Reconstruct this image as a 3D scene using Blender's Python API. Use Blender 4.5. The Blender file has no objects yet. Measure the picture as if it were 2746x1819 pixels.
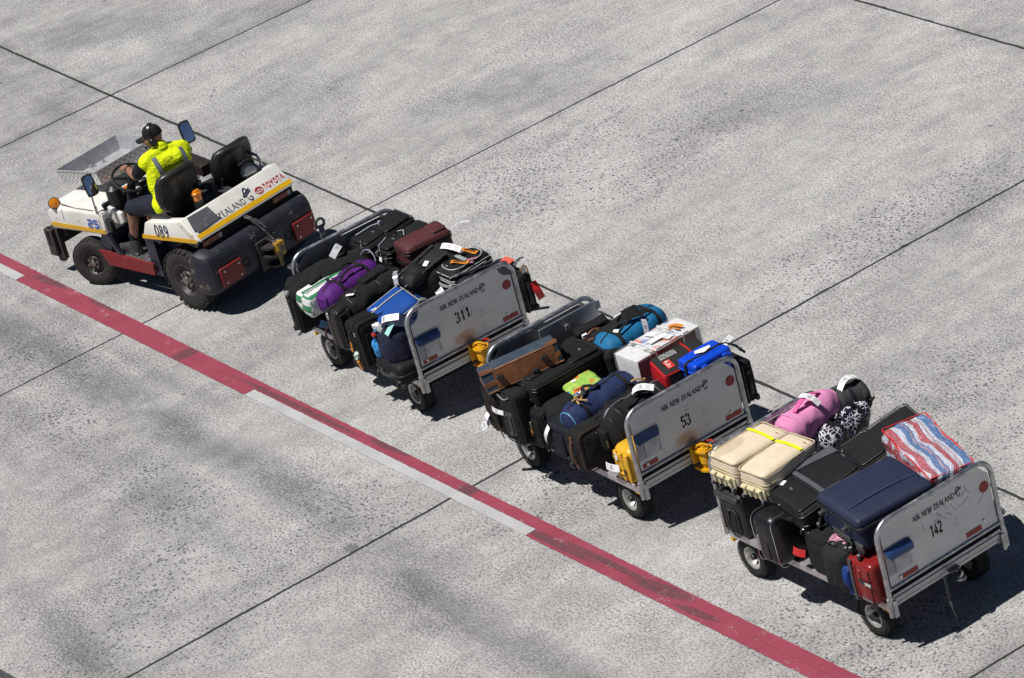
import bpy, bmesh, math, random
from mathutils import Vector, Matrix, noise
from mathutils.bvhtree import BVHTree
R = math.radians
PI = math.pi
S = 0.8                      # drawing units to metres
scene = bpy.context.scene
C = scene.collection

# ---------------------------------------------------------------- camera
cam = bpy.data.objects.new('camera', bpy.data.cameras.new('camera'))
C.objects.link(cam)
_r = Vector((0.55166, 0.800806, -0.233196)); _u = Vector((-0.258303, 0.429874, 0.865152)); _w = Vector((-0.793064, 0.417035, -0.443995))
_p = Vector((34.966404, -18.387163, 19.575866)) * S
cam.matrix_world = Matrix(((_r.x, _u.x, -_w.x, _p.x), (_r.y, _u.y, -_w.y, _p.y), (_r.z, _u.z, -_w.z, _p.z), (0, 0, 0, 1)))
cam.data.sensor_width = 36.0
cam.data.lens = 9833.13 / 2746 * 36
cam.data.clip_start = 1.0
cam.data.clip_end = 2000
scene.camera = cam

# ---------------------------------------------------------------- sky, sun, exposure
SUN_TRAVEL = Vector((0.10, 0.46, -1.0)).normalized()
world = bpy.data.worlds.new('World')
scene.world = world
world.use_nodes = True
wn = world.node_tree.nodes; wl = world.node_tree.links
sky = wn.new('ShaderNodeTexSky'); sky.sky_type = 'NISHITA'; sky.sun_disc = False
sky.sun_elevation = R(64.7); sky.sun_rotation = math.atan2(-0.11, -0.46)
sky.air_density = 0.4; sky.dust_density = 0.1
wl.new(sky.outputs[0], wn['Background'].inputs[0])
wn['Background'].inputs[1].default_value = 0.05
sun = bpy.data.objects.new('sun', bpy.data.lights.new('sun', 'SUN'))
C.objects.link(sun)
sun.data.energy = 5.0; sun.data.angle = R(0.53); sun.data.color = (1.0, 0.965, 0.91)
sun.rotation_euler = SUN_TRAVEL.to_track_quat('-Z', 'Y').to_euler()
scene.view_settings.view_transform = 'Standard'
scene.view_settings.look = 'None'
scene.view_settings.exposure = 0.0
scene.view_settings.gamma = 1.0

# ---------------------------------------------------------------- materials
class NT:
    def __init__(s, name):
        s.m = bpy.data.materials.new(name); s.m.use_nodes = True
        s.n = s.m.node_tree.nodes; s.l = s.m.node_tree.links
        s.b = s.n['Principled BSDF']
    def add(s, t, **k):
        n = s.n.new(t)
        for a, v in k.items(): setattr(n, a, v)
        return n
    def val(s, sock, v):
        if hasattr(v, 'is_linked') or hasattr(v, 'links'): s.l.new(v, sock)
        else: sock.default_value = v
    def coord(s, kind='Object'): return s.add('ShaderNodeTexCoord').outputs[kind]
    def mapping(s, vec, loc=(0, 0, 0), rot=(0, 0, 0), sc=(1, 1, 1), vt='POINT'):
        n = s.add('ShaderNodeMapping', vector_type=vt); s.l.new(vec, n.inputs[0])
        n.inputs[1].default_value = loc; n.inputs[2].default_value = rot; n.inputs[3].default_value = sc
        return n.outputs[0]
    def noise(s, vec, scale, detail=3, rough=.55, dist=0):
        n = s.add('ShaderNodeTexNoise'); s.l.new(vec, n.inputs['Vector'])
        n.inputs['Scale'].default_value = scale; n.inputs['Detail'].default_value = detail
        n.inputs['Roughness'].default_value = rough; n.inputs['Distortion'].default_value = dist
        return n.outputs[0]
    def voro(s, vec, scale, feature='F1', out=0, rnd=1):
        n = s.add('ShaderNodeTexVoronoi', feature=feature); s.l.new(vec, n.inputs['Vector'])
        n.inputs['Scale'].default_value = scale; n.inputs['Randomness'].default_value = rnd
        return n.outputs[out]
    def ramp(s, f, stops, interp='LINEAR'):
        n = s.add('ShaderNodeValToRGB'); n.color_ramp.interpolation = interp; s.l.new(f, n.inputs[0])
        e = n.color_ramp.elements
        while len(e) < len(stops): e.new(.5)
        for i, (p, c) in enumerate(stops):
            e[i].position = p
            e[i].color = (c, c, c, 1) if not hasattr(c, '__len__') else (*c[:3], 1)
        return n.outputs[0]
    def mr(s, f, a, b, c=0., d=1.):
        n = s.add('ShaderNodeMapRange'); s.l.new(f, n.inputs[0])
        for i, v in enumerate((a, b, c, d)): n.inputs[i + 1].default_value = v
        return n.outputs[0]
    def math(s, op, a, b=0.):
        n = s.add('ShaderNodeMath', operation=op); s.val(n.inputs[0], a); s.val(n.inputs[1], b)
        return n.outputs[0]
    def mix(s, f, a, b, mode='MIX'):
        n = s.add('ShaderNodeMix', data_type='RGBA', blend_type=mode)
        s.val(n.inputs[0], f)
        for i, v in ((6, a), (7, b)):
            if hasattr(v, '__len__'): n.inputs[i].default_value = (*v[:3], 1)
            else: s.l.new(v, n.inputs[i])
        return n.outputs[2]
    def sep(s, vec):
        n = s.add('ShaderNodeSeparateXYZ'); s.l.new(vec, n.inputs[0]); return n.outputs
    def bump(s, h, strength=.3, dist=.01):
        n = s.add('ShaderNodeBump'); s.l.new(h, n.inputs['Height'])
        n.inputs['Strength'].default_value = strength; n.inputs['Distance'].default_value = dist
        s.l.new(n.outputs[0], s.b.inputs['Normal'])
    def out(s, col, rough=.7, metal=0., spec=.5):
        s.val(s.b.inputs['Base Color'], (*col, 1) if isinstance(col, tuple) else col)
        s.val(s.b.inputs['Roughness'], rough); s.val(s.b.inputs['Metallic'], metal)
        s.b.inputs['Specular IOR Level'].default_value = spec
        return s.m
_mc = {}
def sc3(c, k): return tuple(x * k for x in c)
def fabric(name, c, rough=.85, var=.25, weave=420., bump=.4, spec=.25):
    if name in _mc: return _mc[name]
    t = NT(name); o = t.coord()
    n1 = t.noise(o, 9, 4); n2 = t.noise(o, weave, 2, .6)
    f = t.math('ADD', t.math('MULTIPLY', n1, .6), t.math('MULTIPLY', n2, .4))
    col = t.mix(t.mr(f, .3, .7), sc3(c, 1 - var), sc3(c, 1 + var))
    t.bump(t.math('ADD', t.math('MULTIPLY', t.noise(o, 14, 4), 1.0), t.math('MULTIPLY', n2, .12)), bump, .02)
    _mc[name] = t.out(col, rough, 0, spec); return _mc[name]
def plain(name, c, rough=.5, metal=0., var=.12, scale=25., spec=.5, bump=0.):
    if name in _mc: return _mc[name]
    t = NT(name); o = t.coord()
    n = t.noise(o, scale, 4)
    col = t.mix(t.mr(n, .3, .7), sc3(c, 1 - var), sc3(c, 1 + var))
    rr = t.mr(t.noise(o, scale * .6, 3), .3, .7, max(.03, rough - .08), min(1, rough + .1))
    if bump: t.bump(n, bump, .01)
    _mc[name] = t.out(col, rr, metal, spec); return _mc[name]
def worn(name, c, under, amount=.5, rough=.45, scale=9., metal=0., dirt=.0, dirtcol=(.12, .09, .06), spec=.5):
    """paint with scratches and chips that show what lies under it"""
    if name in _mc: return _mc[name]
    t = NT(name); o = t.coord()
    a = t.noise(o, scale, 6, .7); b = t.noise(t.mapping(o, sc=(1, 1, 5)), scale * 3, 4, .7)
    chip = t.mr(t.math('ADD', t.math('MULTIPLY', a, .65), t.math('MULTIPLY', b, .35)), 1 - amount - .02, 1 - amount + .02)
    base = t.mix(t.mr(t.noise(o, 4, 4), .3, .7), sc3(c, .88), sc3(c, 1.08))
    if dirt: base = t.mix(t.math('MULTIPLY', t.mr(t.noise(o, 2.6, 6, .7), .45, .75), dirt), base, dirtcol)
    col = t.mix(chip, base, under)
    t.bump(a, .08, .01)
    _mc[name] = t.out(col, rough, metal, spec); return _mc[name]
def metal(name, c=(.55, .56, .58), rough=.38, scale=30., var=.2):
    if name in _mc: return _mc[name]
    t = NT(name); o = t.coord()
    n = t.noise(o, scale, 5, .65)
    col = t.mix(t.mr(n, .35, .7), sc3(c, 1 - var), sc3(c, 1 + var * .6))
    rr = t.mr(t.noise(o, scale * .5, 3), .3, .7, rough - .1, rough + .15)
    _mc[name] = t.out(col, rr, .9); return _mc[name]

# ---------------------------------------------------------------- mesh builder
def axis_samples(h, r, n):
    r = min(r, h * .999)
    if h - r > 1e-4: mid = [-(h - r) + 2 * (h - r) * i / n for i in range(n + 1)]
    else: mid = [0.]
    return [-h, -h + .25 * r, -h + .6 * r] + mid + [h - .6 * r, h - .25 * r, h]
class MB:
    def __init__(s):
        s.bm = bmesh.new(); s.uv = s.bm.loops.layers.uv.new('UVMap'); s.mi = 0; s.M = Matrix.Identity(4)
    def m(s, i): s.mi = i; return s
    def v(s, p): return s.bm.verts.new(s.M @ Vector(p))
    def f(s, vs, uv=None):
        try: fa = s.bm.faces.new(vs)
        except ValueError: return None
        fa.material_index = s.mi; fa.smooth = True
        if uv:
            for lp, q in zip(fa.loops, uv): lp[s.uv].uv = q
        return fa
    def grid(s, rows, closed=False, cap0=False, cap1=False, uv=False):
        V = [[s.v(p) for p in r] for r in rows]
        n = len(rows[0]); m = n if closed else n - 1
        for i in range(len(V) - 1):
            for j in range(m):
                k = (j + 1) % n
                q = None
                if uv: q = [(i / (len(V) - 1), j / m), (i / (len(V) - 1), (j + 1) / m), ((i + 1) / (len(V) - 1), (j + 1) / m), ((i + 1) / (len(V) - 1), j / m)]
                s.f([V[i][j], V[i][k], V[i + 1][k], V[i + 1][j]], q)
        if cap0: s.f(list(reversed(V[0])))
        if cap1: s.f(V[-1])
        return V
    def box(s, c, d, rot=None, bev=0.):
        M = Matrix.Translation(c)
        if rot is not None: M = M @ rot
        if bev <= 0:
            x, y, z = (a / 2 for a in d)
            vs = [s.v(M @ Vector(p)) for p in ((-x, -y, -z), (x, -y, -z), (x, y, -z), (-x, y, -z), (-x, -y, z), (x, -y, z), (x, y, z), (-x, y, z))]
            for q in ((3, 2, 1, 0), (4, 5, 6, 7), (0, 1, 5, 4), (1, 2, 6, 5), (2, 3, 7, 6), (3, 0, 4, 7)): s.f([vs[i] for i in q])
        else: s.rbox(d, bev, 1, M=M)
    def rbox(s, d, r=.04, n=6, bulge=(0, 0, 0), amp=0., freq=5., seed=0., M=None, fn=None):
        h = [a / 2 for a in d]; M = M or Matrix.Identity(4)
        ax = [axis_samples(h[i], min(r, h[i]), max(1, n)) for i in range(3)]
        cache = {}
        def pt(i, j, k, e):
            key = (round(ax[0][i], 6) if e != 0 else None, j, k) if 0 else (round(i, 6), round(j, 6), round(k, 6))
            if key in cache: return cache[key]
            q = Vector((i, j, k))
            inner = Vector([max(-(h[a] - min(r, h[a])), min(h[a] - min(r, h[a]), q[a])) for a in range(3)])
            dd = q - inner
            nn = dd.normalized() if dd.length > 1e-9 else Vector((0, 0, 1))
            p = inner + Vector([nn[a] * min(r, h[a]) for a in range(3)])
            t = [max(-1, min(1, p[a] / h[a])) for a in range(3)]
            for a in range(3):
                b, c2 = (a + 1) % 3, (a + 2) % 3
                p[a] += bulge[a] * t[a] * (1 - t[b] ** 2) * (1 - t[c2] ** 2)
            if amp:
                w = p * freq + Vector((seed, seed * 1.7, seed * .6))
                p += nn * amp * (noise.noise(w) + .5 * noise.noise(w * 2.3) + .25 * noise.noise(w * 5))
            if fn: p = fn(p, t)
            cache[key] = s.v(M @ p); return cache[key]
        for a in range(3):
            b, c2 = (a + 1) % 3, (a + 2) % 3
            for sg in (-1, 1):
                A, B = ax[b], ax[c2]
                for i in range(len(A) - 1):
                    for j in range(len(B) - 1):
                        q = []
                        for (ii, jj) in ((i, j), (i + 1, j), (i + 1, j + 1), (i, j + 1)):
                            w = [0, 0, 0]; w[a] = sg * h[a]; w[b] = A[ii]; w[c2] = B[jj]
                            q.append(pt(*w, a))
                        if sg < 0: q.reverse()
                        if len(set(q)) == 4: s.f(q)
    def tube(s, pts, r, seg=8, closed=False, cap=True, rs=None):
        P = [Vector(p) for p in pts]; n = len(P)
        rows = []; up = None
        for i in range(n):
            if closed: t = (P[(i + 1) % n] - P[i - 1])
            else: t = P[min(i + 1, n - 1)] - P[max(i - 1, 0)]
            t = t.normalized() if t.length > 1e-9 else Vector((0, 0, 1))
            if up is None:
                up = Vector((0, 0, 1)) if abs(t.z) < .9 else Vector((1, 0, 0))
            a = (up - t * up.dot(t))
            a = a.normalized() if a.length > 1e-6 else t.orthogonal().normalized()
            up = a; b = t.cross(a)
            rr = rs[i] if rs else r
            rows.append([P[i] + (a * math.cos(2 * PI * k / seg) + b * math.sin(2 * PI * k / seg)) * rr for k in range(seg)])
        if closed: rows.append(rows[0])
        s.grid(rows, True, cap and not closed, cap and not closed)
    def sweep(s, pts, w, t, nrm, closed=False):
        """flat band: width w across, thickness t, nrm = face direction (vector, or one per point)"""
        P = [Vector(p) for p in pts]; n = len(P); rows = []
        for i in range(n):
            tg = (P[(i + 1) % n] - P[i - 1]) if closed else P[min(i + 1, n - 1)] - P[max(i - 1, 0)]
            tg.normalize()
            nn = Vector(nrm[i]) if isinstance(nrm, list) else Vector(nrm)
            nn = (nn - tg * nn.dot(tg))
            nn = nn.normalized() if nn.length > 1e-6 else tg.orthogonal().normalized()
            sd = tg.cross(nn)
            rows.append([P[i] + sd * w / 2 + nn * t / 2, P[i] - sd * w / 2 + nn * t / 2, P[i] - sd * w / 2 - nn * t / 2, P[i] + sd * w / 2 - nn * t / 2])
        if closed: rows.append(rows[0])
        s.grid(rows, True, not closed, not closed)
    def lathe(s, prof, M, seg=24):
        rows = []
        for (rr, z) in prof:
            rows.append([M @ Vector((rr * math.cos(2 * PI * k / seg), rr * math.sin(2 * PI * k / seg), z)) for k in range(seg)])
        s.grid(rows, True)
    def cyl(s, p0, p1, r, r1=None, seg=14):
        s.tube([p0, p1], r, seg, rs=[r, r if r1 is None else r1])
    def prism(s, poly, fn, t0, t1):
        """poly 2d, fn(a,b,t) to 3d; extruded t0..t1"""
        a = [s.v(fn(x, y, t0)) for x, y in poly]; b = [s.v(fn(x, y, t1)) for x, y in poly]
        s.f(list(reversed(a))); s.f(b)
        n = len(poly)
        for i in range(n): s.f([a[i], a[(i + 1) % n], b[(i + 1) % n], b[i]])
    def hull(s, pts):
        vs = [s.v(p) for p in pts]
        r = bmesh.ops.convex_hull(s.bm, input=vs)
        for g in r['geom']:
            if isinstance(g, bmesh.types.BMFace): g.material_index = s.mi; g.smooth = True
        dead = [g for g in r['geom_unused'] + r['geom_interior'] if isinstance(g, bmesh.types.BMVert) and not g.link_faces]
        if dead: bmesh.ops.delete(s.bm, geom=list(set(dead)), context='VERTS')
    def capsule(s, p0, p1, r0, r1, seg=14):
        p0, p1 = Vector(p0), Vector(p1); d = (p1 - p0); L = d.length; d = d / L if L > 1e-6 else Vector((0, 0, 1))
        pts, rs = [], []
        for k in range(5):
            a = PI / 2 * (1 - k / 4); pts.append(p0 - d * r0 * math.sin(a)); rs.append(max(1e-3, r0 * math.cos(a)))
        for k in range(5):
            a = PI / 2 * k / 4; pts.append(p1 + d * r1 * math.sin(a)); rs.append(max(1e-3, r1 * math.cos(a)))
        up = d.orthogonal().normalized(); b = d.cross(up)
        s.grid([[pts[i] + (up * math.cos(2 * PI * k / seg) + b * math.sin(2 * PI * k / seg)) * rs[i] for k in range(seg)] for i in range(len(pts))], True, True, True)
    def ell(s, c, rad, M=None, seg=16, rings=10):
        M = Matrix.Translation(c) @ (M or Matrix.Identity(4))
        rows = []
        for i in range(rings + 1):
            a = -PI / 2 + PI * i / rings
            cc = max(.02, math.cos(a))
            rows.append([M @ Vector((rad[0] * cc * math.cos(2 * PI * k / seg), rad[1] * cc * math.sin(2 * PI * k / seg), rad[2] * math.sin(a))) for k in range(seg)])
        s.grid(rows, True, True, True)
    def bevel(s, w, seg=2, ang=30):
        es = [e for e in s.bm.edges if len(e.link_faces) == 2 and e.calc_face_angle(0) > R(ang)]
        bmesh.ops.bevel(s.bm, geom=es, offset=w, segments=seg, profile=.6, affect='EDGES', clamp_overlap=True)
        for f in s.bm.faces: f.smooth = True
    def build(s, name, mats, parent=None, ang=35, flip=True, M=None):
        if flip: bmesh.ops.recalc_face_normals(s.bm, faces=s.bm.faces)
        me = bpy.data.meshes.new(name)
        bmesh.ops.scale(s.bm, vec=(S, S, S), verts=s.bm.verts)
        s.bm.to_mesh(me); s.bm.free()
        for mm in (mats if isinstance(mats, (list, tuple)) else [mats]): me.materials.append(mm)
        me.set_sharp_from_angle(angle=R(ang))
        o = bpy.data.objects.new(name, me); C.objects.link(o)
        if parent is not None: o.parent = parent
        if M is not None:
            M = M.copy(); M.translation *= S; o.matrix_local = M
        return o
def thing(name, label, cat, M, group=None):
    o = bpy.data.objects.new(name, None); C.objects.link(o)
    o.empty_display_size = .1
    M = M.copy(); M.translation *= S
    o.matrix_world = M
    o['label'] = label; o['category'] = cat
    if group: o['group'] = group
    return o
def rr_path(w, l, r, n=4, z=0.):
    P = []
    for cx, cy, a0 in ((w / 2 - r, l / 2 - r, 0), (-w / 2 + r, l / 2 - r, 90), (-w / 2 + r, -l / 2 + r, 180), (w / 2 - r, -l / 2 + r, 270)):
        for k in range(n + 1):
            a = R(a0 + 90 * k / n); P.append((cx + r * math.cos(a), cy + r * math.sin(a), z))
    return P
def arc(c, u, v, r, a0, a1, n=10):
    c, u, v = Vector(c), Vector(u), Vector(v)
    return [c + u * r * math.cos(R(a0 + (a1 - a0) * i / n)) + v * r * math.sin(R(a0 + (a1 - a0) * i / n)) for i in range(n + 1)]

# ---------------------------------------------------------------- lettering: strokes with thick and thin limbs
G = {
 'A': (.80, [([(.02, 0), (.40, 1)], .075), ([(.40, 1), (.78, 0)], .15), ([(.16, .36), (.62, .36)], .075)]),
 'I': (.30, [([(.15, 0), (.15, 1)], .15), ([(.03, .03), (.27, .03)], .06), ([(.03, .97), (.27, .97)], .06)]),
 'R': (.72, [([(.14, 0), (.14, 1)], .15), ([(.03, .03), (.26, .03)], .06), ([(.1, .96), (.4, .96), (.56, .86), (.58, .74), (.54, .58), (.38, .5), (.14, .5)], .08), ([(.36, .5), (.70, 0)], .15)]),
 'N': (.82, [([(.10, 0), (.10, 1)], .075), ([(.10, 1), (.72, 0)], .15), ([(.72, 0), (.72, 1)], .075), ([(.02, .03), (.19, .03)], .05), ([(.62, .97), (.80, .97)], .05)]),
 'E': (.62, [([(.14, 0), (.14, 1)], .15), ([(.14, .96), (.56, .96)], .08), ([(.14, .52), (.48, .52)], .08), ([(.14, .04), (.58, .04)], .08)]),
 'W': (1.05, [([(.03, 1), (.28, 0)], .15), ([(.28, 0), (.52, 1)], .075), ([(.52, 1), (.77, 0)], .15), ([(.77, 0), (1.02, 1)], .075)]),
 'Z': (.68, [([(.06, .96), (.62, .96)], .08), ([(.60, .96), (.06, .04)], .15), ([(.06, .04), (.64, .04)], .08)]),
 'L': (.58, [([(.14, 0), (.14, 1)], .15), ([(.14, .04), (.54, .04)], .08), ([(.03, .97), (.26, .97)], .05)]),
 'D': (.80, [([(.14, 0), (.14, 1)], .15), ([(.14, .96), (.42, .96), (.62, .86), (.72, .66), (.72, .36), (.62, .15), (.42, .04), (.14, .04)], .10)]),
 'T': (.64, [([(.32, 0), (.32, 1)], .15), ([(.02, .95), (.62, .95)], .13)]),
 'O': (.80, [([(.40, .95), (.20, .86), (.10, .62), (.10, .38), (.20, .14), (.40, .05), (.60, .14), (.70, .38), (.70, .62), (.60, .86), (.40, .95)], .14)]),
 'Y': (.72, [([(.02, 1), (.36, .48)], .15), ([(.70, 1), (.36, .48)], .15), ([(.36, .5), (.36, 0)], .15)]),
 ' ': (.38, []),
 '1': (.52, [([(.30, 0), (.30, .48)], .19), ([(.30, .53), (.30, 1)], .19), ([(.26, .97), (.10, .78)], .12)]),
 '3': (.66, [([(.06, .80), (.14, .95), (.30, .97)], .17), ([(.40, .95), (.54, .84), (.54, .68), (.44, .56)], .17), ([(.26, .52), (.36, .52)], .14), ([(.44, .46), (.57, .36), (.55, .16), (.42, .05)], .17), ([(.30, .03), (.14, .06), (.05, .22)], .17)]),
 '5': (.66, [([(.12, .94), (.56, .94)], .14), ([(.12, .98), (.10, .56)], .17), ([(.14, .56), (.30, .60)], .15), ([(.38, .60), (.54, .52), (.57, .30), (.46, .08)], .17), ([(.34, .04), (.16, .06), (.06, .18)], .16)]),
 '4': (.68, [([(.42, 1), (.27, .63)], .14), ([(.24, .57), (.08, .30)], .14), ([(.04, .27), (.64, .27)], .13), ([(.46, .0), (.46, .66)], .16)]),
 '2': (.66, [([(.06, .76), (.16, .94), (.30, .97)], .17), ([(.40, .95), (.55, .80), (.50, .60), (.36, .42)], .17), ([(.36, .42), (.10, .06)], .16), ([(.06, .06), (.60, .06)], .14)]),
 'e0': (.62, [([(.30, .96), (.14, .84), (.07, .6), (.07, .4), (.14, .16), (.30, .04), (.46, .16), (.53, .4), (.53, .6), (.46, .84), (.30, .96)], .12)]),
 'e8': (.62, [([(.30, .96), (.14, .88), (.10, .74), (.18, .58), (.30, .53), (.44, .44), (.52, .26), (.44, .08), (.30, .03), (.15, .08), (.07, .26), (.16, .44), (.30, .53), (.42, .60), (.50, .74), (.46, .88), (.30, .96)], .12)]),
 'e9': (.62, [([(.50, .62), (.42, .48), (.28, .44), (.13, .52), (.08, .70), (.15, .90), (.30, .97), (.45, .90), (.51, .70), (.50, .45), (.42, .18), (.26, .03)], .12)]),
 'b2': (.80, [([(.06, .90), (.66, .90), (.70, .86), (.70, .58), (.64, .52), (.14, .48), (.09, .40), (.09, .10), (.74, .10)], .20)]),
 'b5': (.80, [([(.74, .90), (.09, .90), (.09, .55), (.66, .53), (.71, .45), (.71, .14), (.66, .10), (.05, .10)], .20)]),
}
KORU = [
 ([(.56, .78), (.64, .80), (.70, .88), (.64, .97), (.52, 1.0), (.40, .94), (.30, .80), (.16, .60), (.0, .47)], .07),
 ([(.26, .64), (.60, .72), (1.0, .86)], .055), ([(.0, .47), (.40, .52), (1.0, .70)], .06),
 ([(.12, .48), (.28, .44), (.30, .26), (.38, .09), (.54, .02), (.70, .10), (.73, .24), (.64, .30), (.56, .25)], .065),
]
def text_w(chars): return sum(G[c][0] + .1 for c in chars) - .1
def draw_strokes(mb, strokes, tf, sub=1, bold=1.):
    for pts, w in strokes:
        w *= bold
        P = [Vector((a, b)) for a, b in pts]
        if sub > 1:
            Q = []
            for a, b in zip(P, P[1:]): Q += [a.lerp(b, k / sub) for k in range(sub)]
            P = Q + [P[-1]]
        closed = (P[0] - P[-1]).length < 1e-4 and len(P) > 3
        L, Rr = [], []
        for i in range(len(P)):
            if closed and i in (0, len(P) - 1): t = P[1] - P[-2]
            else: t = P[min(i + 1, len(P) - 1)] - P[max(i - 1, 0)]
            t.normalize(); n = Vector((-t.y, t.x))
            k = w / 2
            L.append(P[i] + n * k); Rr.append(P[i] - n * k)
        V = [(mb.v(tf(a.x, a.y)), mb.v(tf(b.x, b.y))) for a, b in zip(L, Rr)]
        for (a, b), (c, d) in zip(V, V[1:]): mb.f([a, b, d, c])
def draw_text(mb, chars, tf, h, x0=0., y0=0., width=None, gap=.1, sub=1, bold=1.):
    """tf(x, y) places lettering plane coordinates; h = cap height"""
    k = h if width is None else width / text_w(chars)
    x = x0
    for c in chars:
        wd, st = G[c]
        draw_strokes(mb, st, lambda a, b, x=x: tf(x + a * k, y0 + b * h), sub, bold)
        x += (wd + gap) * k
    return x

# ---------------------------------------------------------------- the apron
def spot(t, vec, cx, cy, rx, ry, ang=0., soft=(0., .6)):
    m = t.mapping(vec, loc=(cx * S, cy * S, 0), rot=(0, 0, R(ang)), sc=(rx * S, ry * S, 1), vt='TEXTURE')
    g = t.add('ShaderNodeTexGradient', gradient_type='SPHERICAL'); t.l.new(m, g.inputs[0])
    return t.mr(g.outputs['Fac'], *soft)
TRACKS = ((-3.66, -.004, .42, -9.5, 2.5, 1.), (-3.90, -.012, .44, 2.3, 9.5, 1.), (-6.85, -.10, .42, -.5, 3.4, .9), (-4.75, -.012, .30, -5.5, 2.4, .5), (-3.05, .0, .16, -9, -1.5, .45), (.35, .0, .3, -16, -5, .25))
def concrete():
    t = NT('apron_concrete'); o = t.coord()
    flat = t.mapping(o, sc=(1, 1, 0))
    x, y, _ = t.sep(flat)
    # slabs were poured at different times: each bay a little lighter or darker, split at the joints
    tone = None
    for px, a in ((-12.24, .10), (-4.94, .05), (2.548, -.04), (10.2, -.06)):
        g = t.math('MULTIPLY', t.math('GREATER_THAN', x, px * S), a)
        tone = g if tone is None else t.math('ADD', tone, g)
    for py, a in ((1.017, .09), (8.6, -.14)):
        tone = t.math('ADD', tone, t.math('MULTIPLY', t.math('GREATER_THAN', y, py * S), a))
    big = t.noise(t.mapping(flat, sc=(1.0, .6, 1)), .55, 8, .66, .3)
    mid = t.noise(t.mapping(flat, rot=(0, 0, R(8)), sc=(1.5, .6, 1)), 1.7, 9, .74, .2)
    fine = t.noise(flat, 40, 3, .78)
    grit = t.noise(t.mapping(flat, loc=(7, 3, 0)), 88, 3, .8)
    broom = t.noise(t.mapping(flat, sc=(1.2, 60, 1)), 1.0, 3, .6)
    mid2 = t.noise(t.mapping(flat, loc=(4, 9, 0), sc=(1.2, .9, 1)), 4.2, 9, .78, .3)
    fac = t.math('ADD', t.math('ADD', t.math('MULTIPLY', big, .36), t.math('MULTIPLY', mid, .32)), t.math('MULTIPLY', mid2, .32))
    fac = t.math('ADD', t.mr(fac, .385, .63), tone)
    col = t.ramp(fac, [(.0, (.215, .214, .212)), (.30, (.310, .308, .304)), (.62, (.412, .409, .402)), (1., (.530, .527, .518))])
    st = None
    def track(y0, sl, w, x0, x1, k=1.):
        yc = t.math('ADD', t.math('ADD', t.math('MULTIPLY', x, sl), y0 * S), t.math('MULTIPLY', t.math('SUBTRACT', t.noise(t.mapping(flat, sc=(1, .2, 1)), .55, 3), .5), .45))
        d_ = t.mr(t.math('ABSOLUTE', t.math('SUBTRACT', y, yc)), w * S * .15, w * S, 1., 0.)
        f_ = t.math('MULTIPLY', t.mr(x, x0 * S, (x0 + 1.2) * S), t.mr(x, (x1 - 1.2) * S, x1 * S, 1., 0.))
        return t.math('MULTIPLY', t.math('MULTIPLY', d_, f_), k)
    for q in TRACKS:
        m_ = track(*q); st = m_ if st is None else t.math('MAXIMUM', st, m_)
    for cx, cy, rx, ry, a, k in ((-12.5, 3.4, 2.6, .9, 80, .3), (-9.2, 2.2, 1.4, 1.7, 60, .45), (-14.8, 2.2, 1.9, .8, 40, .4), (-6.4, 4.2, 2.8, .8, 70, .25), (-2.2, 5.9, 2.2, .7, 60, .3), (4.9, 2.6, 1.8, .7, 75, .25), (5.9, 1.9, .9, .35, 30, .4), (8.4, 3.2, 1.5, .6, 70, .25), (-3.1, 1.9, 1.3, .3, 85, .3), (2.45, -3.9, .16, .10, 0, 1.4), (3.3, -3.55, 1.1, .5, 10, .6), (-.6, -4.6, 2.2, .6, -6, .45), (-2.8, -5.2, 2.5, .5, -4, .3)):
        s = t.math('MULTIPLY', spot(t, flat, cx, cy, rx, ry, a, (0., .6)), k); st = t.math('MAXIMUM', st, s)
    brk = t.mr(t.noise(t.mapping(flat, sc=(.6, 1.6, 1)), 1.8, 8, .7, .4), .30, .60, .20, 1.)
    st = t.math('MULTIPLY', st, brk)
    # exposed dark aggregate: fine salt and pepper, denser where the paste has worn off
    wear = t.mr(t.noise(flat, .75, 4, .6), .38, .68)
    g1 = t.mr(t.math('SUBTRACT', t.math('ADD', t.math('MULTIPLY', fine, .6), t.math('MULTIPLY', grit, .4)), t.math('MULTIPLY', st, .055)), .44, .515)
    col = t.mix(t.math('MULTIPLY', t.math('SUBTRACT', 1., g1), t.mr(wear, 0, 1, .50, .94)), col, (.080, .078, .082))
    col = t.mix(t.math('MULTIPLY', t.mr(broom, .52, .72), .26), col, (.20, .195, .19))
    # pits and dark stones, clustered towards the joints
    near = None
    for cx, cy, rx, ry in ((2.1, -6.2, 1.9, 3.2), (1.2, -5.4, 1.5, 2.0), (-3.4, -4.6, 2.2, 1.0), (2.0, 4.2, 1.5, 4.6), (1.7, -3.4, 1.6, 1.2), (-.6, -4.6, 2.4, 1.3), (3.6, -1.0, 1.2, 3.0), (8.9, -1.6, 2.4, 1.8), (6.2, 2.2, 2.6, 2.4), (-5.4, -3.8, 2.0, 1.4), (-3.2, 3.4, 3.0, 3.4)):
        s = spot(t, flat, cx, cy, rx, ry)
        near = s if near is None else t.math('MAXIMUM', near, s)
    wob = t.noise(flat, 34, 3)
    v = t.voro(flat, 21)
    pit = t.math('LESS_THAN', t.math('ADD', v, t.math('MULTIPLY', wob, .46)), t.math('ADD', t.math('MULTIPLY', near, .20), t.mr(t.noise(flat, .9, 4), .42, .72, .235, .37)))
    col = t.mix(t.math('MULTIPLY', pit, .86), col, (.075, .074, .082))
    v2 = t.voro(flat, 8.5)
    pit2 = t.math('LESS_THAN', t.math('ADD', v2, t.math('MULTIPLY', wob, .36)), t.math('ADD', t.math('MULTIPLY', near, .13), .165))
    col = t.mix(t.math('MULTIPLY', pit2, .8), col, (.07, .07, .078))
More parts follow.
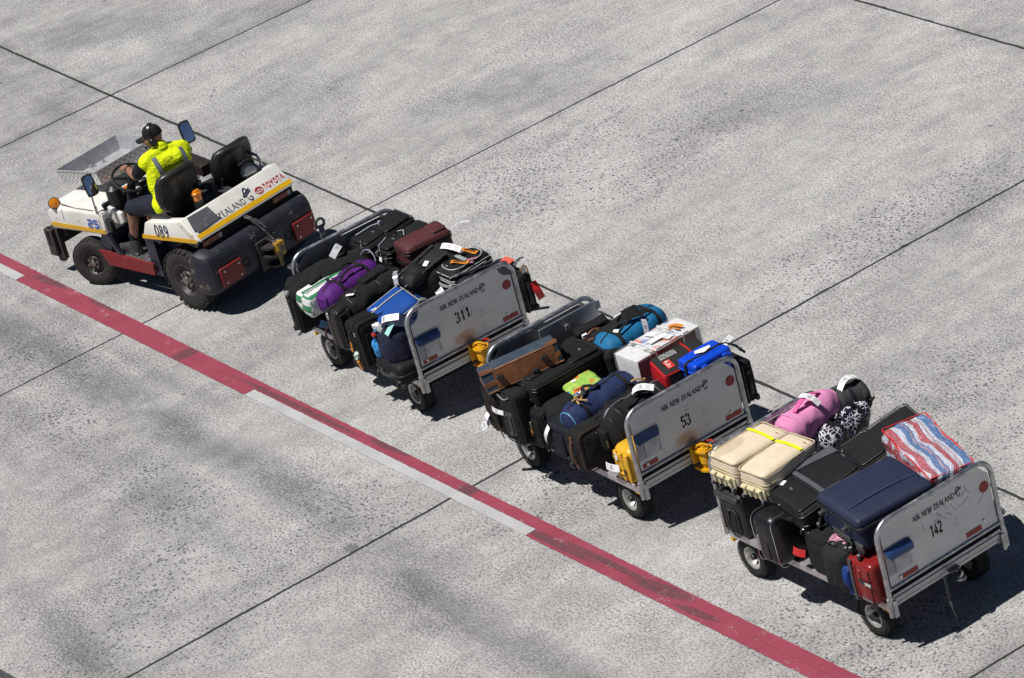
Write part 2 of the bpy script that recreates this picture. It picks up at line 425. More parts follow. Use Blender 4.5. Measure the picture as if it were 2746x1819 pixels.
    # old tyre tracks and oil: broad soft bands that lie where wheels run
    col = t.mix(t.math('MULTIPLY', st, .42), col, (.088, .091, .106))
    # grime and spilt sealant beside the joints
    jd = None
    for ax_, p_ in ((x, -12.24), (x, -4.94), (x, 2.548), (x, 10.2), (y, 1.017), (y, 8.6)):
        d_ = t.math('ABSOLUTE', t.math('SUBTRACT', ax_, p_ * S)); jd = d_ if jd is None else t.math('MINIMUM', jd, d_)
    jn = t.noise(flat, 2.4, 7, .7)
    halo = t.math('MULTIPLY', t.mr(jd, .0, .22, 1., 0.), t.mr(jn, .42, .66))
    col = t.mix(t.math('MULTIPLY', halo, .55), col, (.11, .108, .112))
    drip = t.math('MULTIPLY', t.math('LESS_THAN', t.math('ADD', t.voro(flat, 1.7), t.math('MULTIPLY', wob, .05)), .075), t.math('GREATER_THAN', t.noise(flat, .6, 2), .47))
    col = t.mix(t.math('MULTIPLY', drip, .6), col, (.07, .068, .07))
    t.bump(t.math('SUBTRACT', t.math('ADD', t.math('MULTIPLY', grit, .4), t.math('MULTIPLY', fine, .6)), t.math('MULTIPLY', pit, .7)), .35, .004)
    return t.out(col, .88, 0, .25)
mb = MB()
E_ = 900
mb.f([mb.v(p) for p in ((-E_, -E_, 0), (E_, -E_, 0), (E_, E_, 0), (-E_, E_, 0))])
ground = mb.build('apron_ground', concrete()); ground['kind'] = 'structure'

tar = plain('joint_sealant', (.026, .025, .027), .75, 0, .4, 40)
def joint(name, p0, p1, w, seed, chips=.5):
    rnd = random.Random(seed)
    p0, p1 = Vector((*p0, .005)), Vector((*p1, .005)); d = p1 - p0; n = Vector((-d.y, d.x, 0)).normalized()
    L = d.length; N = int(L / .045); mb = MB(); rows = []
    for i in range(N + 1):
        t = i / N; p = p0.lerp(p1, t)
        e = noise.noise((p.x * 3 + seed, p.y * 3, 0)) * .010 + noise.noise((p.x * 14 + seed, p.y * 14, 2)) * .006
        c = max(0, noise.noise((p.x * 1.3 + seed, p.y * 1.3, 5)) - .35) * .05 * chips + max(0, noise.noise((p.x * 6 + seed, p.y * 6, 9)) - .42) * .09 * chips
        k_ = 1.2 + .35 * noise.noise((p.x * .7 + seed, p.y * .7, 8)); rows.append([p + n * (w / 2 * k_ + e + c), p - n * (w / 2 * k_ - e * .8 + c * .3)])
    mb.grid(rows)
    o = mb.build(name, tar); o['kind'] = 'structure'
joint('expansion_joint', (-40, 1.017), (40, 1.017), .034, 1)
joint('expansion_joint', (-40, 8.345), (40, 8.89), .030, 2, .8)
joint('expansion_joint', (-12.24, -25), (-12.25, 30), .020, 3, .3)
joint('expansion_joint', (-4.94, -25), (-4.93, 30), .019, 4, .35)
joint('expansion_joint', (2.552, -25), (2.545, 30), .026, 5, .9)
joint('expansion_joint', (10.10, -14), (10.40, 30), .022, 6, .9)

# painted lines: a red edge line, its near half grey-white for stretches
def red_paint():
    t = NT('red_line_paint'); o = t.coord(); flat = t.mapping(o, sc=(1, 1, 0))
    col = t.mix(t.mr(t.noise(flat, 2.2, 5, .6), .3, .7), (.240, .040, .066), (.300, .056, .090))
    col = t.mix(t.math('MULTIPLY', t.mr(t.noise(flat, 70, 3, .7), .5, .78), .35), col, (.17, .045, .06))
    sm = None
    for cx, cy, rx, ry, a in ((-3.60, -2.60, .26, .15, 80), (-7.25, -2.61, .55, .10, 8), (-5.95, -2.56, .42, .06, 4), (2.58, -2.40, .22, .17, 80), (6.25, -2.33, .55, .11, 8), (5.3, -2.36, 1.0, .05, 2), (4.5, -2.47, .8, .07, 2), (6.9, -2.4, .4, .06, 6), (-1.0, -2.5, 1.6, .05, 2), (.9, -2.38, .5, .07, 5)):
        s = spot(t, flat, cx, cy, rx, ry, a, (0., .35)); sm = s if sm is None else t.math('MAXIMUM', sm, s)
    sm = t.math('MULTIPLY', sm, t.mr(t.noise(flat, 34, 4, .7), .32, .6, .25, 1.))
    col = t.mix(t.math('MULTIPLY', sm, .82), col, (.060, .050, .056))
    wr = t.math('ADD', t.math('MULTIPLY', t.noise(flat, 5, 8, .75), .7), t.math('MULTIPLY', t.noise(flat, 60, 2), .3))
    col = t.mix(t.math('MULTIPLY', t.mr(wr, .585, .61), .75), col, (.36, .33, .32))
    t.bump(t.noise(flat, 80, 3), .3, .003)
    return t.out(col, .8, 0, .3)
def white_paint():
    t = NT('white_line_paint'); o = t.coord(); flat = t.mapping(o, sc=(1, 1, 0))
    col = t.mix(t.mr(t.noise(flat, 3, 5, .6), .3, .7), (.37, .375, .38), (.47, .472, .478))
    col = t.mix(t.math('MULTIPLY', t.mr(t.noise(flat, 65, 3, .7), .5, .75), .5), col, (.30, .30, .31))
    t.bump(t.noise(flat, 80, 3), .3, .003)
    return t.out(col, .8, 0, .3)
def up(x): return -2.378 + .0268 * x
def line_strip(name, x0, x1, f0, f1, m, seed, z=.009):
    mb = MB(); rows = []; N = max(4, int((x1 - x0) / .05))
    for i in range(N + 1):
        x = x0 + (x1 - x0) * i / N
        j = lambda k: noise.noise((x * 9, k * 7 + seed, 0)) * .008 + noise.noise((x * 23, k * 7 + seed, 4)) * .008
        rows.append([(x, up(x) - .305 * f0 + j(1), z), (x, up(x) - .305 * f1 + j(2), z)])
    mb.grid(rows); o = mb.build(name, m); o['kind'] = 'structure'; return o
rp, wp = red_paint(), white_paint()
line_strip('red_line_marking', -30, 24, 0, .515, rp, 1)
line_strip('white_line_marking', -14.6, -7.85, .525, 1, wp, 2)
line_strip('red_line_marking', -7.84, -1.92, .521, 1, rp, 3)
line_strip('white_line_marking', -1.91, 4.0, .525, 1, wp, 4)
line_strip('red_line_marking', 4.01, 24, .521, 1, rp, 5)
# dark service strip beyond the near slabs
mb = MB(); mb.f([mb.v(p) for p in ((-30, -10.85, .006), (1.05, -7.73, .006), (1.5, -7.69, .006), (1.9, -7.95, .006), (1.9, -20, .006), (-30, -20, .006))])
o = mb.build('dark_service_strip', plain('dark_strip', (.055, .056, .062), .8, 0, .4, 30)); o['kind'] = 'structure'

# ---------------------------------------------------------------- shared materials
alu = metal('aluminium', (.58, .59, .61), .42)
tubem = metal('galvanised_tube', (.50, .51, .53), .40, 18, .35)
steel = metal('bright_steel', (.62, .62, .63), .28)
chrome = metal('chrome', (.75, .75, .77), .15, 10, .06)
rubber = plain('tyre_rubber', (.020, .0195, .019), .82, 0, .35, 18, .3)
blackp = plain('black_plastic', (.016, .016, .017), .42, 0, .2, 30)
blackm = plain('black_matt', (.011, .011, .012), .8, 0, .3, 30, .2)
whitelabel = plain('white_label', (.80, .80, .80), .6, 0, .05)
redrefl = worn('red_reflector', (.30, .025, .022), (.20, .07, .06), .34, .45, 14)
black_ink = plain('stencil_black', (.020, .019, .019), .8, 0, .3, 60, .2)
yellowp = worn('hitch_yellow', (.66, .33, .004), (.30, .12, .008), .34, .42, 10)
def barcode():
    t = NT('tag_paper'); u = t.coord('UV'); x, y, _ = t.sep(u)
    n = t.noise(t.mapping(u, sc=(1, 0, 0)), 60, 0)
    inz = t.math('MULTIPLY', t.math('GREATER_THAN', x, .34), t.math('LESS_THAN', x, .62))
    iny = t.math('MULTIPLY', t.math('GREATER_THAN', y, .15), t.math('LESS_THAN', y, .85))
    bars = t.math('MULTIPLY', t.math('MULTIPLY', inz, iny), t.math('GREATER_THAN', n, .5))
    n2 = t.noise(t.mapping(u, sc=(1, 3, 0)), 22, 1)
    txt = t.math('MULTIPLY', t.math('MULTIPLY', t.math('GREATER_THAN', x, .7), t.math('LESS_THAN', x, .88)), t.math('MULTIPLY', t.math('GREATER_THAN', n2, .56), iny))
    col = t.mix(t.math('MAXIMUM', bars, txt), (.82, .82, .84), (.10, .10, .12))
    return t.out(col, .45, 0, .4)
tagm = barcode()

# ---------------------------------------------------------------- baggage carts
CT = [(.924992, -1.757802, -.014647), (5.224242, -1.702451, .008539), (9.294752, -1.61258, .019036)]
def cart_m(i):
    X, Y, a = CT[i]; return Matrix.Translation((X, Y, 0)) @ Matrix.Rotation(a, 4, 'Z')
LEN = 2.634
def panel_mat(name, shade):
    t = NT(name); o = t.coord()
    a = t.noise(t.mapping(o, sc=(1, .8, 2.2)), 2.2, 5, .6); b = t.noise(t.mapping(o, sc=(1, 1, 6)), 11, 5, .7)
    col = t.mix(t.mr(a, .3, .7), sc3((.62, .612, .59), shade), sc3((.78, .772, .745), shade))
    col = t.mix(t.math('MULTIPLY', t.mr(b, .56, .72), .35), col, (.40, .39, .38))
    col = t.mix(t.math('MULTIPLY', t.mr(t.noise(o, 6, 6, .75), .60, .68), .6), col, (.27, .255, .24))
    # rub mark and rust-orange smear above the tow hitch
    x, y, z = t.sep(o)
    d1 = t.math('ADD', t.math('POWER', t.math('MULTIPLY', t.math('SUBTRACT', y, .68 * S), 1 / (.16 * S)), 2.), t.math('POWER', t.math('MULTIPLY', t.math('SUBTRACT', z, .855 * S), 1 / (.085 * S)), 2.))
    m1 = t.mr(t.math('ADD', d1, t.math('MULTIPLY', t.noise(o, 14, 3), .8)), .35, 1.5, 1., 0.)
    d2 = t.math('ADD', t.math('POWER', t.math('MULTIPLY', t.math('SUBTRACT', y, .72 * S), 1 / (.09 * S)), 2.), t.math('POWER', t.math('MULTIPLY', t.math('SUBTRACT', z, .775 * S), 1 / (.07 * S)), 2.))
    m2 = t.mr(t.math('ADD', d2, t.math('MULTIPLY', t.noise(o, 14, 3), .8)), .3, 1.6, 1., 0.)
    k = 0. if 'clean' in name else 1.
    col = t.mix(t.math('MULTIPLY', m1, .70 * k), col, (.42, .17, .02))
    col = t.mix(t.math('MULTIPLY', m2, .80 * k), col, (.06, .05, .045))
    col = t.mix(t.math('MULTIPLY', t.math('MULTIPLY', t.mr(z, .60 * S, .95 * S, 1., 0.), t.mr(t.noise(t.mapping(o, sc=(1, 3, .8)), 5, 7, .75), .42, .62)), .36 * (1. if k else .5)), col, (.30, .285, .265))
    t.bump(t.noise(o, 3.2, 3, .5), .5, .02)
    return t.out(col, .45, 0., .5)
tyre_prof = lambda Rr, w: [(Rr * .52, -w * .40), (Rr * .60, -w * .47), (Rr * .80, -w * .5), (Rr * .93, -w * .46), (Rr * .985, -w * .36), (Rr, -w * .2), (Rr, w * .2), (Rr * .985, w * .36), (Rr * .93, w * .46), (Rr * .80, w * .5), (Rr * .60, w * .47), (Rr * .52, w * .40)]
rimgrey = worn('rim_grey', (.42, .42, .40), (.16, .15, .14), .40, .35, 16, .5)
def tread(mb, M, Rr, w, n, depth, slant=.25, tw=.5):
    for i in range(n):
        a = 2 * PI * i / n
        for sgn in (-1, 1):
            rot = Matrix.Rotation(a + (PI / n if sgn > 0 else 0), 4, 'Z') @ Matrix.Translation((Rr - depth * .2, 0, sgn * w * .27)) @ Matrix.Rotation(sgn * slant, 4, 'X')
            mb.box((0, 0, 0), (depth * 1.6, 2 * PI * Rr / n * tw, w * .47), M @ rot)
def cart_wheel(parent, x, y, side, spin):
    Rr, w = .232, .165
    M = Matrix.Translation((x, y, Rr)) @ Matrix.Rotation(R(90) * side, 4, 'X') @ Matrix.Rotation(spin, 4, 'Z')   # local +z faces outwards
    mb = MB(); mb.lathe(tyre_prof(Rr - .008, w), M, 40); tread(mb, M, Rr - .0075, w, 56, .0022, .3, .62)
    ty = mb.build('wheel', rubber, parent, 50)
    mb = MB(); mb.lathe([(.001, .03), (.045, .03), (.05, .012), (.085, .004), (.10, .030), (.108, .066), (.128, .074), (.128, -.05), (.001, -.05)], M, 32)
    mb.cyl(M @ Vector((.075, .03, .0)), M @ Vector((.075, .03, .05)), .008)
    mb.build('rim', rimgrey, ty, 40)
    mb = MB(); mb.lathe([(.001, .075), (.026, .072), (.036, .055), (.040, .0), (.001, 0)], M, 20)
    mb.build('hub', blackp, ty, 40)
    return ty
def gate_path(x, y0, y1, z0, z1, r, n=6):
    P = [(x, y0, z0), (x, y0, (z0 + z1) / 2), (x, y0, z1 - r)]
    for k in range(1, n + 1):
        a = PI - PI / 2 * k / n; P.append((x, y0 + r + r * math.cos(a), z1 - r + r * math.sin(a)))
    P.append((x, (y0 + y1) / 2, z1))
    for k in range(0, n + 1):
        a = PI / 2 - PI / 2 * k / n; P.append((x, y1 - r + r * math.cos(a), z1 - r + r * math.sin(a)))
    P += [(x, y1, (z0 + z1) / 2), (x, y1, z0)]
    return P
def cart(i, label, number, cutr, pouch_open, koru=True):
    t = thing('baggage_cart', label, 'baggage cart', cart_m(i), 'baggage carts in the train')
    rnd = random.Random(i + 5)
    deckm = worn('deck_metal', (.50, .50, .51), (.20, .19, .19), .42, .4, 8, .6)
    # deck and under-frame
    mb = MB(); mb.box((-LEN / 2 + .010, .75, .535), (LEN - .045, 1.44, .03))
    for y in (.025, 1.475): mb.box((-LEN / 2, y, .515), (LEN - .07, .05, .085), bev=.008)
    for k in range(14): mb.box((-.16 - k * .18, .75, .552), (.10, 1.36, .006))
    mb.build('deck', deckm, t)
    mb = MB()
    for x in (-2.40, -.48): mb.box((x, .75, .30), (.10, 1.22, .09)); mb.box((x, .40, .41), (.06, .06, .17)); mb.box((x, 1.10, .41), (.06, .06, .17))
    for y in (.45, 1.05): mb.box((-1.32, y, .45), (2.3, .07, .07))
    mb.build('chassis', blackm, t)
    for (x, y, s) in ((-2.40, .145, 1), (-.455, .145, 1), (-2.40, 1.355, -1), (-.455, 1.355, -1)): cart_wheel(t, x, y, s, rnd.random() * 6)
    # corner brackets with a yellow mark
    mb = MB(); mb.box((-.12, .015, .475), (.10, .024, .035)); mb.build('corner_bracket', plain('bracket_yellow', (.60, .36, .03), .6, 0, .3, 20), t)
    mb = MB(); mb.box((-2.54, .015, .485), (.09, .024, .035)); mb.box((-2.58, .03, .44), (.04, .05, .05)); mb.build('corner_bracket', plain('bracket_yellow', (.60, .36, .03), .6), t)
    # rear gate
    mb = MB(); mb.tube(gate_path(0, .0, 1.5, .62, 1.475, .17), .028, 10)
    mb.tube([(0, 0, .735), (0, 1.5, .735)], .024, 10)
    mb.box((0, .0, .545), (.035, .075, .22), bev=.008); mb.box((0, 1.5, .545), (.035, .075, .22), bev=.008)
    mb.box((.022, .03, .52), (.02, .05, .19), bev=.005); mb.box((.022, 1.47, .52), (.02, .05, .19), bev=.005)
    mb.build('rear_gate_frame', tubem, t, 45)
    mb = MB(); mb.box((-.005, .75, .595), (.022, 1.42, .055), bev=.005); mb.box((.006, .75, .655), (.012, 1.42, .03)); mb.build('rear_sill', worn('sill_metal', (.46, .46, .47), (.20, .19, .19), .42, .4, 8, .5), t)
    mb = MB(); mb.box((-.014, .75, .66), (.016, 1.44, .20)); mb.build('rubber_strip', blackm, t)
    c = cutr
    if c == 'round':
        poly = [(.045, .76), (1.455, .76), (1.455, 1.30)]
        poly += [(1.41, 1.315), (1.355, 1.345), (1.32, 1.39), (1.30, 1.462)]
        poly += [(.20, 1.462), (.18, 1.39), (.145, 1.345), (.095, 1.315), (.045, 1.30)]
    else: poly = [(.045, .76), (1.455, .76), (1.455, 1.32), (1.33, 1.462), (.115, 1.462), (.045, 1.385)]
    mb = MB(); mb.prism(poly, lambda a, b, q: (q, a, b), -.008, .004)
    for k in range(9):
        for zz in (.785, 1.435): mb.lathe([(.001, .003), (.006, .002), (.007, 0)], Matrix.Translation((.004, .16 + .1475 * k, zz)) @ Matrix.Rotation(R(90), 4, 'Y'), 6)
    mb.build('rear_gate_panel', panel_mat('gate_panel_clean' if number == '142' else 'gate_panel_' + number, 1.0), t)
    tf = lambda a, b: (.0065, a, b)
    mb = MB(); draw_text(mb, 'AIR NEW ZEALAND', tf, .060, .455, 1.280 if i else 1.292, .545, bold=1.45); mb.build('airline_lettering', black_ink, t, flip=False)
    mb = MB(); draw_strokes(mb, KORU, lambda a, b: (.0065, 1.008 + .095 * a, 1.262 + .11 * b), bold=1.35); mb.build('koru_emblem', black_ink, t, flip=False)
    mb = MB()
    nx, nw = {'311': (.63, .165), '53': (.662, .12), '142': (.638, .15)}[number]
    if number == '311':
        draw_text(mb, '3', tf, .130, .622, 1.05, .06, bold=1.25); draw_text(mb, '1', tf, .130, .70, 1.05, .048, bold=1.25); draw_text(mb, '1', tf, .130, .772, 1.053, .048, bold=1.25)
        mb.sweep([(.0065, .835, 1.06), (.0065, .85, 1.12)], .004, .001, (1, 0, 0))
    else: draw_text(mb, number, tf, .130, nx, .98 if number == '53' else 1.01, nw, bold=1.25)
    mb.build('fleet_number', black_ink, t, flip=False)
    for (a, b, c2, d) in ((.20 if number == '142' else .075, .775, .40 if number == '142' else .27, .825), (1.05 if number == '142' else 1.215, .78, 1.25 if number == '142' else 1.425, .835)):
        mb = MB(); mb.box((.0065, (a + b * 0 + c2) / 2, (b + d) / 2), (.005, c2 - a, d - b)); mb.build('reflector', redrefl, t)
    mb = MB(); mb.lathe([(.001, .004), (.056, .004), (.06, 0)], Matrix.Translation((.006, 1.375, 1.205)) @ Matrix.Rotation(R(90), 4, 'Y'), 28); mb.build('round_reflector', redrefl, t)
    # pouch with a blue flap and papers
    pz = 0 if number != '311' else -.05
    mb = MB(); mb.box((.012, .195, 1.01 + pz), (.012, .31, .27), bev=.004)
    t2 = NT('clear_pouch'); t2.b.inputs['Alpha'].default_value = .38
    po = mb.build('document_pouch', t2.out(t2.mix(.5, (.40, .43, .48), (.52, .54, .58)), .18), t)
    mb = MB(); rows = []
    for k in range(5):
        a = k / 4; rows.append([(.022 + .06 * math.sin(a * 2.4) * pouch_open, .025 + .05 * a * a, 1.19 + pz - .125 * a), (.022 + .06 * math.sin(a * 2.2) * pouch_open, .35 + .012 * math.sin(a * 3), 1.19 + pz - .125 * a)])
    mb.grid(rows); mb.build('flap', plain('pouch_blue', (.022, .055, .17), .35, 0, .25, 12), po)
    mb = MB(); mb.box((.0195, .235, .985 + pz), (.003, .19, .20), Matrix.Rotation(R(-4), 4, 'X')); mb.build('paper', plain('pouch_paper', (.48, .48, .49), .6, 0, .35, 7), po)
    # latches
    mb = MB(); mb.box((.014, .13 if number != '142' else .175, .81), (.02, .03, .04), bev=.004); mb.box((.014, 1.29, .86), (.012, .03, .03), bev=.003); mb.build('latch', steel, t)
    # front gate
    mb = MB(); mb.tube(gate_path(-LEN, .0, 1.5, .50, 1.475, .17), .028, 10); mb.tube([(-LEN, 0, .735), (-LEN, 1.5, .735)], .024, 10)
    mb.build('front_gate_frame', tubem, t, 45)
    mb = MB(); mb.prism([(.045, .58), (1.455, .58), (1.455, 1.30), (1.30, 1.43), (.20, 1.43), (.045, 1.30)], lambda a, b, q: (q - LEN, a, b), -.006, .006)
    mb.build('front_gate_panel', plain('front_panel', (.36, .37, .38), .36, .7, .2, 9), t)
    # drawbar and rear hitch
    mb = MB(); mb.tube([(-2.35, .55, .36), (-LEN - .35, .72, .36), (-LEN - .5, .75, .38)], .026); mb.tube([(-2.35, .95, .36), (-LEN - .35, .78, .36), (-LEN - .5, .75, .38)], .026)
    far = {0: -LEN - 1.72, 1: -LEN - 1.38, 2: -LEN - 1.10}[i]
    mb.tube([(-LEN - .4, .75, .37), (far + .12, .75, .50)], .030)
    mb.tube(arc((far, .75, .51), (1, 0, 0), (0, 1, 0), .055, 0, 345, 14), .018, closed=True)
    mb.build('drawbar', worn('drawbar_paint', (.10, .10, .11), (.28, .26, .24), .42, .5, 10, .4), t)
    if i == 0:
        mb = MB(); mb.box((-2.735, .545, 1.42), (.02, .075, .44), bev=.006); mb.box((-2.69, .545, 1.22), (.1, .06, .03))
        M = Matrix.Translation((-2.735, .545, 1.665)) @ Matrix.Rotation(R(90), 4, 'Y')
        mb.lathe([(.042, -.012), (.072, -.012), (.075, 0), (.072, .012), (.042, .012), (.042, -.012)], M, 24)
        mb.build('towing_eye_bar', worn('eye_bar', (.10, .11, .13), (.30, .30, .30), .45, .4, 12, .5), t)
    if i < 2:
        mb = MB()
        mb.box((.022, .785, .60), (.035, .17, .22), bev=.01)
        mb.prism([(.71, 0), (.89, 0), (.90, .14), (.85, .21), (.75, .21), (.71, .14)], lambda a, b, q: (.02 + b, a, q), .655, .68)
        mb.prism([(.71, 0), (.89, 0), (.90, .14), (.85, .21), (.75, .21), (.71, .14)], lambda a, b, q: (.02 + b, a, q), .43, .455)
        mb.lathe([(.001, .70), (.062, .70), (.072, .685), (.068, .52), (.05, .50), (.05, .44), (.001, .44)], Matrix.Translation((.145, .80, 0)), 22)
        mb.lathe([(.001, .725), (.035, .72), (.04, .70)], Matrix.Translation((.145, .80, 0)), 16)
        mb.tube([(.08, .735, .69), (.11, .75, .73), (.16, .80, .74), (.20, .83, .72)], .014)
        mb.box((.11, .79, .725), (.11, .04, .025), Matrix.Rotation(R(25), 4, 'Z'), bev=.008)
        h = mb.build('tow_hitch', yellowp, t, 40, M=Matrix.Translation((0, -.03, .035)))
        mb = MB(); mb.tube([(.09, .88, .715), (.16, .91, .735), (.22, .90, .72)], .010); mb.build('safety_lever', plain('lever_red', (.45, .02, .015), .4), h)
        mb = MB(); mb.cyl((.2, .83, .735), (.24, 1.0, .74), .006); mb.build('pull_rod', steel, h)
    else:
        mb = MB(); mb.box((.03, .80, .565), (.06, .13, .02)); mb.tube(arc((.09, .80, .53), (1, 0, 0), (0, .6, .5), .05, -100, 160, 12), .014); mb.tube(arc((.11, .80, .49), (1, 0, 0), (0, 1, 0), .05, -120, 140, 12), .012)
        mb.build('tow_hook', worn('hook_metal', (.20, .20, .20), (.45, .44, .42), .46, .4, 14, .7), t)
        mb = MB()
        for k in range(11):
            z = .55 - k * .027; mb.tube(arc((.04, .66, z), (0, math.cos(k * PI / 2), 0) if k % 2 == 0 else (1, 0, 0), (0, 0, 1), .014, 0, 330, 8), .004, 5, closed=True)
        mb.cyl((.04, .66, .27), (.05, .665, .21), .014); mb.cyl((.05, .665, .21), (.07, .68, .04), .006)
        mb.build('pin_on_chain', metal('chain_metal', (.30, .29, .28), .5), t)
    return t
cart0 = cart(0, 'first cart behind the tractor with 311 stencilled on its rear gate', '311', 'round', .55)
cart1 = cart(1, 'middle cart with 53 stencilled on its rear gate', '53', 'cut', .0)
cart2 = cart(2, 'last cart of the train with 142 stencilled on its rear gate', '142', 'cut', 1.0)
# folded inner sheet of the middle cart's front gate, and scratches on the last gate
mb = MB(); mb.box((-2.55, 1.07, 1.13), (.022, .80, .60), bev=.004); mb.box((-2.55, 1.49, 1.36), (.03, .05, .09)); mb.box((-2.52, 1.02, 1.31), (.03, .05, .06), bev=.006)
mb.build('divider_panel', plain('divider_alu', (.50, .51, .54), .34, .8, .12, 6), cart1)
mb = MB(); rnd = random.Random(3)
for (y0, z0, y1, z1) in ((.75, 1.24, .86, 1.10), (.86, 1.18, .93, 1.13), (.93, 1.23, 1.0, 1.13), (1.08, 1.24, 1.16, 1.30), (1.13, 1.34, 1.19, 1.22), (1.02, 1.16, 1.17, 1.20), (1.26, 1.06, 1.42, 1.20), (.66, 1.26, .72, 1.33), (.55, 1.22, .58, 1.12), (.80, 1.30, .84, 1.36), (.70, 1.18, .76, 1.12), (.9, 1.2, .84, 1.3)):
    P = []
    for k in range(7):
        u = k / 6; P.append((.0068, y0 + (y1 - y0) * u + rnd.uniform(-.008, .008), z0 + (z1 - z0) * u + rnd.uniform(-.008, .008)))
    mb.sweep(P, .0034, .0006, (1, 0, 0))
mb.build('scratch_marks', plain('scratch_grey', (.14, .135, .13), .8), cart2, flip=False)

# ---------------------------------------------------------------- tow tractor
TM = Matrix.Translation((-4.705, -1.087, 0)) @ Matrix.Rotation(R(10.5), 4, 'Z')     # local x backwards, y to the far side
tr = thing('tow_tractor', 'open white and navy tow tractor numbered 089 pulling the baggage train', 'tow tractor', TM)
whitep = worn('tractor_white', (.74, .735, .70), (.33, .20, .10), .285, .38, 7, dirt=.22, dirtcol=(.42, .30, .18))
navyp = worn('tractor_navy', (.016, .020, .042), (.20, .17, .12), .335, .40, 8, dirt=.35, dirtcol=(.06, .05, .04))
grimy = worn('tractor_grimy', (.030, .027, .026), (.17, .14, .09), .37, .6, 8, dirt=.7, dirtcol=(.075, .06, .045))
stripey = worn('tractor_yellow', (.68, .38, .006), (.55, .50, .42), .31, .42, 9)
redpaint = worn('tractor_red', (.185, .010, .012), (.15, .11, .10), .40, .55, 9, dirt=.5, dirtcol=(.10, .03, .03))
inside = plain('cockpit_dark', (.016, .016, .019), .7, 0, .3, 14, .3)
inkblue = plain('number_blue', (.025, .10, .42), .5)
inknavy = plain('number_navy', (.012, .016, .05), .5)
inkred = plain('lettering_red', (.45, .012, .03), .5)
YL, YR = -.78, .88
# front hood: sides, chamfered shoulders, sloping top
mb = MB()
prof = [(-2.78, .70), (-2.80, .93), (-2.70, 1.00), (-1.54, 1.10), (-1.56, .80)]
top = [(-2.66, 1.075), (-1.60, 1.185)]
P = []
for y in (YL, YR): P += [(x, y, z) for x, z in prof]
for y in (YL + .11, YR - .11): P += [(x, y, z) for x, z in top] + [(-2.80, y, .98)]
mb.hull(P); mb.bevel(.02, 2)
hood = mb.build('front_hood', whitep, tr, 40)
# cut-away cowl sides beside the foot well
mb = MB(); mb.hull([(x, y, z) for y in (-.66, -.60) for x, z in ((-1.60, 1.17), (-1.30, 1.10), (-1.27, .98), (-1.36, .93), (-1.60, .95))]); mb.bevel(.012); mb.build('cowl_side', whitep, tr)
mb = MB(); mb.box((-1.58, .05, 1.06), (.05, 1.5, .30), bev=.01); mb.box((-1.45, .10, 1.10), (.30, 1.15, .10), bev=.03); mb.box((-1.40, .62, 1.16), (.34, .34, .10), bev=.03); mb.build('dashboard', inside, tr)
mb = MB(); mb.lathe([(.001, 1.42), (.06, 1.41), (.11, 1.36), (.115, 1.15), (.13, 1.08), (.001, 1.08)], Matrix.Translation((-1.52, -.50, 0)), 20); mb.box((-1.36, -.22, 1.17), (.16, .20, .12), bev=.02); mb.build('instrument_pod', blackp, tr)
mb = MB(); mb.box((-1.48, -.17, 1.185), (.14, .11, .02), bev=.004); mb.box((-1.60, -.55, 1.165), (.09, .13, .02), Matrix.Rotation(R(-8), 4, 'Y')); mb.build('paper_notice', plain('notice_paper', (.42, .44, .46), .5, 0, .3, 30), tr)
mb = MB(); mb.lathe([(.001, .004), (.052, .004), (.055, 0)], Matrix.Translation((-1.635, -.63, 1.192)) @ Matrix.Rotation(R(-6), 4, 'Y'), 24)
st_ = mb.build('round_sticker', whitelabel, tr)
mb = MB(); draw_strokes(mb, [([(.2, .6), (.5, .8), (.8, .6)], .08), ([(.25, .45), (.75, .45)], .1), ([(.3, .3), (.7, .3)], .06)], lambda a, b: (-1.635 + .09 * (b - .5), -.63 + .09 * (a - .5), 1.1985)); mb.build('sticker_print', inkblue, st_, flip=False)
mb = MB(); mb.box((-1.72, -.24, 1.177), (.10, .42, .012), Matrix.Rotation(R(-6), 4, 'Y')); mb.build('warning_label', worn('label_orange', (.62, .30, .01), (.45, .05, .02), .50, .5, 30), tr)
# yellow stripe and number on the hood's side
mb = MB(); mb.prism([(-2.76, .735), (-1.585, .815), (-1.57, .875), (-2.775, .795)], lambda a, b, q: (a, YL - q, b), .001, .006); mb.build('stripe', stripey, hood)
mb = MB(); k = .28
draw_strokes(mb, G['b2'][1], lambda a, b: (-1.915 + .135 * a, YL - .0085, .855 + .012 * a + .13 * b)); draw_strokes(mb, G['b5'][1], lambda a, b: (-1.785 + .135 * a, YL - .0085, .867 + .012 * a + .13 * b))
mb.build('bay_number', inkblue, hood, flip=False)
mb = MB()
for x in (-2.45, -1.64): mb.box((x, YL - .0015, .95), (.006, .004, .16))
mb.box((-2.15, YL + .052, 1.062), (1.08, .006, .006), Matrix.Rotation(R(-4.8), 4, 'Y'))
mb.build('panel_gap', blackm, hood)
for x in (-2.62, -2.12):
    mb = MB(); mb.lathe([(.001, .008), (.011, .006), (.013, 0)], Matrix.Translation((x, YL - .001, .88 + (x + 2.6) * .09)) @ Matrix.Rotation(R(90), 4, 'X'), 8); mb.build('bolt', steel, hood)
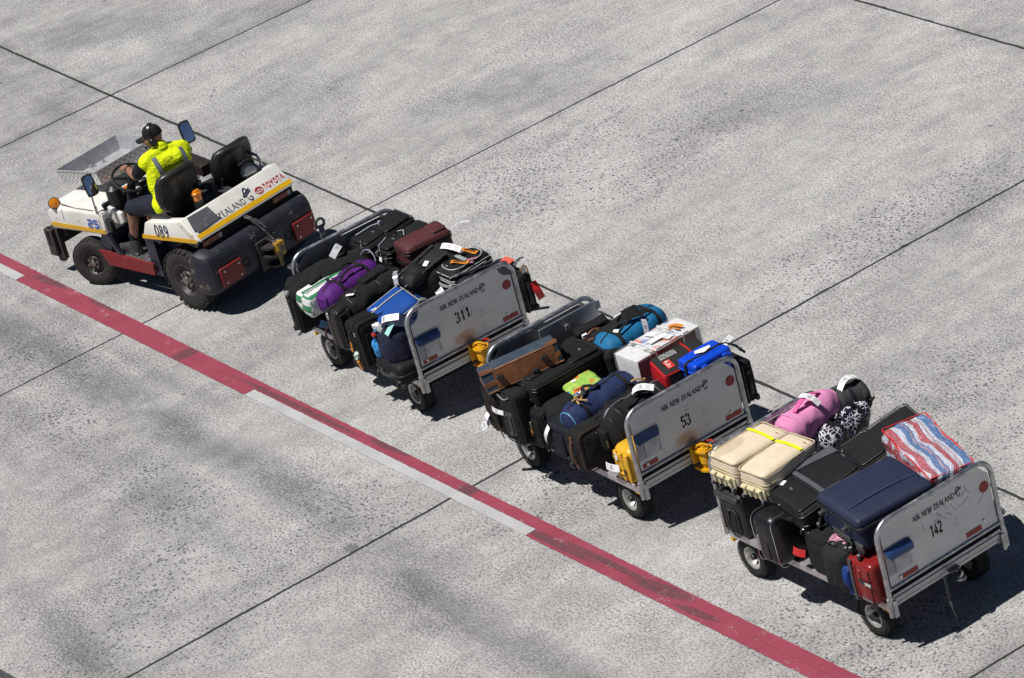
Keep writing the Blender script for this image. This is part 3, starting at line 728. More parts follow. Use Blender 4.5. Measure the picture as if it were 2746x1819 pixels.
# amber indicator lamps, hood rope
amber = NT('amber_lens'); amber.b.inputs['Coat Weight'].default_value = 1.
amberm = amber.out((.62, .20, .004), .25)
for y, x in ((-.76, -2.60), (.86, -2.60)):
    mb = MB(); M = Matrix.Translation((x, y, 1.085)) @ Matrix.Rotation(R(-28), 4, 'Z') @ Matrix.Rotation(R(70), 4, 'Y')
    mb.lathe([(.001, -.035), (.075, -.035), (.08, .01), (.072, .02)], M, 22); l = mb.build('indicator_lamp', blackp, tr)
    mb = MB(); mb.lathe([(.071, .015), (.066, .034), (.04, .046), (.001, .05)], M, 22); mb.build('lens', amberm, l)
mb = MB(); mb.tube([(-2.52, -.735, 1.09), (-2.2, -.74, 1.075), (-1.75, -.75, 1.115)], .006, 6); mb.build('hood_rod', plain('rod_rust', (.10, .05, .025), .6), tr)
# front bumper
mb = MB(); mb.rbox((.14, 1.74, .28), .03, 2, M=Matrix.Translation((-2.90, .05, .53))); mb.box((-2.90, YL + .01, .47), (.17, .10, .40), bev=.02); mb.box((-2.90, YR - .01, .47), (.17, .10, .40), bev=.02); mb.box((-2.74, YL + .03, .46), (.05, .07, .46), bev=.01); mb.box((-2.74, YR - .03, .46), (.05, .07, .46), bev=.01); mb.box((-2.84, YL + .04, .24), (.10, .06, .12)); mb.box((-2.72, .05, .62), (.2, 1.5, .14)); mb.build('front_bumper', grimy, tr)
# lower body, foot well, sills
mb = MB()
mb.hull([(x, y, z) for y in (-.75, .85) for x, z in ((-1.72, .80), (-1.52, .80), (-1.66, .42), (-1.86, .54))])
mb.hull([(x, y, z) for y in (-.74, .84) for x, z in ((-.80, .90), (-.62, .90), (-.62, .34), (-.80, .34))])
mb.box((-1.25, .05, .48), (1.1, 1.48, .06)); mb.box((-1.25, .05, .37), (1.0, 1.3, .14)); mb.box((-2.3, .05, .62), (1.0, .85, .28))
mb.hull([(x, y, z) for y in (-.55, .65) for x, z in ((-.7, 1.02), (-.05, 1.06), (.36, .98), (.36, .40), (-.7, .40))])
for y in (YL + .02, YR - .06): mb.prism([(-.66, .90), (-.45, .86), (-.38, .92), (.02, .99), (.34, .94), (.44, 1.05), (.36, 1.10), (-.62, .98)], lambda a, b, q, y=y: (a, y + q, b), 0, .04)
mb.build('chassis', navyp, tr)
mb = MB(); mb.hull([(x, y, z) for y in (-.80, -.765) for x, z in ((-1.84, .545), (-.70, .535), (-.72, .37), (-1.68, .345))]); mb.build('sill', redpaint, tr)
mb = MB(); mb.hull([(x, y, z) for y in (.87, .90) for x, z in ((-1.84, .545), (-.70, .535), (-.72, .37), (-1.68, .345))]); mb.build('sill', redpaint, tr)
mb = MB(); mb.hull([(x, y, z) for y in (-.79, -.74) for x, z in ((-1.56, .82), (-1.42, .60), (-1.36, .545), (-1.44, .545), (-1.60, .80))]); mb.build('kick_plate', plain('kick_gloss', (.03, .03, .045), .12, .3, .3, 5), tr)
mb = MB(); mb.box((-1.50, -.72, .93), (.10, .07, .16), bev=.012); mb.build('foot_box', blackp, tr)
mb = MB(); mb.box((-1.16, -.58, .515), (.7, .34, .012)); mb.build('foot_plate', steel, tr)
# rear body: side wings and the sloping tail panel
rear = MB()
def wing(y0, y1):
    rear.hull([(x, y, z) for y in (y0, y1) for x, z in ((-.62, 1.15), (-.76, .90), (.40, 1.02), (.14, 1.29), (-.15, 1.215))])
wing(YL, YL + .14); wing(YR - .14, YR)
rear.hull([(x, y, z) for y in (YL + .02, YR - .02) for x, z in ((.13, 1.30), (.20, 1.325), (.47, 1.075), (.45, 1.04), (.16, 1.22))])
rear.bevel(.014, 2)
rb = rear.build('tail_body', whitep, tr, 40)
mb = MB(); mb.prism([(-.76, .905), (.40, 1.025), (.405, 1.085), (-.74, .965)], lambda a, b, q: (a, YL - q, b), .001, .006); mb.build('stripe', stripey, rb)
tn = Vector((.25, 0, .27)).normalized(); td = Vector((.27, 0, -.25)).normalized()        # tail panel normal and downhill direction
tail = lambda y, s, off=.004: Vector((.20, y, 1.325)) + td * s + tn * off
mb = MB(); a = [tail(YL + .02, .285, .004), tail(YL + .02, .352, .004), tail(YR - .02, .352, .004), tail(YR - .02, .285, .004)]; mb.f([mb.v(p) for p in a]); mb.build('stripe', stripey, rb)
tt = lambda y0, s0: (lambda a, b: tail(y0 + a, s0 - b, .0075))
mb = MB(); draw_text(mb, 'ZEALAND', tt(-.335, .262), .085, 0, 0, .46); mb.build('airline_lettering', inknavy, rb, flip=False)
mb = MB(); draw_strokes(mb, KORU, lambda a, b: tail(.145 + .15 * a, .272 - .20 * b, .0075), bold=1.25); mb.build('koru_emblem', inknavy, rb, flip=False)
mb = MB(); draw_text(mb, 'TOYOTA', tt(.475, .245), .085, 0, 0, .345, bold=1.15); mb.build('maker_lettering', inkred, rb, flip=False)
mb = MB()
def ringst(cx, cs, ry, rs, w): 
    P = [(cx + ry * math.cos(2 * PI * k / 20), cs + rs * math.sin(2 * PI * k / 20)) for k in range(21)]
    draw_strokes(mb, [(P, w)], lambda a, b: tail(a, b, .0075))
ringst(.395, .205, .062, .046, .010); ringst(.395, .205, .022, .042, .008); ringst(.395, .188, .045, .020, .008)
mb.build('maker_emblem', inkred, rb, flip=False)
mb = MB()
for kk, x0 in (('e0', -.435), ('e8', -.335), ('e9', -.235)): draw_strokes(mb, G[kk][1], lambda a, b, x0=x0: (x0 + .135 * a, YL - .0085, .975 + .011 * (x0 + .5) * 8 + .012 * a + .185 * b))
mb.build('fleet_number', inknavy, rb, flip=False)
# rust at the broken rear corner
mb = MB(); mb.hull([(.07, YL - .004, 1.26), (.16, YL - .004, 1.30), (.42, YL - .004, 1.06), (.36, YL - .004, 1.01), (.15, YL + .05, 1.335), (.46, YL + .06, 1.085), (.44, YL + .06, 1.04)]); mb.bevel(.01)
mb.build('rusty_corner', worn('rusty_white', (.66, .62, .56), (.24, .12, .05), .42, .6, 10, dirt=.5, dirtcol=(.3, .16, .07)), rb)
# hatch plate lying on the tail
mb = MB(); mb.hull([tail(y, s, o) for y, s in ((-.70, .02), (-.36, .03), (-.34, .20), (-.75, .22)) for o in (.012, .022)]); mb.hull([tail(y, s, o) for y, s in ((-.72, .215), (-.34, .195), (-.33, .24), (-.72, .265)) for o in (.008, .02)]); mb.build('cover_plate', worn('plate_grey', (.22, .22, .23), (.42, .42, .42), .42, .4, 12, .6), tr)
mb = MB(); mb.box((.36, .05, 1.00), (.20, 1.54, .14)); mb.build('lamp_recess', blackm, tr)
for y in (-.58, .62):
    mb = MB(); mb.box((.455, y, 1.0), (.03, .30, .075), bev=.008); l = mb.build('tail_lamp', plain('lens_red', (.16, .010, .008), .25), tr)
    mb = MB(); mb.box((.458, y + (-.10), 1.0), (.032, .09, .07), bev=.008); mb.build('lens', plain('lens_amber', (.20, .06, .005), .25), l)
    mb = MB(); mb.box((.458, y + .13, 1.0), (.032, .06, .07), bev=.008); mb.build('lens', plain('lens_clear', (.25, .25, .26), .2), l)
# cast counterweight bumper with wrapped ends
mb = MB(); sec = [(.30, .40), (.33, .88), (.385, .935), (.44, .935), (.555, .885), (.605, .845), (.630, .79), (.638, .72), (.632, .42), (.60, .36), (.54, .33), (.40, .33)]
ends = [(-.90, .62), (-.885, .82), (-.84, .95), (-.76, 1.0), (.84, 1.0), (.91, .94), (.955, .8), (.97, .58)]
rows = []
for y, k in ends: rows.append([(.30 + (x - .30) * k - (.12 * (1 - k) if k < .9 else 0), y, .60 + (z - .60) * (.55 + .45 * k)) for x, z in sec])
mb.grid(rows, True, True, True)
bp = mb.build('counterweight', worn('weight_navy', (.011, .013, .025), (.20, .165, .12), .405, .58, 9, dirt=.8, dirtcol=(.045, .036, .027)), tr, 32)
for y in (-.575, .70):
    mb = MB(); mb.rbox((.05, .36, .255), .012, 1, M=Matrix.Translation((.652, y, .555))); b = mb.build('buffer_pad', redpaint, bp)
    mb = MB()
    for dy in (-.12, .12):
        for dz in (-.08, .08): mb.lathe([(.001, .012), (.012, .010), (.014, 0)], Matrix.Translation((.675, y + dy, .55 + dz)) @ Matrix.Rotation(R(90), 4, 'Y'), 8)
    mb.build('bolts', steel, b)
for y in (-.30, .44):
    mb = MB(); mb.lathe([(.001, -.01), (.045, -.01), (.05, .006), (.06, .006), (.062, -.01)], Matrix.Translation((.636, y, .56)) @ Matrix.Rotation(R(90), 4, 'Y'), 18); mb.build('bolt_hole', blackm, bp)
# tow hitch with yellow hook and release linkage
mb = MB(); mb.box((.655, .07, .52), (.04, .36, .40), bev=.01)
for z in (.62, .50): mb.prism([(.66, -.08), (.66, .22), (.84, .20), (.86, .02), (.80, -.06)], lambda a, b, q: (a, b, q), z, z + .03)
mb.prism([(.66, -.02), (.66, .16), (.82, .14), (.82, .0)], lambda a, b, q: (a, b, q), .35, .37)
hp = mb.build('hitch', grimy, tr)
mb = MB(); mb.rbox((.10, .14, .20), .02, 2, M=Matrix.Translation((.84, .10, .59))); mb.cyl((.82, .09, .50), (.82, .09, .34), .022); mb.build('hitch_hook', worn('hook_yellow', (.42, .24, .012), (.07, .055, .04), .50, .5, 9), hp)
mb = MB(); mb.tube([(.46, -.02, 1.04), (.54, .03, .985), (.60, .06, .90)], .030); mb.tube([(.55, .035, .97), (.68, .085, .80), (.78, .10, .70)], .014); mb.tube([(.53, .09, .97), (.66, .12, .84)], .010)
mb.tube([(.70, .05, .72), (.80, .09, .67), (.83, .15, .68)], .018); mb.build('release_linkage', worn('linkage', (.06, .055, .06), (.32, .30, .28), .48, .4, 14, .6), hp)
# wheels
def tractor_wheel(x, y, side, Rr, w, steer, lugs, rimcol):
    M = Matrix.Translation((x, y, Rr)) @ Matrix.Rotation(R(steer), 4, 'Z') @ Matrix.Rotation(R(90) * side, 4, 'X')
    mb = MB(); mb.lathe(tyre_prof(Rr - .012, w), M, 44)
    if lugs: tread(mb, M, Rr - .012, w, 30, .009, .35, .55)
    else:
        for z in (-.3, -.1, .1, .3): mb.lathe([(Rr - .014, z * w - .012), (Rr - .001, z * w - .010), (Rr - .001, z * w + .010), (Rr - .014, z * w + .012)], M, 44)
    ty = mb.build('wheel', plain('tractor_tyre', (.030, .028, .026), .8, 0, .3, 16, .3), tr, 50)
    mb = MB(); q = Rr * .56; M = M @ Matrix.Translation((0, 0, w * .30))
    mb.lathe([(.001, .015), (q * .46, .015), (q * .55, -.012), (q * .74, -.016), (q * .86, .02), (q * .92, w * .16), (q * 1.0, w * .17), (q, -.10), (.001, -.06)], M, 36); rm = mb.build('rim', rimcol, ty, 40)
    mb = MB()
    for k in range(6):
        a = 2 * PI * k / 6 + .3; p = Vector((q * .40 * math.cos(a), q * .40 * math.sin(a), 0)); mb.cyl(M @ (p + Vector((0, 0, .01))), M @ (p + Vector((0, 0, .042))), .017, seg=6)
    mb.lathe([(.001, .05), (q * .22, .045), (q * .26, .015)], M, 16); mb.build('wheel_nuts', metal('nut_steel', (.30, .29, .27), .4), ty)
rimd = worn('tractor_rim', (.028, .026, .026), (.14, .11, .08), .38, .5, 12)
tractor_wheel(-.05, -.70, 1, .425, .24, 0, True, rimd); tractor_wheel(-.05, .80, -1, .425, .24, 0, True, rimd)
tractor_wheel(-2.02, -.76, 1, .335, .19, 19, False, rimd); tractor_wheel(-2.02, .82, -1, .335, .19, 19, False, rimd)
# chequer-plate tray on the hood
TR_ = Matrix.Translation((-2.35, .10, 1.235)) @ Matrix.Rotation(R(-7.6), 4, 'Y')
def chequer():
    t = NT('chequer_plate'); o = t.coord(); k = 13.5
    x, y, z = t.sep(o)
    u = t.math('MULTIPLY', t.math('ADD', t.math('ADD', x, y), t.math('MULTIPLY', z, 1.0)), k)
    v = t.math('MULTIPLY', t.math('SUBTRACT', t.math('ADD', x, y), t.math('MULTIPLY', z, 1.0)), k)
    fu = t.math('ABSOLUTE', t.math('SUBTRACT', t.math('FRACT', u), .5)); fv = t.math('ABSOLUTE', t.math('SUBTRACT', t.math('FRACT', v), .5))
    par = t.math('FRACT', t.math('MULTIPLY', t.math('ADD', t.math('FLOOR', u), t.math('FLOOR', v)), .5))
    a = t.math('MULTIPLY', t.math('LESS_THAN', fu, .20), t.math('LESS_THAN', fv, .44)); b = t.math('MULTIPLY', t.math('LESS_THAN', fv, .20), t.math('LESS_THAN', fu, .44))
    d = t.math('ADD', t.math('MULTIPLY', a, t.math('GREATER_THAN', par, .25)), t.math('MULTIPLY', b, t.math('LESS_THAN', par, .25)))
    col = t.mix(d, (.46, .46, .47), (.78, .78, .79)); t.bump(d, .9, .006)
    return t.out(col, .36, .35)
sheet = plain('tray_sheet', (.42, .43, .45), .42, .25, .2, 12)
chq = chequer()
mb = MB(); w2, l2, h2 = .47, .535, .20
for (a, b) in (((-w2, -l2), (w2, -l2)), ((w2, -l2), (w2, l2)), ((w2, l2), (-w2, l2)), ((-w2, l2), (-w2, -l2))):
    a, b = Vector((*a, 0)), Vector((*b, 0)); n = (b - a).normalized().cross(Vector((0, 0, 1)))
    k = .94
    mb.f([mb.v(p) for p in (a * k, b * k, b + Vector((0, 0, h2)), a + Vector((0, 0, h2)))])
tro = mb.build('tray', chq, tr, flip=False, M=TR_)
mb = MB()
for (a, b) in (((-w2, -l2), (w2, -l2)), ((w2, -l2), (w2, l2)), ((w2, l2), (-w2, l2)), ((-w2, l2), (-w2, -l2))):
    a, b = Vector((*a, 0)), Vector((*b, 0)); k = .985
    mb.f([mb.v(p) for p in (a * k * .94 + Vector((0, 0, .012)), a * k + Vector((0, 0, h2)), b * k + Vector((0, 0, h2)), b * k * .94 + Vector((0, 0, .012)))])
    mb.tube([a + Vector((0, 0, h2)), b + Vector((0, 0, h2))], .009, 6)
mb.f([mb.v(p) for p in ((-w2 * .93, -l2 * .93, .012), (w2 * .93, -l2 * .93, .012), (w2 * .93, l2 * .93, .012), (-w2 * .93, l2 * .93, .012))])
mb.build('tray_lining', sheet, tro, flip=False)
for c_, d_ in (((-.36, -.05, .03), (.04, .09, .05)), ((-.30, .1, .03), (.03, .04, .05))):
    mb = MB(); mb.box(c_, d_, bev=.008); mb.build('bracket', alu, tro)
# steering wheel and column
SW = Matrix.Translation((-1.13, -.43, 1.545)) @ Matrix.Rotation(R(28), 4, 'Y')
mb = MB(); mb.tube([SW @ Vector((.25 * math.cos(2 * PI * k / 32), .25 * math.sin(2 * PI * k / 32), 0)) for k in range(32)], .019, 8, closed=True)
for a in (0, 125, 235): mb.tube([SW @ Vector((0, 0, -.02)), SW @ Vector((.24 * math.cos(R(a)), .24 * math.sin(R(a)), 0))], .020, 8, rs=[.03, .016])
mb.lathe([(.001, .02), (.05, .015), (.075, -.03), (.07, -.07), (.001, -.07)], SW, 20); mb.build('steering_wheel', blackp, tr)
mb = MB(); mb.tube([SW @ Vector((0, 0, -.05)), SW @ Vector((0, 0, -.22)), (-1.28, -.43, 1.10)], .05, 14, rs=[.045, .065, .085]); mb.tube([SW @ Vector((.0, .04, -.12)), SW @ Vector((.05, .20, -.08))], .012); mb.build('steering_column', inside, tr)
# seats: shell back with a rolled rim and side cut-outs
def seat(x, y, z):
    M = Matrix.Translation((x, y, z))
    mb = MB()
    def cush(p, t): p.z -= .03 * (1 - t[1] ** 2) * (t[2] > 0); return p
    mb.rbox((.58, .54, .13), .05, 5, (0, 0, .015), fn=cush, M=M @ Matrix.Translation((-.32, 0, .02)))
    mb.box((-.32, 0, -.10), (.44, .40, .14), M, bev=.02)
    o1 = mb.build('seat', plain('seat_vinyl', (.017, .017, .018), .45, 0, .25, 20), tr)
    B = M @ Matrix.Translation((-.05, 0, .07)) @ Matrix.Rotation(R(11), 4, 'Y')
    mb = MB()
    outline = [(-.20, -.02), (-.30, .08), (-.335, .24), (-.325, .42), (-.28, .53), (-.17, .575), (0, .585), (.17, .575), (.28, .53), (.325, .42), (.335, .24), (.30, .08), (.20, -.02)]
    n = len(outline)
    cx, cy = 0, .28
    def ringp(k, off, e=0.): return [B @ Vector((off + .09 * (abs(cx + (a - cx) * k) / .335) ** 2 * -1, cx + (a - cx) * k + e, cy + (b - cy) * k)) for a, b in outline]
    rows = [ringp(.05, .015), ringp(.55, .02), ringp(.80, .028), ringp(.86, .045), ringp(.97, .05), ringp(1.0, .02), ringp(.98, -.03), ringp(.86, -.06), ringp(.6, -.05), ringp(.05, -.045)]
    mb.grid(rows, True, True, True)
    o2 = mb.build('backrest', plain('seat_shell', (.015, .015, .016), .40, 0, .2, 24), tr, 60)
    mb = MB(); mb.box((.042, 0, .24), (.012, .40, .40), B, bev=.012)
    mb.build('back_cover', plain('seat_cover', (.014, .014, .015), .62, 0, .2, 18), o2)
    for sg in (-1, 1):
        mb = MB(); mb.rbox((.03, .055, .12), .026, 2, M=B @ Matrix.Translation((.022, .262 * sg, .14)))
        mb.build('side_slot', plain('slot_dark', (.004, .004, .004), .9), o2)
    return o2
seat(-.14, -.42, 1.21); seat(-.14, .50, 1.10)
mb = MB(); mb.box((-.52, .18, 1.08), (.36, .24, .10), bev=.02); mb.box((-.10, .05, 1.16), (.26, .44, .16), bev=.02); mb.box((-.4, .75, 1.02), (.5, .12, .14), bev=.02); mb.box((-.55, .5, 1.03), (.6, .5, .06), bev=.01); mb.build('seat_base', plain('base_grey', (.030, .033, .040), .6, 0, .25, 12), tr)
mb = MB(); mb.tube([(-.18, .09, 1.16), (-.16, .10, 1.42)], .012); mb.ell((-.16, .10, 1.43), (.028, .028, .022)); mb.build('brake_lever', plain('lever_grey', (.12, .12, .12), .4), tr)
# brown box on the far side of the cockpit
mb = MB(); mb.rbox((.52, .20, .16), .02, 2, M=Matrix.Translation((-.92, .47, 1.31)) @ Matrix.Rotation(R(-8), 4, 'Z')); bx_ = mb.build('side_console', worn('console_brown', (.030, .020, .017), (.07, .04, .03), .4, .4, 10), tr)
mb = MB(); mb.box((-1.08, .44, 1.397), (.10, .10, .012), Matrix.Rotation(R(20), 4, 'Z')); mb.build('paper_notice', whitelabel, bx_)
# beacon, flood lamp, grab rail, mirrors
mb = MB(); mb.lathe([(.001, 1.30), (.075, 1.30), (.075, 1.36), (.001, 1.36)], Matrix.Translation((.02, -.32, 0)), 22); bo = mb.build('beacon', blackp, tr)
mb = MB(); mb.lathe([(.062, 1.36), (.060, 1.44), (.070, 1.445), (.070, 1.465), (.055, 1.475), (.045, 1.50), (.001, 1.505)], Matrix.Translation((.02, -.32, 0)), 22)
bm_ = NT('beacon_lens'); bm_.b.inputs['Coat Weight'].default_value = .8; mb.build('lens', bm_.out((.70, .20, .004), .22), bo)
mb = MB(); mb.box((.02, -.32, 1.25), (.16, .16, .12), bev=.01); mb.build('bracket', blackm, bo)
FM = Matrix.Translation((.04, .545, 1.335)) @ Matrix.Rotation(R(78), 4, 'Y') @ Matrix.Rotation(R(14), 4, 'X')
mb = MB(); mb.lathe([(.001, -.10), (.06, -.095), (.10, -.05), (.122, .01), (.125, .04), (.108, .045), (.10, .035)], FM, 26); mb.tube([FM @ Vector((-.125, -.10, 0)), FM @ Vector((-.15, 0, .0)), FM @ Vector((-.125, .10, 0))], .016); mb.cyl(FM @ Vector((.12, 0, 0)), FM @ Vector((.20, 0, 0)), .015); fo = mb.build('flood_lamp', blackp, tr, 45)
mb = MB(); mb.lathe([(.001, .046), (.06, .042), (.101, .030)], FM, 26); mb.build('lens', plain('lamp_glass', (.30, .30, .31), .12, .5, .25, 60), fo)
mb = MB(); mb.tube([(-.02, .80, 1.24), (-.02, .80, 1.36), (-.05, .79, 1.43), (-.12, .77, 1.46), (-.25, .76, 1.46)], .020); mb.build('grab_rail', metal('rail_paint', (.42, .43, .45), .4), tr)
mir = NT('mirror_glass'); mirm = mir.out((.80, .82, .85), .03, 1.)
def mirror(base, mid, head, yaw, hh, ww, tilt):
    mb = MB(); mb.tube([base, mid, head], .012); mb.tube([Vector(base) + Vector((.07, -.02, 0)), Vector(mid) + Vector((.02, 0, -.1))], .008)
    o1 = mb.build('mirror_arm', metal('mirror_arm', (.40, .40, .41), .4), tr)
    M = Matrix.Translation(head) @ Matrix.Rotation(R(yaw), 4, 'Z') @ Matrix.Rotation(R(tilt), 4, 'Y')
    mb = MB(); mb.rbox((.045, ww, hh), .02, 4, (.0, .01, .01), M=M); o2 = mb.build('mirror_shell', blackp, o1)
    mb = MB(); pth = rr_path(ww * .86, hh * .90, .05, 5); c_ = mb.v(M @ Vector((.0275, 0, 0))); vs = [mb.v(M @ Vector((.024, a, b))) for a, b, _ in pth]
    for k in range(len(vs)): mb.f([c_, vs[k], vs[(k + 1) % len(vs)]])
    mb.build('mirror_glass', mirm, o2)
mirror((-1.66, -.77, 1.10), (-1.60, -.80, 1.34), (-1.50, -.84, 1.575), -12, .28, .150, -17)
mirror((-1.60, .84, 1.12), (-1.52, .84, 1.40), (-1.30, .70, 1.62), -12, .29, .160, -18)

# ---------------------------------------------------------------- the driver
PO = Vector((-.42, -.42, 1.21))
per = thing('person', 'driver in yellow hi-vis vest, navy shorts, black cap and ear defenders holding the steering wheel', 'person', TM @ Matrix.Translation(PO))
class PB(MB):
    def __init__(s): super().__init__(); s.M = Matrix.Translation(-PO)
def remesh(o, vox, it=4, fac=.5):
    m = o.modifiers.new('remesh', 'REMESH'); m.mode = 'VOXEL'; m.voxel_size = vox; m.use_smooth_shade = True
    if it: q = o.modifiers.new('smooth', 'SMOOTH'); q.iterations = it; q.factor = fac
    return o
def skin_mat():
    t = NT('skin'); o = t.coord()
    col = t.mix(t.mr(t.noise(o, 30, 4), .3, .7), (.22, .105, .065), (.32, .165, .105))
    t.b.inputs['Subsurface Weight'].default_value = .06; t.b.inputs['Subsurface Radius'].default_value = (.01, .004, .002)
    return t.out(col, .5, 0, .4)
skin = skin_mat()
V = Vector
hL, hR = V((-.48, -.54, 1.32)), V((-.44, -.28, 1.32))
waist, chest = V((-.50, -.40, 1.55)), V((-.50, -.30, 1.80))
sL, sR = V((-.555, -.475, 1.915)), V((-.42, -.02, 1.885))
neck, hd = V((-.52, -.27, 1.99)), V((-.60, -.28, 2.155))
eL, eR = V((-.80, -.585, 1.695)), V((-.64, .12, 1.60))
wL, wR = V((-1.02, -.53, 1.755)), V((-.90, -.16, 1.56))
kL, kR = V((-1.10, -.59, 1.19)), V((-1.08, -.30, 1.18))
aL, aR = V((-1.21, -.63, .70)), V((-1.22, -.32, .70))
HM = Matrix.Translation(hd) @ Matrix.Rotation(R(38), 4, 'Z') @ Matrix.Rotation(R(-8), 4, 'Y')      # head: local -x is the face
mb = PB()
mb.capsule(hL, hR, .13, .13); mb.capsule((hL + hR) / 2, waist, .17, .155); mb.capsule(waist, chest, .155, .17)
mb.capsule(sL, sR, .085, .085); mb.capsule(chest, (sL + sR) / 2 - V((0, 0, .05)), .17, .13)
mb.capsule(neck - V((0, 0, .05)), hd - V((.0, 0, .05)), .075, .07)
for s_, e_, w_ in ((sL, eL, wL), (sR, eR, wR)):
    mb.capsule(s_, e_, .078, .058); mb.capsule(e_, e_.lerp(w_, .45), .058, .056); mb.capsule(e_.lerp(w_, .45), w_, .056, .036)
for h_, k_, a_ in ((hL, kL, aL), (hR, kR, aR)):
    mb.capsule(h_, k_, .115, .080); mb.capsule(k_, k_.lerp(a_, .35) + V((.02, 0, 0)), .078, .074); mb.capsule(k_.lerp(a_, .35) + V((.02, 0, 0)), a_, .074, .045)
# head with jaw, nose, brow, ears
def hp_(x, y, z): return HM @ V((x, y, z))
mb.ell((0, 0, 0), (.122, .096, .125), HM.copy()); mb.capsule(hp_(-.06, 0, -.09), hp_(-.055, 0, -.125), .062, .052); mb.capsule(hp_(-.03, .045, -.085), hp_(-.075, .015, -.12), .035, .035); mb.capsule(hp_(-.03, -.045, -.085), hp_(-.075, -.015, -.12), .035, .035)
mb.capsule(hp_(-.118, 0, -.005), hp_(-.150, 0, -.045), .014, .020); mb.capsule(hp_(-.108, -.04, .012), hp_(-.108, .04, .012), .018, .018)
mb.capsule(hp_(-.118, -.025, -.088), hp_(-.118, .025, -.088), .012, .012); mb.capsule(hp_(-.085, -.055, -.04), hp_(-.085, -.05, -.05), .03, .03); mb.capsule(hp_(-.085, .055, -.04), hp_(-.085, .05, -.05), .03, .03)
for sg in (-1, 1): mb.ell((.01, .098 * sg, -.02), (.028, .012, .042), HM.copy()) if 0 else mb.capsule(hp_(.01, .098 * sg, .0), hp_(.012, .100 * sg, -.045), .018, .014)
# hands closed on the wheel rim
def hand(w_, aim, up, sgn):
    f = (aim - w_).normalized(); u = (up - f * up.dot(f)).normalized(); r = f.cross(u) * sgn
    palm = w_ + f * .055
    mb.capsule(w_, palm + r * .018, .034, .030); mb.capsule(palm - r * .024, palm + r * .026, .022, .022)
    for i, (o_, L) in enumerate(((-.036, .085), (-.012, .098), (.012, .094), (.036, .076))):
        b = palm + r * o_ + f * .018
        c = b + f * L * .45 + u * .006; d = c + f * L * .22 - u * L * .34; e = d - f * L * .16 - u * L * .22
        mb.capsule(b, c, .0125, .0115); mb.capsule(c, d, .0115, .0105); mb.capsule(d, e, .0105, .0095)
    b = w_ + f * .03 - r * .030; c = b - r * .028 + f * .03 - u * .01; d = c + f * .032 - u * .022
    mb.capsule(b, c, .0155, .0135); mb.capsule(c, d, .0135, .011)
hand(wL, V((-1.20, -.52, 1.73)), V((0, -.15, 1)), 1)
hand(wR, V((-1.05, -.24, 1.50)), V((0, .2, 1)), -1)
body = remesh(mb.build('body', skin, per, flip=True), .0062, 3)
# eyes under the cap brim
for sg in (-1, 1):
    mb = PB(); mb.ell(hp_(-.104, .038 * sg, -.012), (.014, .017, .012)); mb.build('eye', plain('eye', (.05, .035, .03), .2), per)
# shirt sleeves, vest, shorts, socks, boots
shirt = fabric('shirt_black', (.011, .011, .013), .85, .3)
mb = PB(); mb.capsule(sL.lerp(eL, .2), sL.lerp(eL, .80), .100, .084); remesh(mb.build('shirt_sleeve', shirt, per), .008, 2)
mb = PB(); mb.capsule(sR.lerp(eR, .2), sR.lerp(eR, .86), .098, .086); remesh(mb.build('shirt_sleeve', shirt, per), .008, 2)
def vestmat():
    t = NT('vest_hi_vis'); o = t.coord()
    n = t.noise(t.mapping(o, sc=(1, 1, 2.2)), 9, 5, .6, .8)
    col = t.mix(t.mr(t.noise(o, 5, 4), .3, .7), (.64, .75, .003), (.76, .87, .006))
    t.bump(n, .75, .03)
    return t.out(col, .75, 0, .25)
mb = PB()
mb.capsule(hL + V((.06, .0, .02)), hR + V((.06, 0, .02)), .165, .165); mb.capsule((hL + hR) / 2 + V((.02, 0, .02)), waist, .20, .185); mb.capsule(waist + V((0, -.05, 0)), chest + V((-.01, -.09, 0)), .165, .175); mb.capsule(waist + V((0, .05, 0)), chest + V((.01, .09, 0)), .165, .175)
mb.capsule(chest + V((-.03, -.12, 0)), sL + V((.01, .03, -.04)), .165, .110); mb.capsule(chest + V((.02, .12, 0)), sR + V((.0, -.02, -.03)), .165, .110)
mb.capsule(sL - V((0, 0, .015)), sL.lerp(eL, .20), .110, .108); mb.capsule(sR - V((0, 0, .015)), sR.lerp(eR, .22), .110, .106); mb.capsule(sL, neck - V((0, 0, .03)), .105, .095); mb.capsule(sR, neck - V((0, 0, .03)), .105, .095)
mb.capsule(chest, waist, .185, .18)
mb.capsule(sL + V((.05, .09, -.12)), hL + V((.05, .03, .03)), .135, .150); mb.capsule(sR + V((.05, -.10, -.10)), hR + V((.05, 0, .03)), .135, .150); mb.capsule(sL + V((.05, .16, -.06)), sR + V((.05, -.16, -.05)), .13, .13)
mb.capsule(neck + V((.01, 0, -.05)), neck + V((0, 0, .03)), .105, .088)
vest = remesh(mb.build('vest', vestmat(), per), .0075, 26, .6)
dt = [vest.modifiers.new('crease', 'DISPLACE')][0]
tx = bpy.data.textures.new('cloth_creases', 'CLOUDS'); tx.noise_scale = .09; tx.noise_depth = 3
dt.texture = tx; dt.strength = .013; dt.mid_level = .5; dt.texture_coords = 'LOCAL'
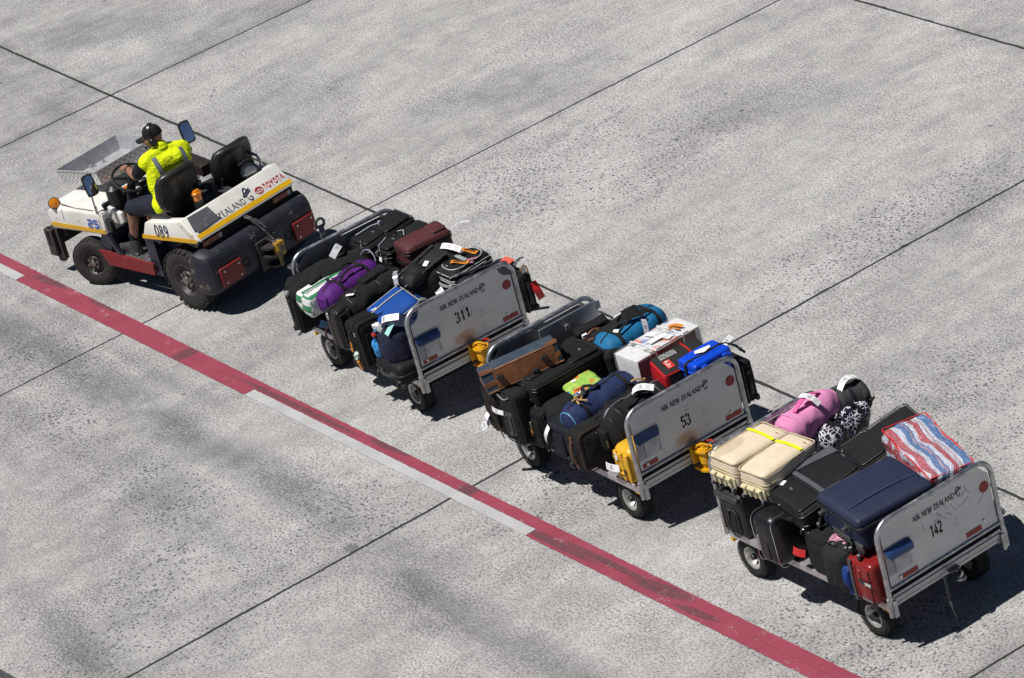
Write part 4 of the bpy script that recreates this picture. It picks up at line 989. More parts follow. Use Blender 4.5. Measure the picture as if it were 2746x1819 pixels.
# reflective bands and lettering laid on the cloth
bpy.context.view_layer.update()
_ev = vest.evaluated_get(bpy.context.evaluated_depsgraph_get()); _me = _ev.to_mesh()
bvh = BVHTree.FromPolygons([v.co / S for v in _me.vertices], [tuple(p.vertices) for p in _me.polygons])
_ev.to_mesh_clear()
ax_y = (sR - sL); ax_y.z *= .5; ax_y.normalize(); ax_z = V((0, 0, 1)); back = ax_y.cross(ax_z) * 1.0
if back.x < 0: back = -back
def on_vest(p, off=.006, d=None):
    d = d or back
    o_ = p - PO + d * 1.0
    hit = bvh.ray_cast(o_, -d)
    return (hit[0] + hit[1] * off, hit[1]) if hit[0] is not None else (p - PO, d)
refl = plain('reflective_grey', (.20, .22, .24), .35, .2, .15, 30)
mid = (sL + sR) / 2
def band(name, pts, w, d=None, off=.010):
    mb = MB(); P, N = [], []
    for p in pts:
        q, n_ = on_vest(p, off, d); P.append(q); N.append(n_)
    for _ in range(2): N = [sum((N[j] for j in range(max(0, i - 1), min(len(N), i + 2))), V((0, 0, 0))) for i in range(len(N))]; P = [P[0]] + [(P[i - 1] + P[i] * 2 + P[i + 1]) / 4 for i in range(1, len(P) - 1)] + [P[-1]]
    mb.sweep(P, w, .003, N); mb.build(name, refl, vest)
for s0, lo in ((-.205, -.14), (.175, .15)):
    band('reflective_band', [mid + ax_y * (s0 + (lo - s0) * k / 16) + V((0, 0, .05 - .56 * k / 16)) for k in range(17)], .062)
band('reflective_band', [mid + ax_y * (-.21 + .42 * k / 18) + V((0, 0, -.47 - .02 * math.sin(k / 18 * PI))) for k in range(19)], .062)
vink = plain('vest_ink', (.05, .07, .01), .7)
mb = MB(); o0 = mid + V((0, 0, -.075))
def vt(a, b):
    q, n_ = on_vest(o0 + ax_y * a + V((0, 0, b)), .007); return q
draw_text(mb, 'AIR NEW ZEALAND', vt, .038, -.145, -.03, .31, sub=3, bold=1.2); draw_strokes(mb, KORU, lambda a, b: vt(.0 + .05 * a - .02, .03 + .055 * b), 3); mb.build('vest_lettering', vink, vest, flip=False)
# collar
mb = PB(); mb.sweep([neck + V((.085 * math.cos(a), .085 * math.sin(a), .035 + .012 * math.cos(a))) for a in [R(-165 + 330 * k / 20) for k in range(21)]], .055, .016, [V((math.cos(a), math.sin(a), .5)) for a in [R(-165 + 330 * k / 20) for k in range(21)]]); mb.build('collar', vest.data.materials[0], per)
shorts = fabric('shorts_navy', (.014, .017, .030), .85, .3, 300, .6)
mb = PB(); mb.capsule(hL, hL.lerp(kL, .93), .165, .118); mb.capsule(hR, hR.lerp(kR, .93), .165, .118); mb.capsule(hL + V((0, .02, -.01)), hR + V((0, 0, -.01)), .175, .175); remesh(mb.build('shorts', shorts, per), .008, 4)
for a_ in (aL, aR):
    mb = PB(); mb.capsule(a_ + V((.012, 0, .10)), a_ - V((0, 0, .06)), .062, .056); mb.build('sock', fabric('sock_black', (.010, .010, .011), .9, .3), per)
fl = .525
for a_ in (aL, aR):
    mb = PB()
    b = V((a_.x, a_.y, fl))
    mb.capsule(a_ + V((.01, 0, .0)), b + V((.02, 0, .08)), .068, .072); mb.capsule(b + V((.03, 0, .055)), b + V((-.30, -.03, .055)), .062, .056); mb.capsule(b + V((-.05, 0, .09)), b + V((-.28, -.03, .065)), .066, .055); mb.capsule(b + V((-.24, -.055, .05)), b + V((-.31, -.01, .05)), .052, .05)
    mb.box((a_.x - .13, a_.y - .015, fl + .012), (.42, .12, .03), bev=.012)
    remesh(mb.build('boot', plain('boot_leather', (.035, .034, .034), .5, 0, .3, 14, bump=.2), per), .0072, 3)
# cap with brim; ear defenders with headband and boom microphone
capm = fabric('cap_black', (.012, .012, .013), .8, .25)
mb = PB(); rows = []
for i in range(9):
    a = PI / 2 * i / 8; r_ = math.cos(a) ** .8 if i < 8 else .02
    rows.append([hp_(.134 * r_ * math.cos(q) + .006, .110 * r_ * math.sin(q), .018 + .140 * math.sin(a) ** .9) for q in [2 * PI * k / 24 for k in range(24)]])
mb.grid(rows, True, False, True)
rows = []
for i in range(6):
    u = i / 5; rows.append([hp_(-.105 - .115 * u * math.cos(R(w_)) ** .6 - .02 * math.cos(R(w_)), .098 * math.sin(R(w_)) * (1 - .06 * u), .030 - .022 * u - .026 * abs(math.sin(R(w_))) ** 2) for w_ in range(-80, 81, 16)])
mb.grid(rows); rows2 = [[p - (HM.to_3x3() @ V((0, 0, .008))) for p in r] for r in rows]; mb.grid(rows2)
mb.build('cap', capm, per)
mb = PB()
mb.sweep([hp_(.012, .132 * math.cos(a), -.03 + .205 * math.sin(a)) for a in [R(-5 + 190 * k / 20) for k in range(21)]], .034, .012, [HM.to_3x3() @ V((0, math.cos(a), math.sin(a))) for a in [R(-5 + 190 * k / 20) for k in range(21)]])
for sg in (-1, 1): mb.rbox((.082, .055, .112), .034, 3, M=HM @ Matrix.Translation((.008, .128 * sg, -.045)))
mb.tube([hp_(-.01, -.145, -.10), hp_(-.07, -.135, -.145), hp_(-.125, -.07, -.12)], .006); mb.ell(hp_(-.13, -.055, -.11), (.018, .018, .018))
mb.build('ear_defenders', plain('defender_plastic', (.012, .012, .013), .25, 0, .2, 30), per)
mb = PB(); f = (wL - eL).normalized(); p0 = wL - f * .045; mb.tube(arc(p0, f.orthogonal().normalized(), f.cross(f.orthogonal().normalized()), .046, 0, 345, 16), .009, closed=True); mb.build('wristwatch', blackp, per)

# ---------------------------------------------------------------- luggage builders
def frame3(i, O, A, B, T):
    O, A, B = V(O), V(A), V(B); u = A - O; v = B - O; W = u.length; u.normalize(); v = v - u * v.dot(u); L = v.length; v.normalize(); n = u.cross(v)
    c = O + u * W / 2 + v * L / 2 - n * T
    M = Matrix(((u.x, v.x, n.x, c.x), (u.y, v.y, n.y, c.y), (u.z, v.z, n.z, c.z), (0, 0, 0, 1)))
    return cart_m(i) @ M, W, L
BLK = (.0125, .0128, .0145)
blacks = [fabric('ballistic_black', (.0075, .0077, .0088), .80, .3), fabric('twill_black', (.0110, .0113, .0128), .85, .3, 260, .6), fabric('smooth_black', (.0085, .0089, .0105), .62, .25, 600, .3), fabric('washed_black', (.0125, .0122, .0128), .9, .35, 200, .7)]
pipem = plain('piping_black', (.013, .013, .0145), .42, 0, .2, 40)
silver = metal('zip_silver', (.60, .60, .62), .3)
greyt = fabric('trim_grey', (.075, .080, .095), .7, .2)
def tagstrip(root, p, d, n, L=.20, w=.052, curl=.03, m=None, name='luggage_tag', bend=1.0):
    d, n = V(d).normalized(), V(n).normalized(); p = V(p); sd = d.cross(n).normalized(); rows = []
    for k in range(11):
        u = k / 10; q = p + d * L * u + n * (curl * math.sin(PI * bend * u))
        rows.append([q - sd * w / 2, q + sd * w / 2])
    mb = MB(); mb.grid(rows, uv=True); return mb.build(name, m or tagm, root, 60)
def loop_handle(mb, p, span, d, out, rise=.05, w=.03, t=.012):
    """arched grip: span along d, rising along out"""
    p, d, out = V(p), V(d).normalized(), V(out).normalized()
    P = [p + d * span * (k / 8 - .5) + out * rise * math.sin(PI * k / 8) ** .55 for k in range(9)]
    mb.sweep(P, w, t, [out + d * ((k / 8 - .5) * 1.2) for k in range(9)])
def castor(mb, p, ax, r=.028, w=.028):
    p, ax = V(p), V(ax).normalized(); mb.cyl(p - ax * w / 2, p + ax * w / 2, r, seg=14)
def suitcase(name, label, i, O, A, B, T, m, r=.055, pr=.0075, seams=(.16, .62), pipe=None, pockets=(), panels=(), handles=('n',), wheels=(), badge=None, bulge=.018, amp=.011, cat='suitcase', group=None, seed=None, corner=None, zips=(), hm=None, n=6, ph=0.):
    M, W, L = frame3(i, O, A, B, T)
    if group is None: group = 'bags loaded on the carts'
    t = thing(name, label, cat, M, group); t['w'] = W; t['l'] = L; t['t'] = T
    seed = seed if seed is not None else (O[0] * 7 + O[1] * 3 + i)
    pipe = pipe or pipem; hm = hm or pipem
    mb = MB(); mb.rbox((W, L, T), r, n, (.006, .006, bulge), amp, 4.2, seed, Matrix.Translation((0, 0, T / 2))); mb.build('shell', m, t, 60)
    mb = MB()
    for s_ in seams:
        z = T * (1 - s_); P = rr_path(W + pr * 1.3, L + pr * 1.3, r * .95, 5, z)
        P2 = [V((a, b, c + .004 * noise.noise((a * 4 + seed, b * 4, c)))) for a, b, c in [q for j in range(len(P)) for q in (P[j], [(P[j][e] + P[(j + 1) % len(P)][e]) / 2 for e in range(3)])]]
        mb.tube(P2, pr, 6, closed=True)
    if seams: mb.build('piping', pipe, t)
    for (fx, fy, fw, fl, h) in pockets:
        w_, l_ = W * fw, L * fl; c = ((fx - .5) * W, (fy - .5) * L, T + bulge * .6)
        mb = MB(); mb.rbox((w_, l_, h * 2), min(.04, h * 1.6, w_ / 3), 5, (.0, .0, .006), .003, 7, seed + fx, Matrix.Translation(c)); o = mb.build('pocket', m, t, 60)
        mb = MB(); mb.tube([(a + c[0], b + c[1], T + bulge * .6 + h * .55) for a, b, _ in rr_path(w_ + .004, l_ + .004, .04, 5)], .005, 6, closed=True); mb.build('zip', zips[0] if zips else pipe, o)
    for (poly, pm) in panels:
        mb = MB(); vs = []
        N = 6; (a0, b0), (a1, b1), (a2, b2), (a3, b3) = poly
        rows = []
        for p_ in range(N + 1):
            row = []
            for q in range(N + 1):
                u, w = p_ / N, q / N
                x = (a0 * (1 - u) + a1 * u) * (1 - w) + (a3 * (1 - u) + a2 * u) * w; y = (b0 * (1 - u) + b1 * u) * (1 - w) + (b3 * (1 - u) + b2 * u) * w
                fx, fy = 2 * x - 1, 2 * y - 1
                row.append(((x - .5) * W, (y - .5) * L, T + .006 + ph + bulge * (1 - fx * fx) * (1 - fy * fy)))
            rows.append(row)
        mb.grid(rows); mb.build('panel', pm, t, 60, flip=False)
    for hnd in handles:
        mb = MB(); z = T * .45
        if hnd == 'n': loop_handle(mb, (0, -L / 2 - .004, z), .24, (1, 0, 0), (0, -1, .25)); mb.box((-.12, -L / 2 - .01, z), (.05, .03, .05), bev=.008); mb.box((.12, -L / 2 - .01, z), (.05, .03, .05), bev=.008)
        if hnd == 'f': loop_handle(mb, (0, L / 2 + .004, z), .24, (1, 0, 0), (0, 1, .25))
        if hnd == 'e': loop_handle(mb, (W / 2 + .004, 0, z), .24, (0, 1, 0), (1, 0, .25)); mb.box((W / 2 + .01, -.12, z), (.03, .05, .05), bev=.008); mb.box((W / 2 + .01, .12, z), (.03, .05, .05), bev=.008)
        if hnd == 'w': loop_handle(mb, (-W / 2 - .004, 0, z), .24, (0, 1, 0), (-1, 0, .25))
        mb.build('handle', hm, t)
    if len(seams) and m in blacks:
        rnd = random.Random(int(seed * 100))
        for q in range(2):
            mb = MB(); mb.box((rnd.uniform(-.3, .4) * W, -L / 2 - .010, T * (1 - seams[0]) + .0), (.012, .010, .045), Matrix.Rotation(R(rnd.uniform(-40, 40)), 4, 'Y')); mb.build('zip_pull', silver, t)
        for sx in (-1, 1):
            mb = MB(); mb.rbox((.075, .075, .05), .02, 2, M=Matrix.Translation((sx * (W / 2 - .028), -L / 2 + .028, .022))); mb.build('corner_guard', blackp, t)
            mb = MB(); mb.lathe([(.001, .006), (.009, .004), (.010, 0)], Matrix.Translation((sx * (W / 2 - .05), -L / 2 - .012, T * .3)) @ Matrix.Rotation(R(90), 4, 'X'), 8); mb.build('stud', silver, t)
    for wp in wheels:
        for s_ in (-1, 1):
            mb = MB()
            if wp == 'n': castor(mb, (s_ * (W / 2 - .07), -L / 2 - .012, .035), (1, 0, 0), .036); mb.box((s_ * (W / 2 - .07), -L / 2 + .01, .045), (.08, .05, .08), bev=.012)
            if wp == 'f': castor(mb, (s_ * (W / 2 - .07), L / 2 + .012, .035), (1, 0, 0), .036); mb.box((s_ * (W / 2 - .07), L / 2 - .01, .045), (.08, .05, .08), bev=.012)
            if wp == 'e': castor(mb, (W / 2 + .012, s_ * (L / 2 - .07), .035), (0, 1, 0), .036); mb.box((W / 2 - .01, s_ * (L / 2 - .07), .045), (.05, .08, .08), bev=.012)
            if wp == 's': castor(mb, (s_ * (W / 2 - .06), -L / 2 - .015, T * .75), (1, 0, 0), .036); mb.box((s_ * (W / 2 - .06), -L / 2 + .012, T * .75), (.07, .06, .08), bev=.012)
            mb.build('wheel', blackp, t)
    if badge:
        fx, fy = badge[:2]; mb = MB(); mb.lathe([(.001, .004), (.9, .003), (1, 0)], Matrix.Translation(((fx - .5) * W, (fy - .5) * L, T + bulge * .9 + (badge[2] if len(badge) > 2 else .004))) @ Matrix.Diagonal((.030, .014, 1, 1)), 18); mb.build('badge', silver, t)
    return t
def L_(t, fx, fy, dz=0.):      # point on the lid of a suitcase
    return V(((fx - .5) * t['w'], (fy - .5) * t['l'], t['t'] + dz))
def duffel(name, label, i, P0, P1, w, h, m, strap=None, amp=.012, cat='duffel bag', ends=None, straps=(-.24, .24), zipm=None, seed=0., sag=.0, endp=None, handles=True, group=None, roll=0., sq=2.6, cuff=0., ribs=()):
    P0, P1 = V(P0), V(P1); y = (P1 - P0); L = y.length; y.normalize(); x = y.cross(V((0, 0, 1))).normalized(); z = x.cross(y)
    c = (P0 + P1) / 2 - z * h / 2
    M = cart_m(i) @ Matrix(((x.x, y.x, z.x, c.x), (x.y, y.y, z.y, c.y), (x.z, y.z, z.z, c.z), (0, 0, 0, 1))) @ Matrix.Rotation(R(roll), 4, 'Y')
    t = thing(name, label, cat, M, group or 'bags loaded on the carts'); t['w'] = w; t['l'] = L; t['t'] = h
    strap = strap or pipem
    def sec(u, a, off=0.):
        e = max(0., 1 - abs(u) ** 7) ** .45 if abs(u) < 1 else 0.
        e = max(e, .05); e *= 1 - cuff * max(0, u) ** 3
        ca, sa = math.cos(a), math.sin(a)
        k = (abs(ca) ** sq + abs(sa) ** sq) ** (-1 / sq)
        p = V((ca * k * (w / 2 + off) * e, u * L / 2, sa * k * (h / 2 + off) * e + h / 2 - sag * (1 - u * u) * (sa > 0) * sa * h))
        q = V((p.x * 5 + seed, p.y * 6, p.z * 5 + seed * 2)); f = noise.noise(q) + .6 * noise.noise(q * 2.2) + .35 * noise.noise(V((p.x * 9, p.y * 26 + seed, p.z * 9)))
        return p + V((ca, .1 * f, sa)) * amp * f * (.4 + .6 * e)
    us = [-1, -.992, -.975, -.94, -.88] + [-.80 + 1.6 * k / 20 for k in range(21)] + [.88, .94, .975, .992, 1]
    mb = MB(); mb.grid([[sec(u, 2 * PI * k / 32) for k in range(32)] for u in us], True, True, True); mb.build('body', m, t, 70)
    if zipm is not False:
        mb = MB(); P = [sec(-.86 + 1.72 * k / 20, R(90), .004) for k in range(21)]; mb.sweep(P, .022, .004, (0, 0, 1)); mb.build('zip', zipm or pipem, t)
    if endp:
        for u in (-.93, .93):
            mb = MB(); mb.tube([sec(u, 2 * PI * k / 28, .004) for k in range(28)], .007, 6, closed=True); mb.build('piping', endp, t)
    for u in ribs:
        mb = MB(); mb.tube([sec(u, 2 * PI * k / 28, .003) for k in range(28)], .005, 5, closed=True); mb.build('seam', pipem, t)
    for s_ in straps:
        mb = MB(); P = [sec(s_ * 2, R(-30 + 240 * k / 20), .006) for k in range(21)]; N = [V((math.cos(R(-30 + 240 * k / 20)), 0, math.sin(R(-30 + 240 * k / 20)))) for k in range(21)]
        mb.sweep(P, .042, .005, N); mb.build('strap', strap, t)
    if handles and len(straps) == 2:
        for sg in (-1, 1):
            mb = MB(); a, b = sec(straps[0] * 2, R(90 - sg * 32), .006), sec(straps[1] * 2, R(90 - sg * 32), .006)
            P = [a.lerp(b, k / 12) + V((-sg * .03 * math.sin(PI * k / 12), 0, .075 * math.sin(PI * k / 12) ** .7 + .012 * noise.noise((seed, k * .7, sg)))) for k in range(13)]
            mb.sweep(P, .030, .006, V((sg * .6, 0, .8))); mb.build('handle', strap, t)
    return t
def softbag(name, label, i, O, A, B, T, m, cat, r=.10, amp=.022, bulge=.03, freq=5., seed=0., n=9, fn=None, group=None):
    M, W, L = frame3(i, O, A, B, T)
    t = thing(name, label, cat, M, group or 'bags loaded on the carts'); t['w'] = W; t['l'] = L; t['t'] = T
    mb = MB(); mb.rbox((W, L, T), r, n, (.02, .02, bulge), amp, freq, seed, Matrix.Translation((0, 0, T / 2)), fn); mb.build('body', m, t, 70)
    return t

# ================================================================ last cart (142)
cream = fabric('cream_canvas', (.66, .56, .42), .8, .10, 300, .25)
creamp = plain('cream_plastic', (.62, .56, .36), .45, 0, .08)
creamz = fabric('cream_zip', (.50, .42, .28), .7, .12)
yellowtape = plain('yellow_tape', (.72, .78, .01), .5, 0, .04)
def cream_case(label, O, A, B, T, stain):
    mm = cream
    if stain:
        mm = cream.copy(); mm.name = 'cream_canvas_stained'; nt = NT.__new__(NT); nt.m = mm; nt.n = mm.node_tree.nodes; nt.l = mm.node_tree.links; nt.b = nt.n['Principled BSDF']
        o_ = nt.coord(); old = nt.b.inputs['Base Color'].links[0].from_socket
        sp = spot(nt, nt.mapping(o_, sc=(1, 1, 0)), -.10, -.17, .13, .20, 0, (.0, .10)); sp = nt.math('MULTIPLY', sp, nt.mr(nt.noise(o_, 7, 4), .3, .5, .5, 1.))
        nt.l.new(nt.mix(nt.math('MULTIPLY', sp, .8), old, (.50, .41, .29)), nt.b.inputs['Base Color'])
    t = suitcase('cream_suitcase', label, 2, O, A, B, T, mm, seams=(.05, .40, .52), pipe=creamz, handles=(), bulge=.022, hm=creamp, panels=(([(-.0 + .01, .70), (.99, .70), (.99, .76), (.01, .76)], yellowtape),), n=7)
    W, L = t['w'], t['l']
    mb = MB(); mb.box((0, -L / 2 - .012, T * .22), (W * .86, .02, T * .40), bev=.008)
    for a in (-.30, -.10, .10, .30): mb.rbox((.026, .045, T * .36), .01, 1, M=Matrix.Translation((a * W, -L / 2 - .025, T * .22)))
    mb.rbox((.11, .045, .045), .02, 2, M=Matrix.Translation((0, -L / 2 - .045, T * .40))); mb.box((-.28 * W, -L / 2 - .04, T * .40), (.07, .05, .03), bev=.008); mb.box((.28 * W, -L / 2 - .04, T * .40), (.07, .05, .03), bev=.008)
    mb.build('base_guard', creamp, t)
    for sg in (-1, 1):
        mb = MB(); castor(mb, (sg * (W / 2 - .05), -L / 2 - .035, .0), (1, 0, 0), .026); mb.build('wheel', plain('wheel_grey', (.10, .10, .11), .4), t)
    mb = MB(); k = .012
    for q in range(4): mb.box(((.30 + q * .028) * W, .37 * L, T + .013), (.008, .010, .002))
    mb.build('red_print', inkred, t)
    return t
ca = cream_case('stained cream canvas suitcase with yellow tape, beside the front gate', (-2.595, -.03, 1.50), (-2.165, -.025, 1.50), (-2.605, .71, 1.50), .31, True)
cb = cream_case('clean cream canvas suitcase with yellow tape and a bulging lid', (-2.12, -.02, 1.475), (-1.73, .01, 1.475), (-2.13, .73, 1.495), .30, False)
bg = suitcase('black_suitcase', 'black suitcase with grey bands and a white sticker beside the navy suitcase', 2, (-1.86, .035, 1.245), (-1.125, -.065, 1.245), (-1.77, .87, 1.41), .26, blacks[2], seams=(.12, .55), pockets=((.5, .20, .86, .33, .014), (.52, .66, .72, .56, .010)), handles=('n',), zips=(pipem,), panels=(([(.02, .395), (.98, .395), (.98, .455), (.02, .455)], greyt), ([(.02, .47), (.13, .47), (.30, .985), (.10, .985)], greyt), ([(.87, .47), (.98, .47), (.99, .86), (.97, .90)], greyt)), badge=(.42, .22, .022), wheels=('n',), ph=.012)
mb = MB(); p = L_(bg, .17, .22, .034); mb.box(p, (.085, .07, .003), Matrix.Rotation(R(20), 4, 'Z')); mb.build('white_sticker', whitelabel, bg)
mb = MB()
for q in (-.012, .012): mb.box(L_(bg, .80, .06, -.02) + V((q, 0, 0)), (.012, .012, .075), Matrix.Rotation(R(-30), 4, 'X'))
mb.box(L_(bg, .08, .47, .02), (.05, .012, .012), Matrix.Rotation(R(50), 4, 'Z')); mb.build('zip_pulls', silver, bg)
mb = MB(); mb.tube([(-.05, -.47, .12), (-.10, -.50, .02), (-.30, -.50, -.18), (-.50, -.48, -.26)], .010, 5); mb.build('loose_strap', pipem, bg)
navyf = fabric('navy_nylon', (.0150, .0195, .050), .6, .16, 500, .15, .4)
navyside = fabric('navy_side', (.0095, .0165, .048), .7, .2, 320, .3)
nv = suitcase('navy_suitcase', 'large navy blue suitcase with a padded lid lying against the gate numbered 142', 2, (-1.02, .10, 1.455), (-.23, -.025, 1.455), (-.87, .98, 1.50), .37, navyside, r=.07, seams=(.30,), handles=(), bulge=.0, amp=.003, wheels=())
W, L, T = nv['w'], nv['l'], nv['t']
mb = MB(); mb.rbox((W + .015, L + .015, .12), .055, 8, (0, 0, .028), .004, 4, 3, Matrix.Translation((0, 0, T - .045))); mb.build('lid', navyf, nv, 60)
mb = MB(); mb.tube([(a, b, T - .088) for a, b, _ in rr_path(W + .02, L + .02, .06, 5)], .014, 8, closed=True); mb.build('zip', plain('zip_dark', (.008, .009, .014), .4), nv)
mb = MB(); rows = [[(.16 * W, -L / 2 + .05 + (L - .10) * k / 20, T + .0270 + .028 * (1 - .1) * (1 - (2 * k / 20 - 1) ** 2)), (.205 * W, -L / 2 + .05 + (L - .10) * k / 20, T + .0260 + .028 * .87 * (1 - (2 * k / 20 - 1) ** 2))] for k in range(21)]; mb.grid(rows); mb.build('seam_band', fabric('navy_band', (.018, .030, .080), .7), nv)
for a in (-.34, .22):
    mb = MB(); mb.box((a * W, -L / 2 - .008, T * .62), (.10, .016, .075), bev=.004); mb.rbox((.05, .07, .045), .015, 2, M=Matrix.Translation((a * W, -L / 2 - .04, T * .62))); mb.build('foot', plain('foot_grey', (.05, .05, .052), .4), nv)
mb = MB(); mb.box((-.02 * W, -L / 2 - .006, .05), (.34, .012, .08), bev=.004); mb.box((.40 * W, -L / 2 - .004, .05), (.14, .03, .10), bev=.01); mb.build('skid_plate', plain('skid_grey', (.055, .055, .055), .45), nv)
for a, dz in ((-.52, .02), (.10, -.05), (.42, -.03), (.24, .0)):
    mb = MB(); castor(mb, (a * W, -L / 2 - .045, dz), (.6, .8, 0), .042); mb.cyl((a * W, -L / 2 - .03, dz + .02), (a * W, -L / 2 - .01, dz + .07), .018); mb.build('wheel', blackp, nv)
mb = MB(); mb.box((W / 2 + .012, -.02, T - .09), (.012, .035, .03)); mb.build('lock', metal('brass', (.55, .45, .28), .3), nv)
bb = suitcase('black_suitcase', 'wide black soft case behind the striped plastic bag, overhanging the far side', 2, (-1.98, 1.13, 1.15), (-1.40, .98, 1.15), (-1.80, 1.91, 1.36), .30, blacks[1], r=.07, seams=(.06, .5), pockets=((.54, .68, .76, .58, .012), (.5, .2, .84, .34, .010)), handles=('n',), amp=.006, hm=plain('grip_grey', (.035, .036, .04), .4))
mb = MB(); mb.box(L_(bb, .70, .93, .03), (.05, .012, .01)); mb.build('zip_pulls', silver, bb)
def stripes():
    t = NT('striped_plastic'); o = t.coord(); x, y, z = t.sep(o)
    w = t.math('ADD', t.math('DIVIDE', y, .52 * S), .5)
    w = t.math('ADD', w, t.math('MULTIPLY', t.math('SUBTRACT', z, .36 * S), -1.0))
    w = t.math('ADD', w, t.math('MULTIPLY', t.math('SUBTRACT', t.noise(o, 6, 2), .5), .03))
    r, b, wh, pk = (.44, .105, .125), (.11, .20, .40), (.56, .58, .68), (.50, .28, .28)
    col = t.ramp(t.math('FRACT', t.math('ADD', w, 2.0)), [(0, wh), (.05, r), (.17, wh), (.255, b), (.36, pk), (.385, b), (.42, wh), (.50, r), (.61, wh), (.665, pk), (.69, wh), (.75, b), (.90, wh), (.97, r)], 'CONSTANT')
    col = t.mix(t.math('MULTIPLY', t.mr(t.noise(t.mapping(o, sc=(1, 10, 1)), 9, 4), .45, .7), .35), col, (.30, .30, .34))
    t.bump(t.noise(t.mapping(o, sc=(1, 1.6, 1.2)), 12, 6, .62, 1.4), 1.0, .03)
    return t.out(col, .16, 0, .6)
stm = stripes()
def sfn(p, t): p.z -= .045 * (1 - min(1, abs(p.x + .13) / .22)) * (t[2] > .2) if abs(p.x + .13) < .22 else 0; return p
stb = softbag('striped_bag', 'red, white and blue striped plastic carrier lying on top of the load', 2, (-1.31, 1.24, 1.525), (-.19, .90, 1.485), (-1.19, 1.71, 1.535), .40, stm, 'plastic bag', .035, .036, .022, 6, 2., 14, sfn)
W, L, T = stb['w'], stb['l'], stb['t']
redpipe = plain('red_piping', (.60, .02, .02), .35)
mb = MB()
for s_ in (-1, 1): mb.tube([(-W / 2 + .02 + (W - .04) * k / 16, s_ * L / 2, T - .005 + .015 * noise.noise((k * .8, s_, 1)) - (.045 * (1 - abs((-W / 2 + W * k / 16) + .13) / .22) if abs((-W / 2 + W * k / 16) + .13) < .22 else 0)) for k in range(17)], .008, 6)
for s_ in (-1, 1): mb.tube([(s_ * W / 2, -L / 2 + .01 + (L - .02) * k / 8, T - .005) for k in range(9)], .006, 6); mb.tube([(W / 2 - .01, s_ * (L / 2 - .01), T - .01), (W / 2 - .01, s_ * (L / 2 - .01), .05)], .008, 6)
mb.build('piping', redpipe, stb)
pinkm = fabric('pink_canvas', (.66, .25, .46), .8, .12, 260, .45)
pk = duffel('pink_holdall', 'pink barrel holdall lying along the front gate of the last cart', 2, (-2.36, .74, 1.34), (-2.50, 1.58, 1.37), .38, .36, pinkm, strap=pinkm, amp=.024, straps=(-.30, .62), handles=False, zipm=False, seed=4, endp=pinkm, sq=2.2, cuff=.25)
L, T = pk['l'], pk['t']
mb = MB(); P = [(.03 + .0 * k, -.20 + .40 * k / 12, T + .012 + .07 * math.sin(PI * k / 12)) for k in range(13)]; mb.sweep(P, .05, .008, (0, 0, 1)); mb.build('handle', fabric('pink_web', (.66, .12, .32), .7), pk)
mb = MB(); draw_text(mb, '5', lambda a, b: (.02 + b, -L / 2 - .016, .26 + a), .06, -.1, 0, .045); draw_text(mb, 'N', lambda a, b: (.02 + b, -L / 2 - .016, .20 - a), .06, 0, 0, .055); mb.build('print', whitelabel, pk, flip=False)
tagstrip(pk, (-.03, -.02, T + .09), (.8, .15, -.28), (.3, 0, 1), .24, .075, .05)
mb = MB(); mb.box((-.22, -.25, .40), (.07, .10, .004), Matrix.Rotation(R(-40), 4, 'Y')); mb.build('paper_tag', whitelabel, pk)
dg = duffel('grey_bag', 'dark grey soft bag behind the pink holdall, at the far corner of the last cart', 2, (-2.50, 1.50, 1.26), (-2.42, 1.94, 1.28), .36, .34, fabric('grey_nylon', (.040, .042, .044), .75, .25, 300, .4), amp=.02, straps=(0,), handles=False, seed=7)
def leopard():
    t = NT('leopard_print'); o = t.coord(); w = t.noise(o, 7, 3)
    q = t.mapping(o, sc=(1, 1, 1)); v = t.voro(q, 27, 'DISTANCE_TO_EDGE')
    v1 = t.voro(q, 27, 'F1'); big = t.noise(o, 3.2, 3, .6)
    edge = t.math('MULTIPLY', t.math('LESS_THAN', v, .075), t.math('GREATER_THAN', big, .43))
    core = t.math('LESS_THAN', v1, .22)
    col = t.mix(edge, (.010, .008, .009), (.66, .66, .78)); col = t.mix(t.math('MULTIPLY', core, t.math('GREATER_THAN', w, .42)), col, (.035, .018, .022))
    t.bump(t.noise(o, 10, 5, .6), .6, .03)
    return t.out(col, .6, 0, .4)
lp = duffel('leopard_holdall', 'black and white animal-print holdall with black straps beside the pink holdall', 2, (-2.20, 1.05, 1.12), (-2.42, 1.84, 1.17), .38, .34, leopard(), amp=.034, seed=9, straps=(-.2, .22), sq=2.5)
tagstrip(lp, (-.08, .20, .44), (.2, .75, .2), (0, -.2, 1), .26, .085, .07)
mb = MB()
for k in range(7): mb.tube([(.13 + .01 * math.sin(k), .36 + .01 * k * .3, .26), (.17 + .04 * math.cos(k * 2), .38 + .03 * math.sin(k * 3), .30 + .03 * math.sin(k))], .014, 5)
mb.build('toggle', pipem, lp)
tl = suitcase('black_trolley_case', 'black moulded trolley case standing under the cream suitcases', 2, (-2.62, -.03, .56), (-2.22, -.03, .56), (-2.62, -.03, 1.07), .36, plain('moulded_black', (.018, .019, .019), .48, 0, .2, 20), r=.05, seams=(), handles=(), bulge=.01, amp=.0, wheels=())
W, L, T = tl['w'], tl['l'], tl['t']
gm = plain('trolley_grey', (.030, .032, .032), .42, 0, .2, 20)
mb = MB(); mb.rbox((W * .96, .07, .06), .025, 3, M=Matrix.Translation((0, L / 2 - .04, T + .012))); mb.rbox((.13, .30, .03), .06, 3, M=Matrix.Translation((.05, -.08, T + .005)));
for a in (-.36, -.24): mb.box((a * W, -.05, T + .006), (.022, .30, .02), bev=.006)
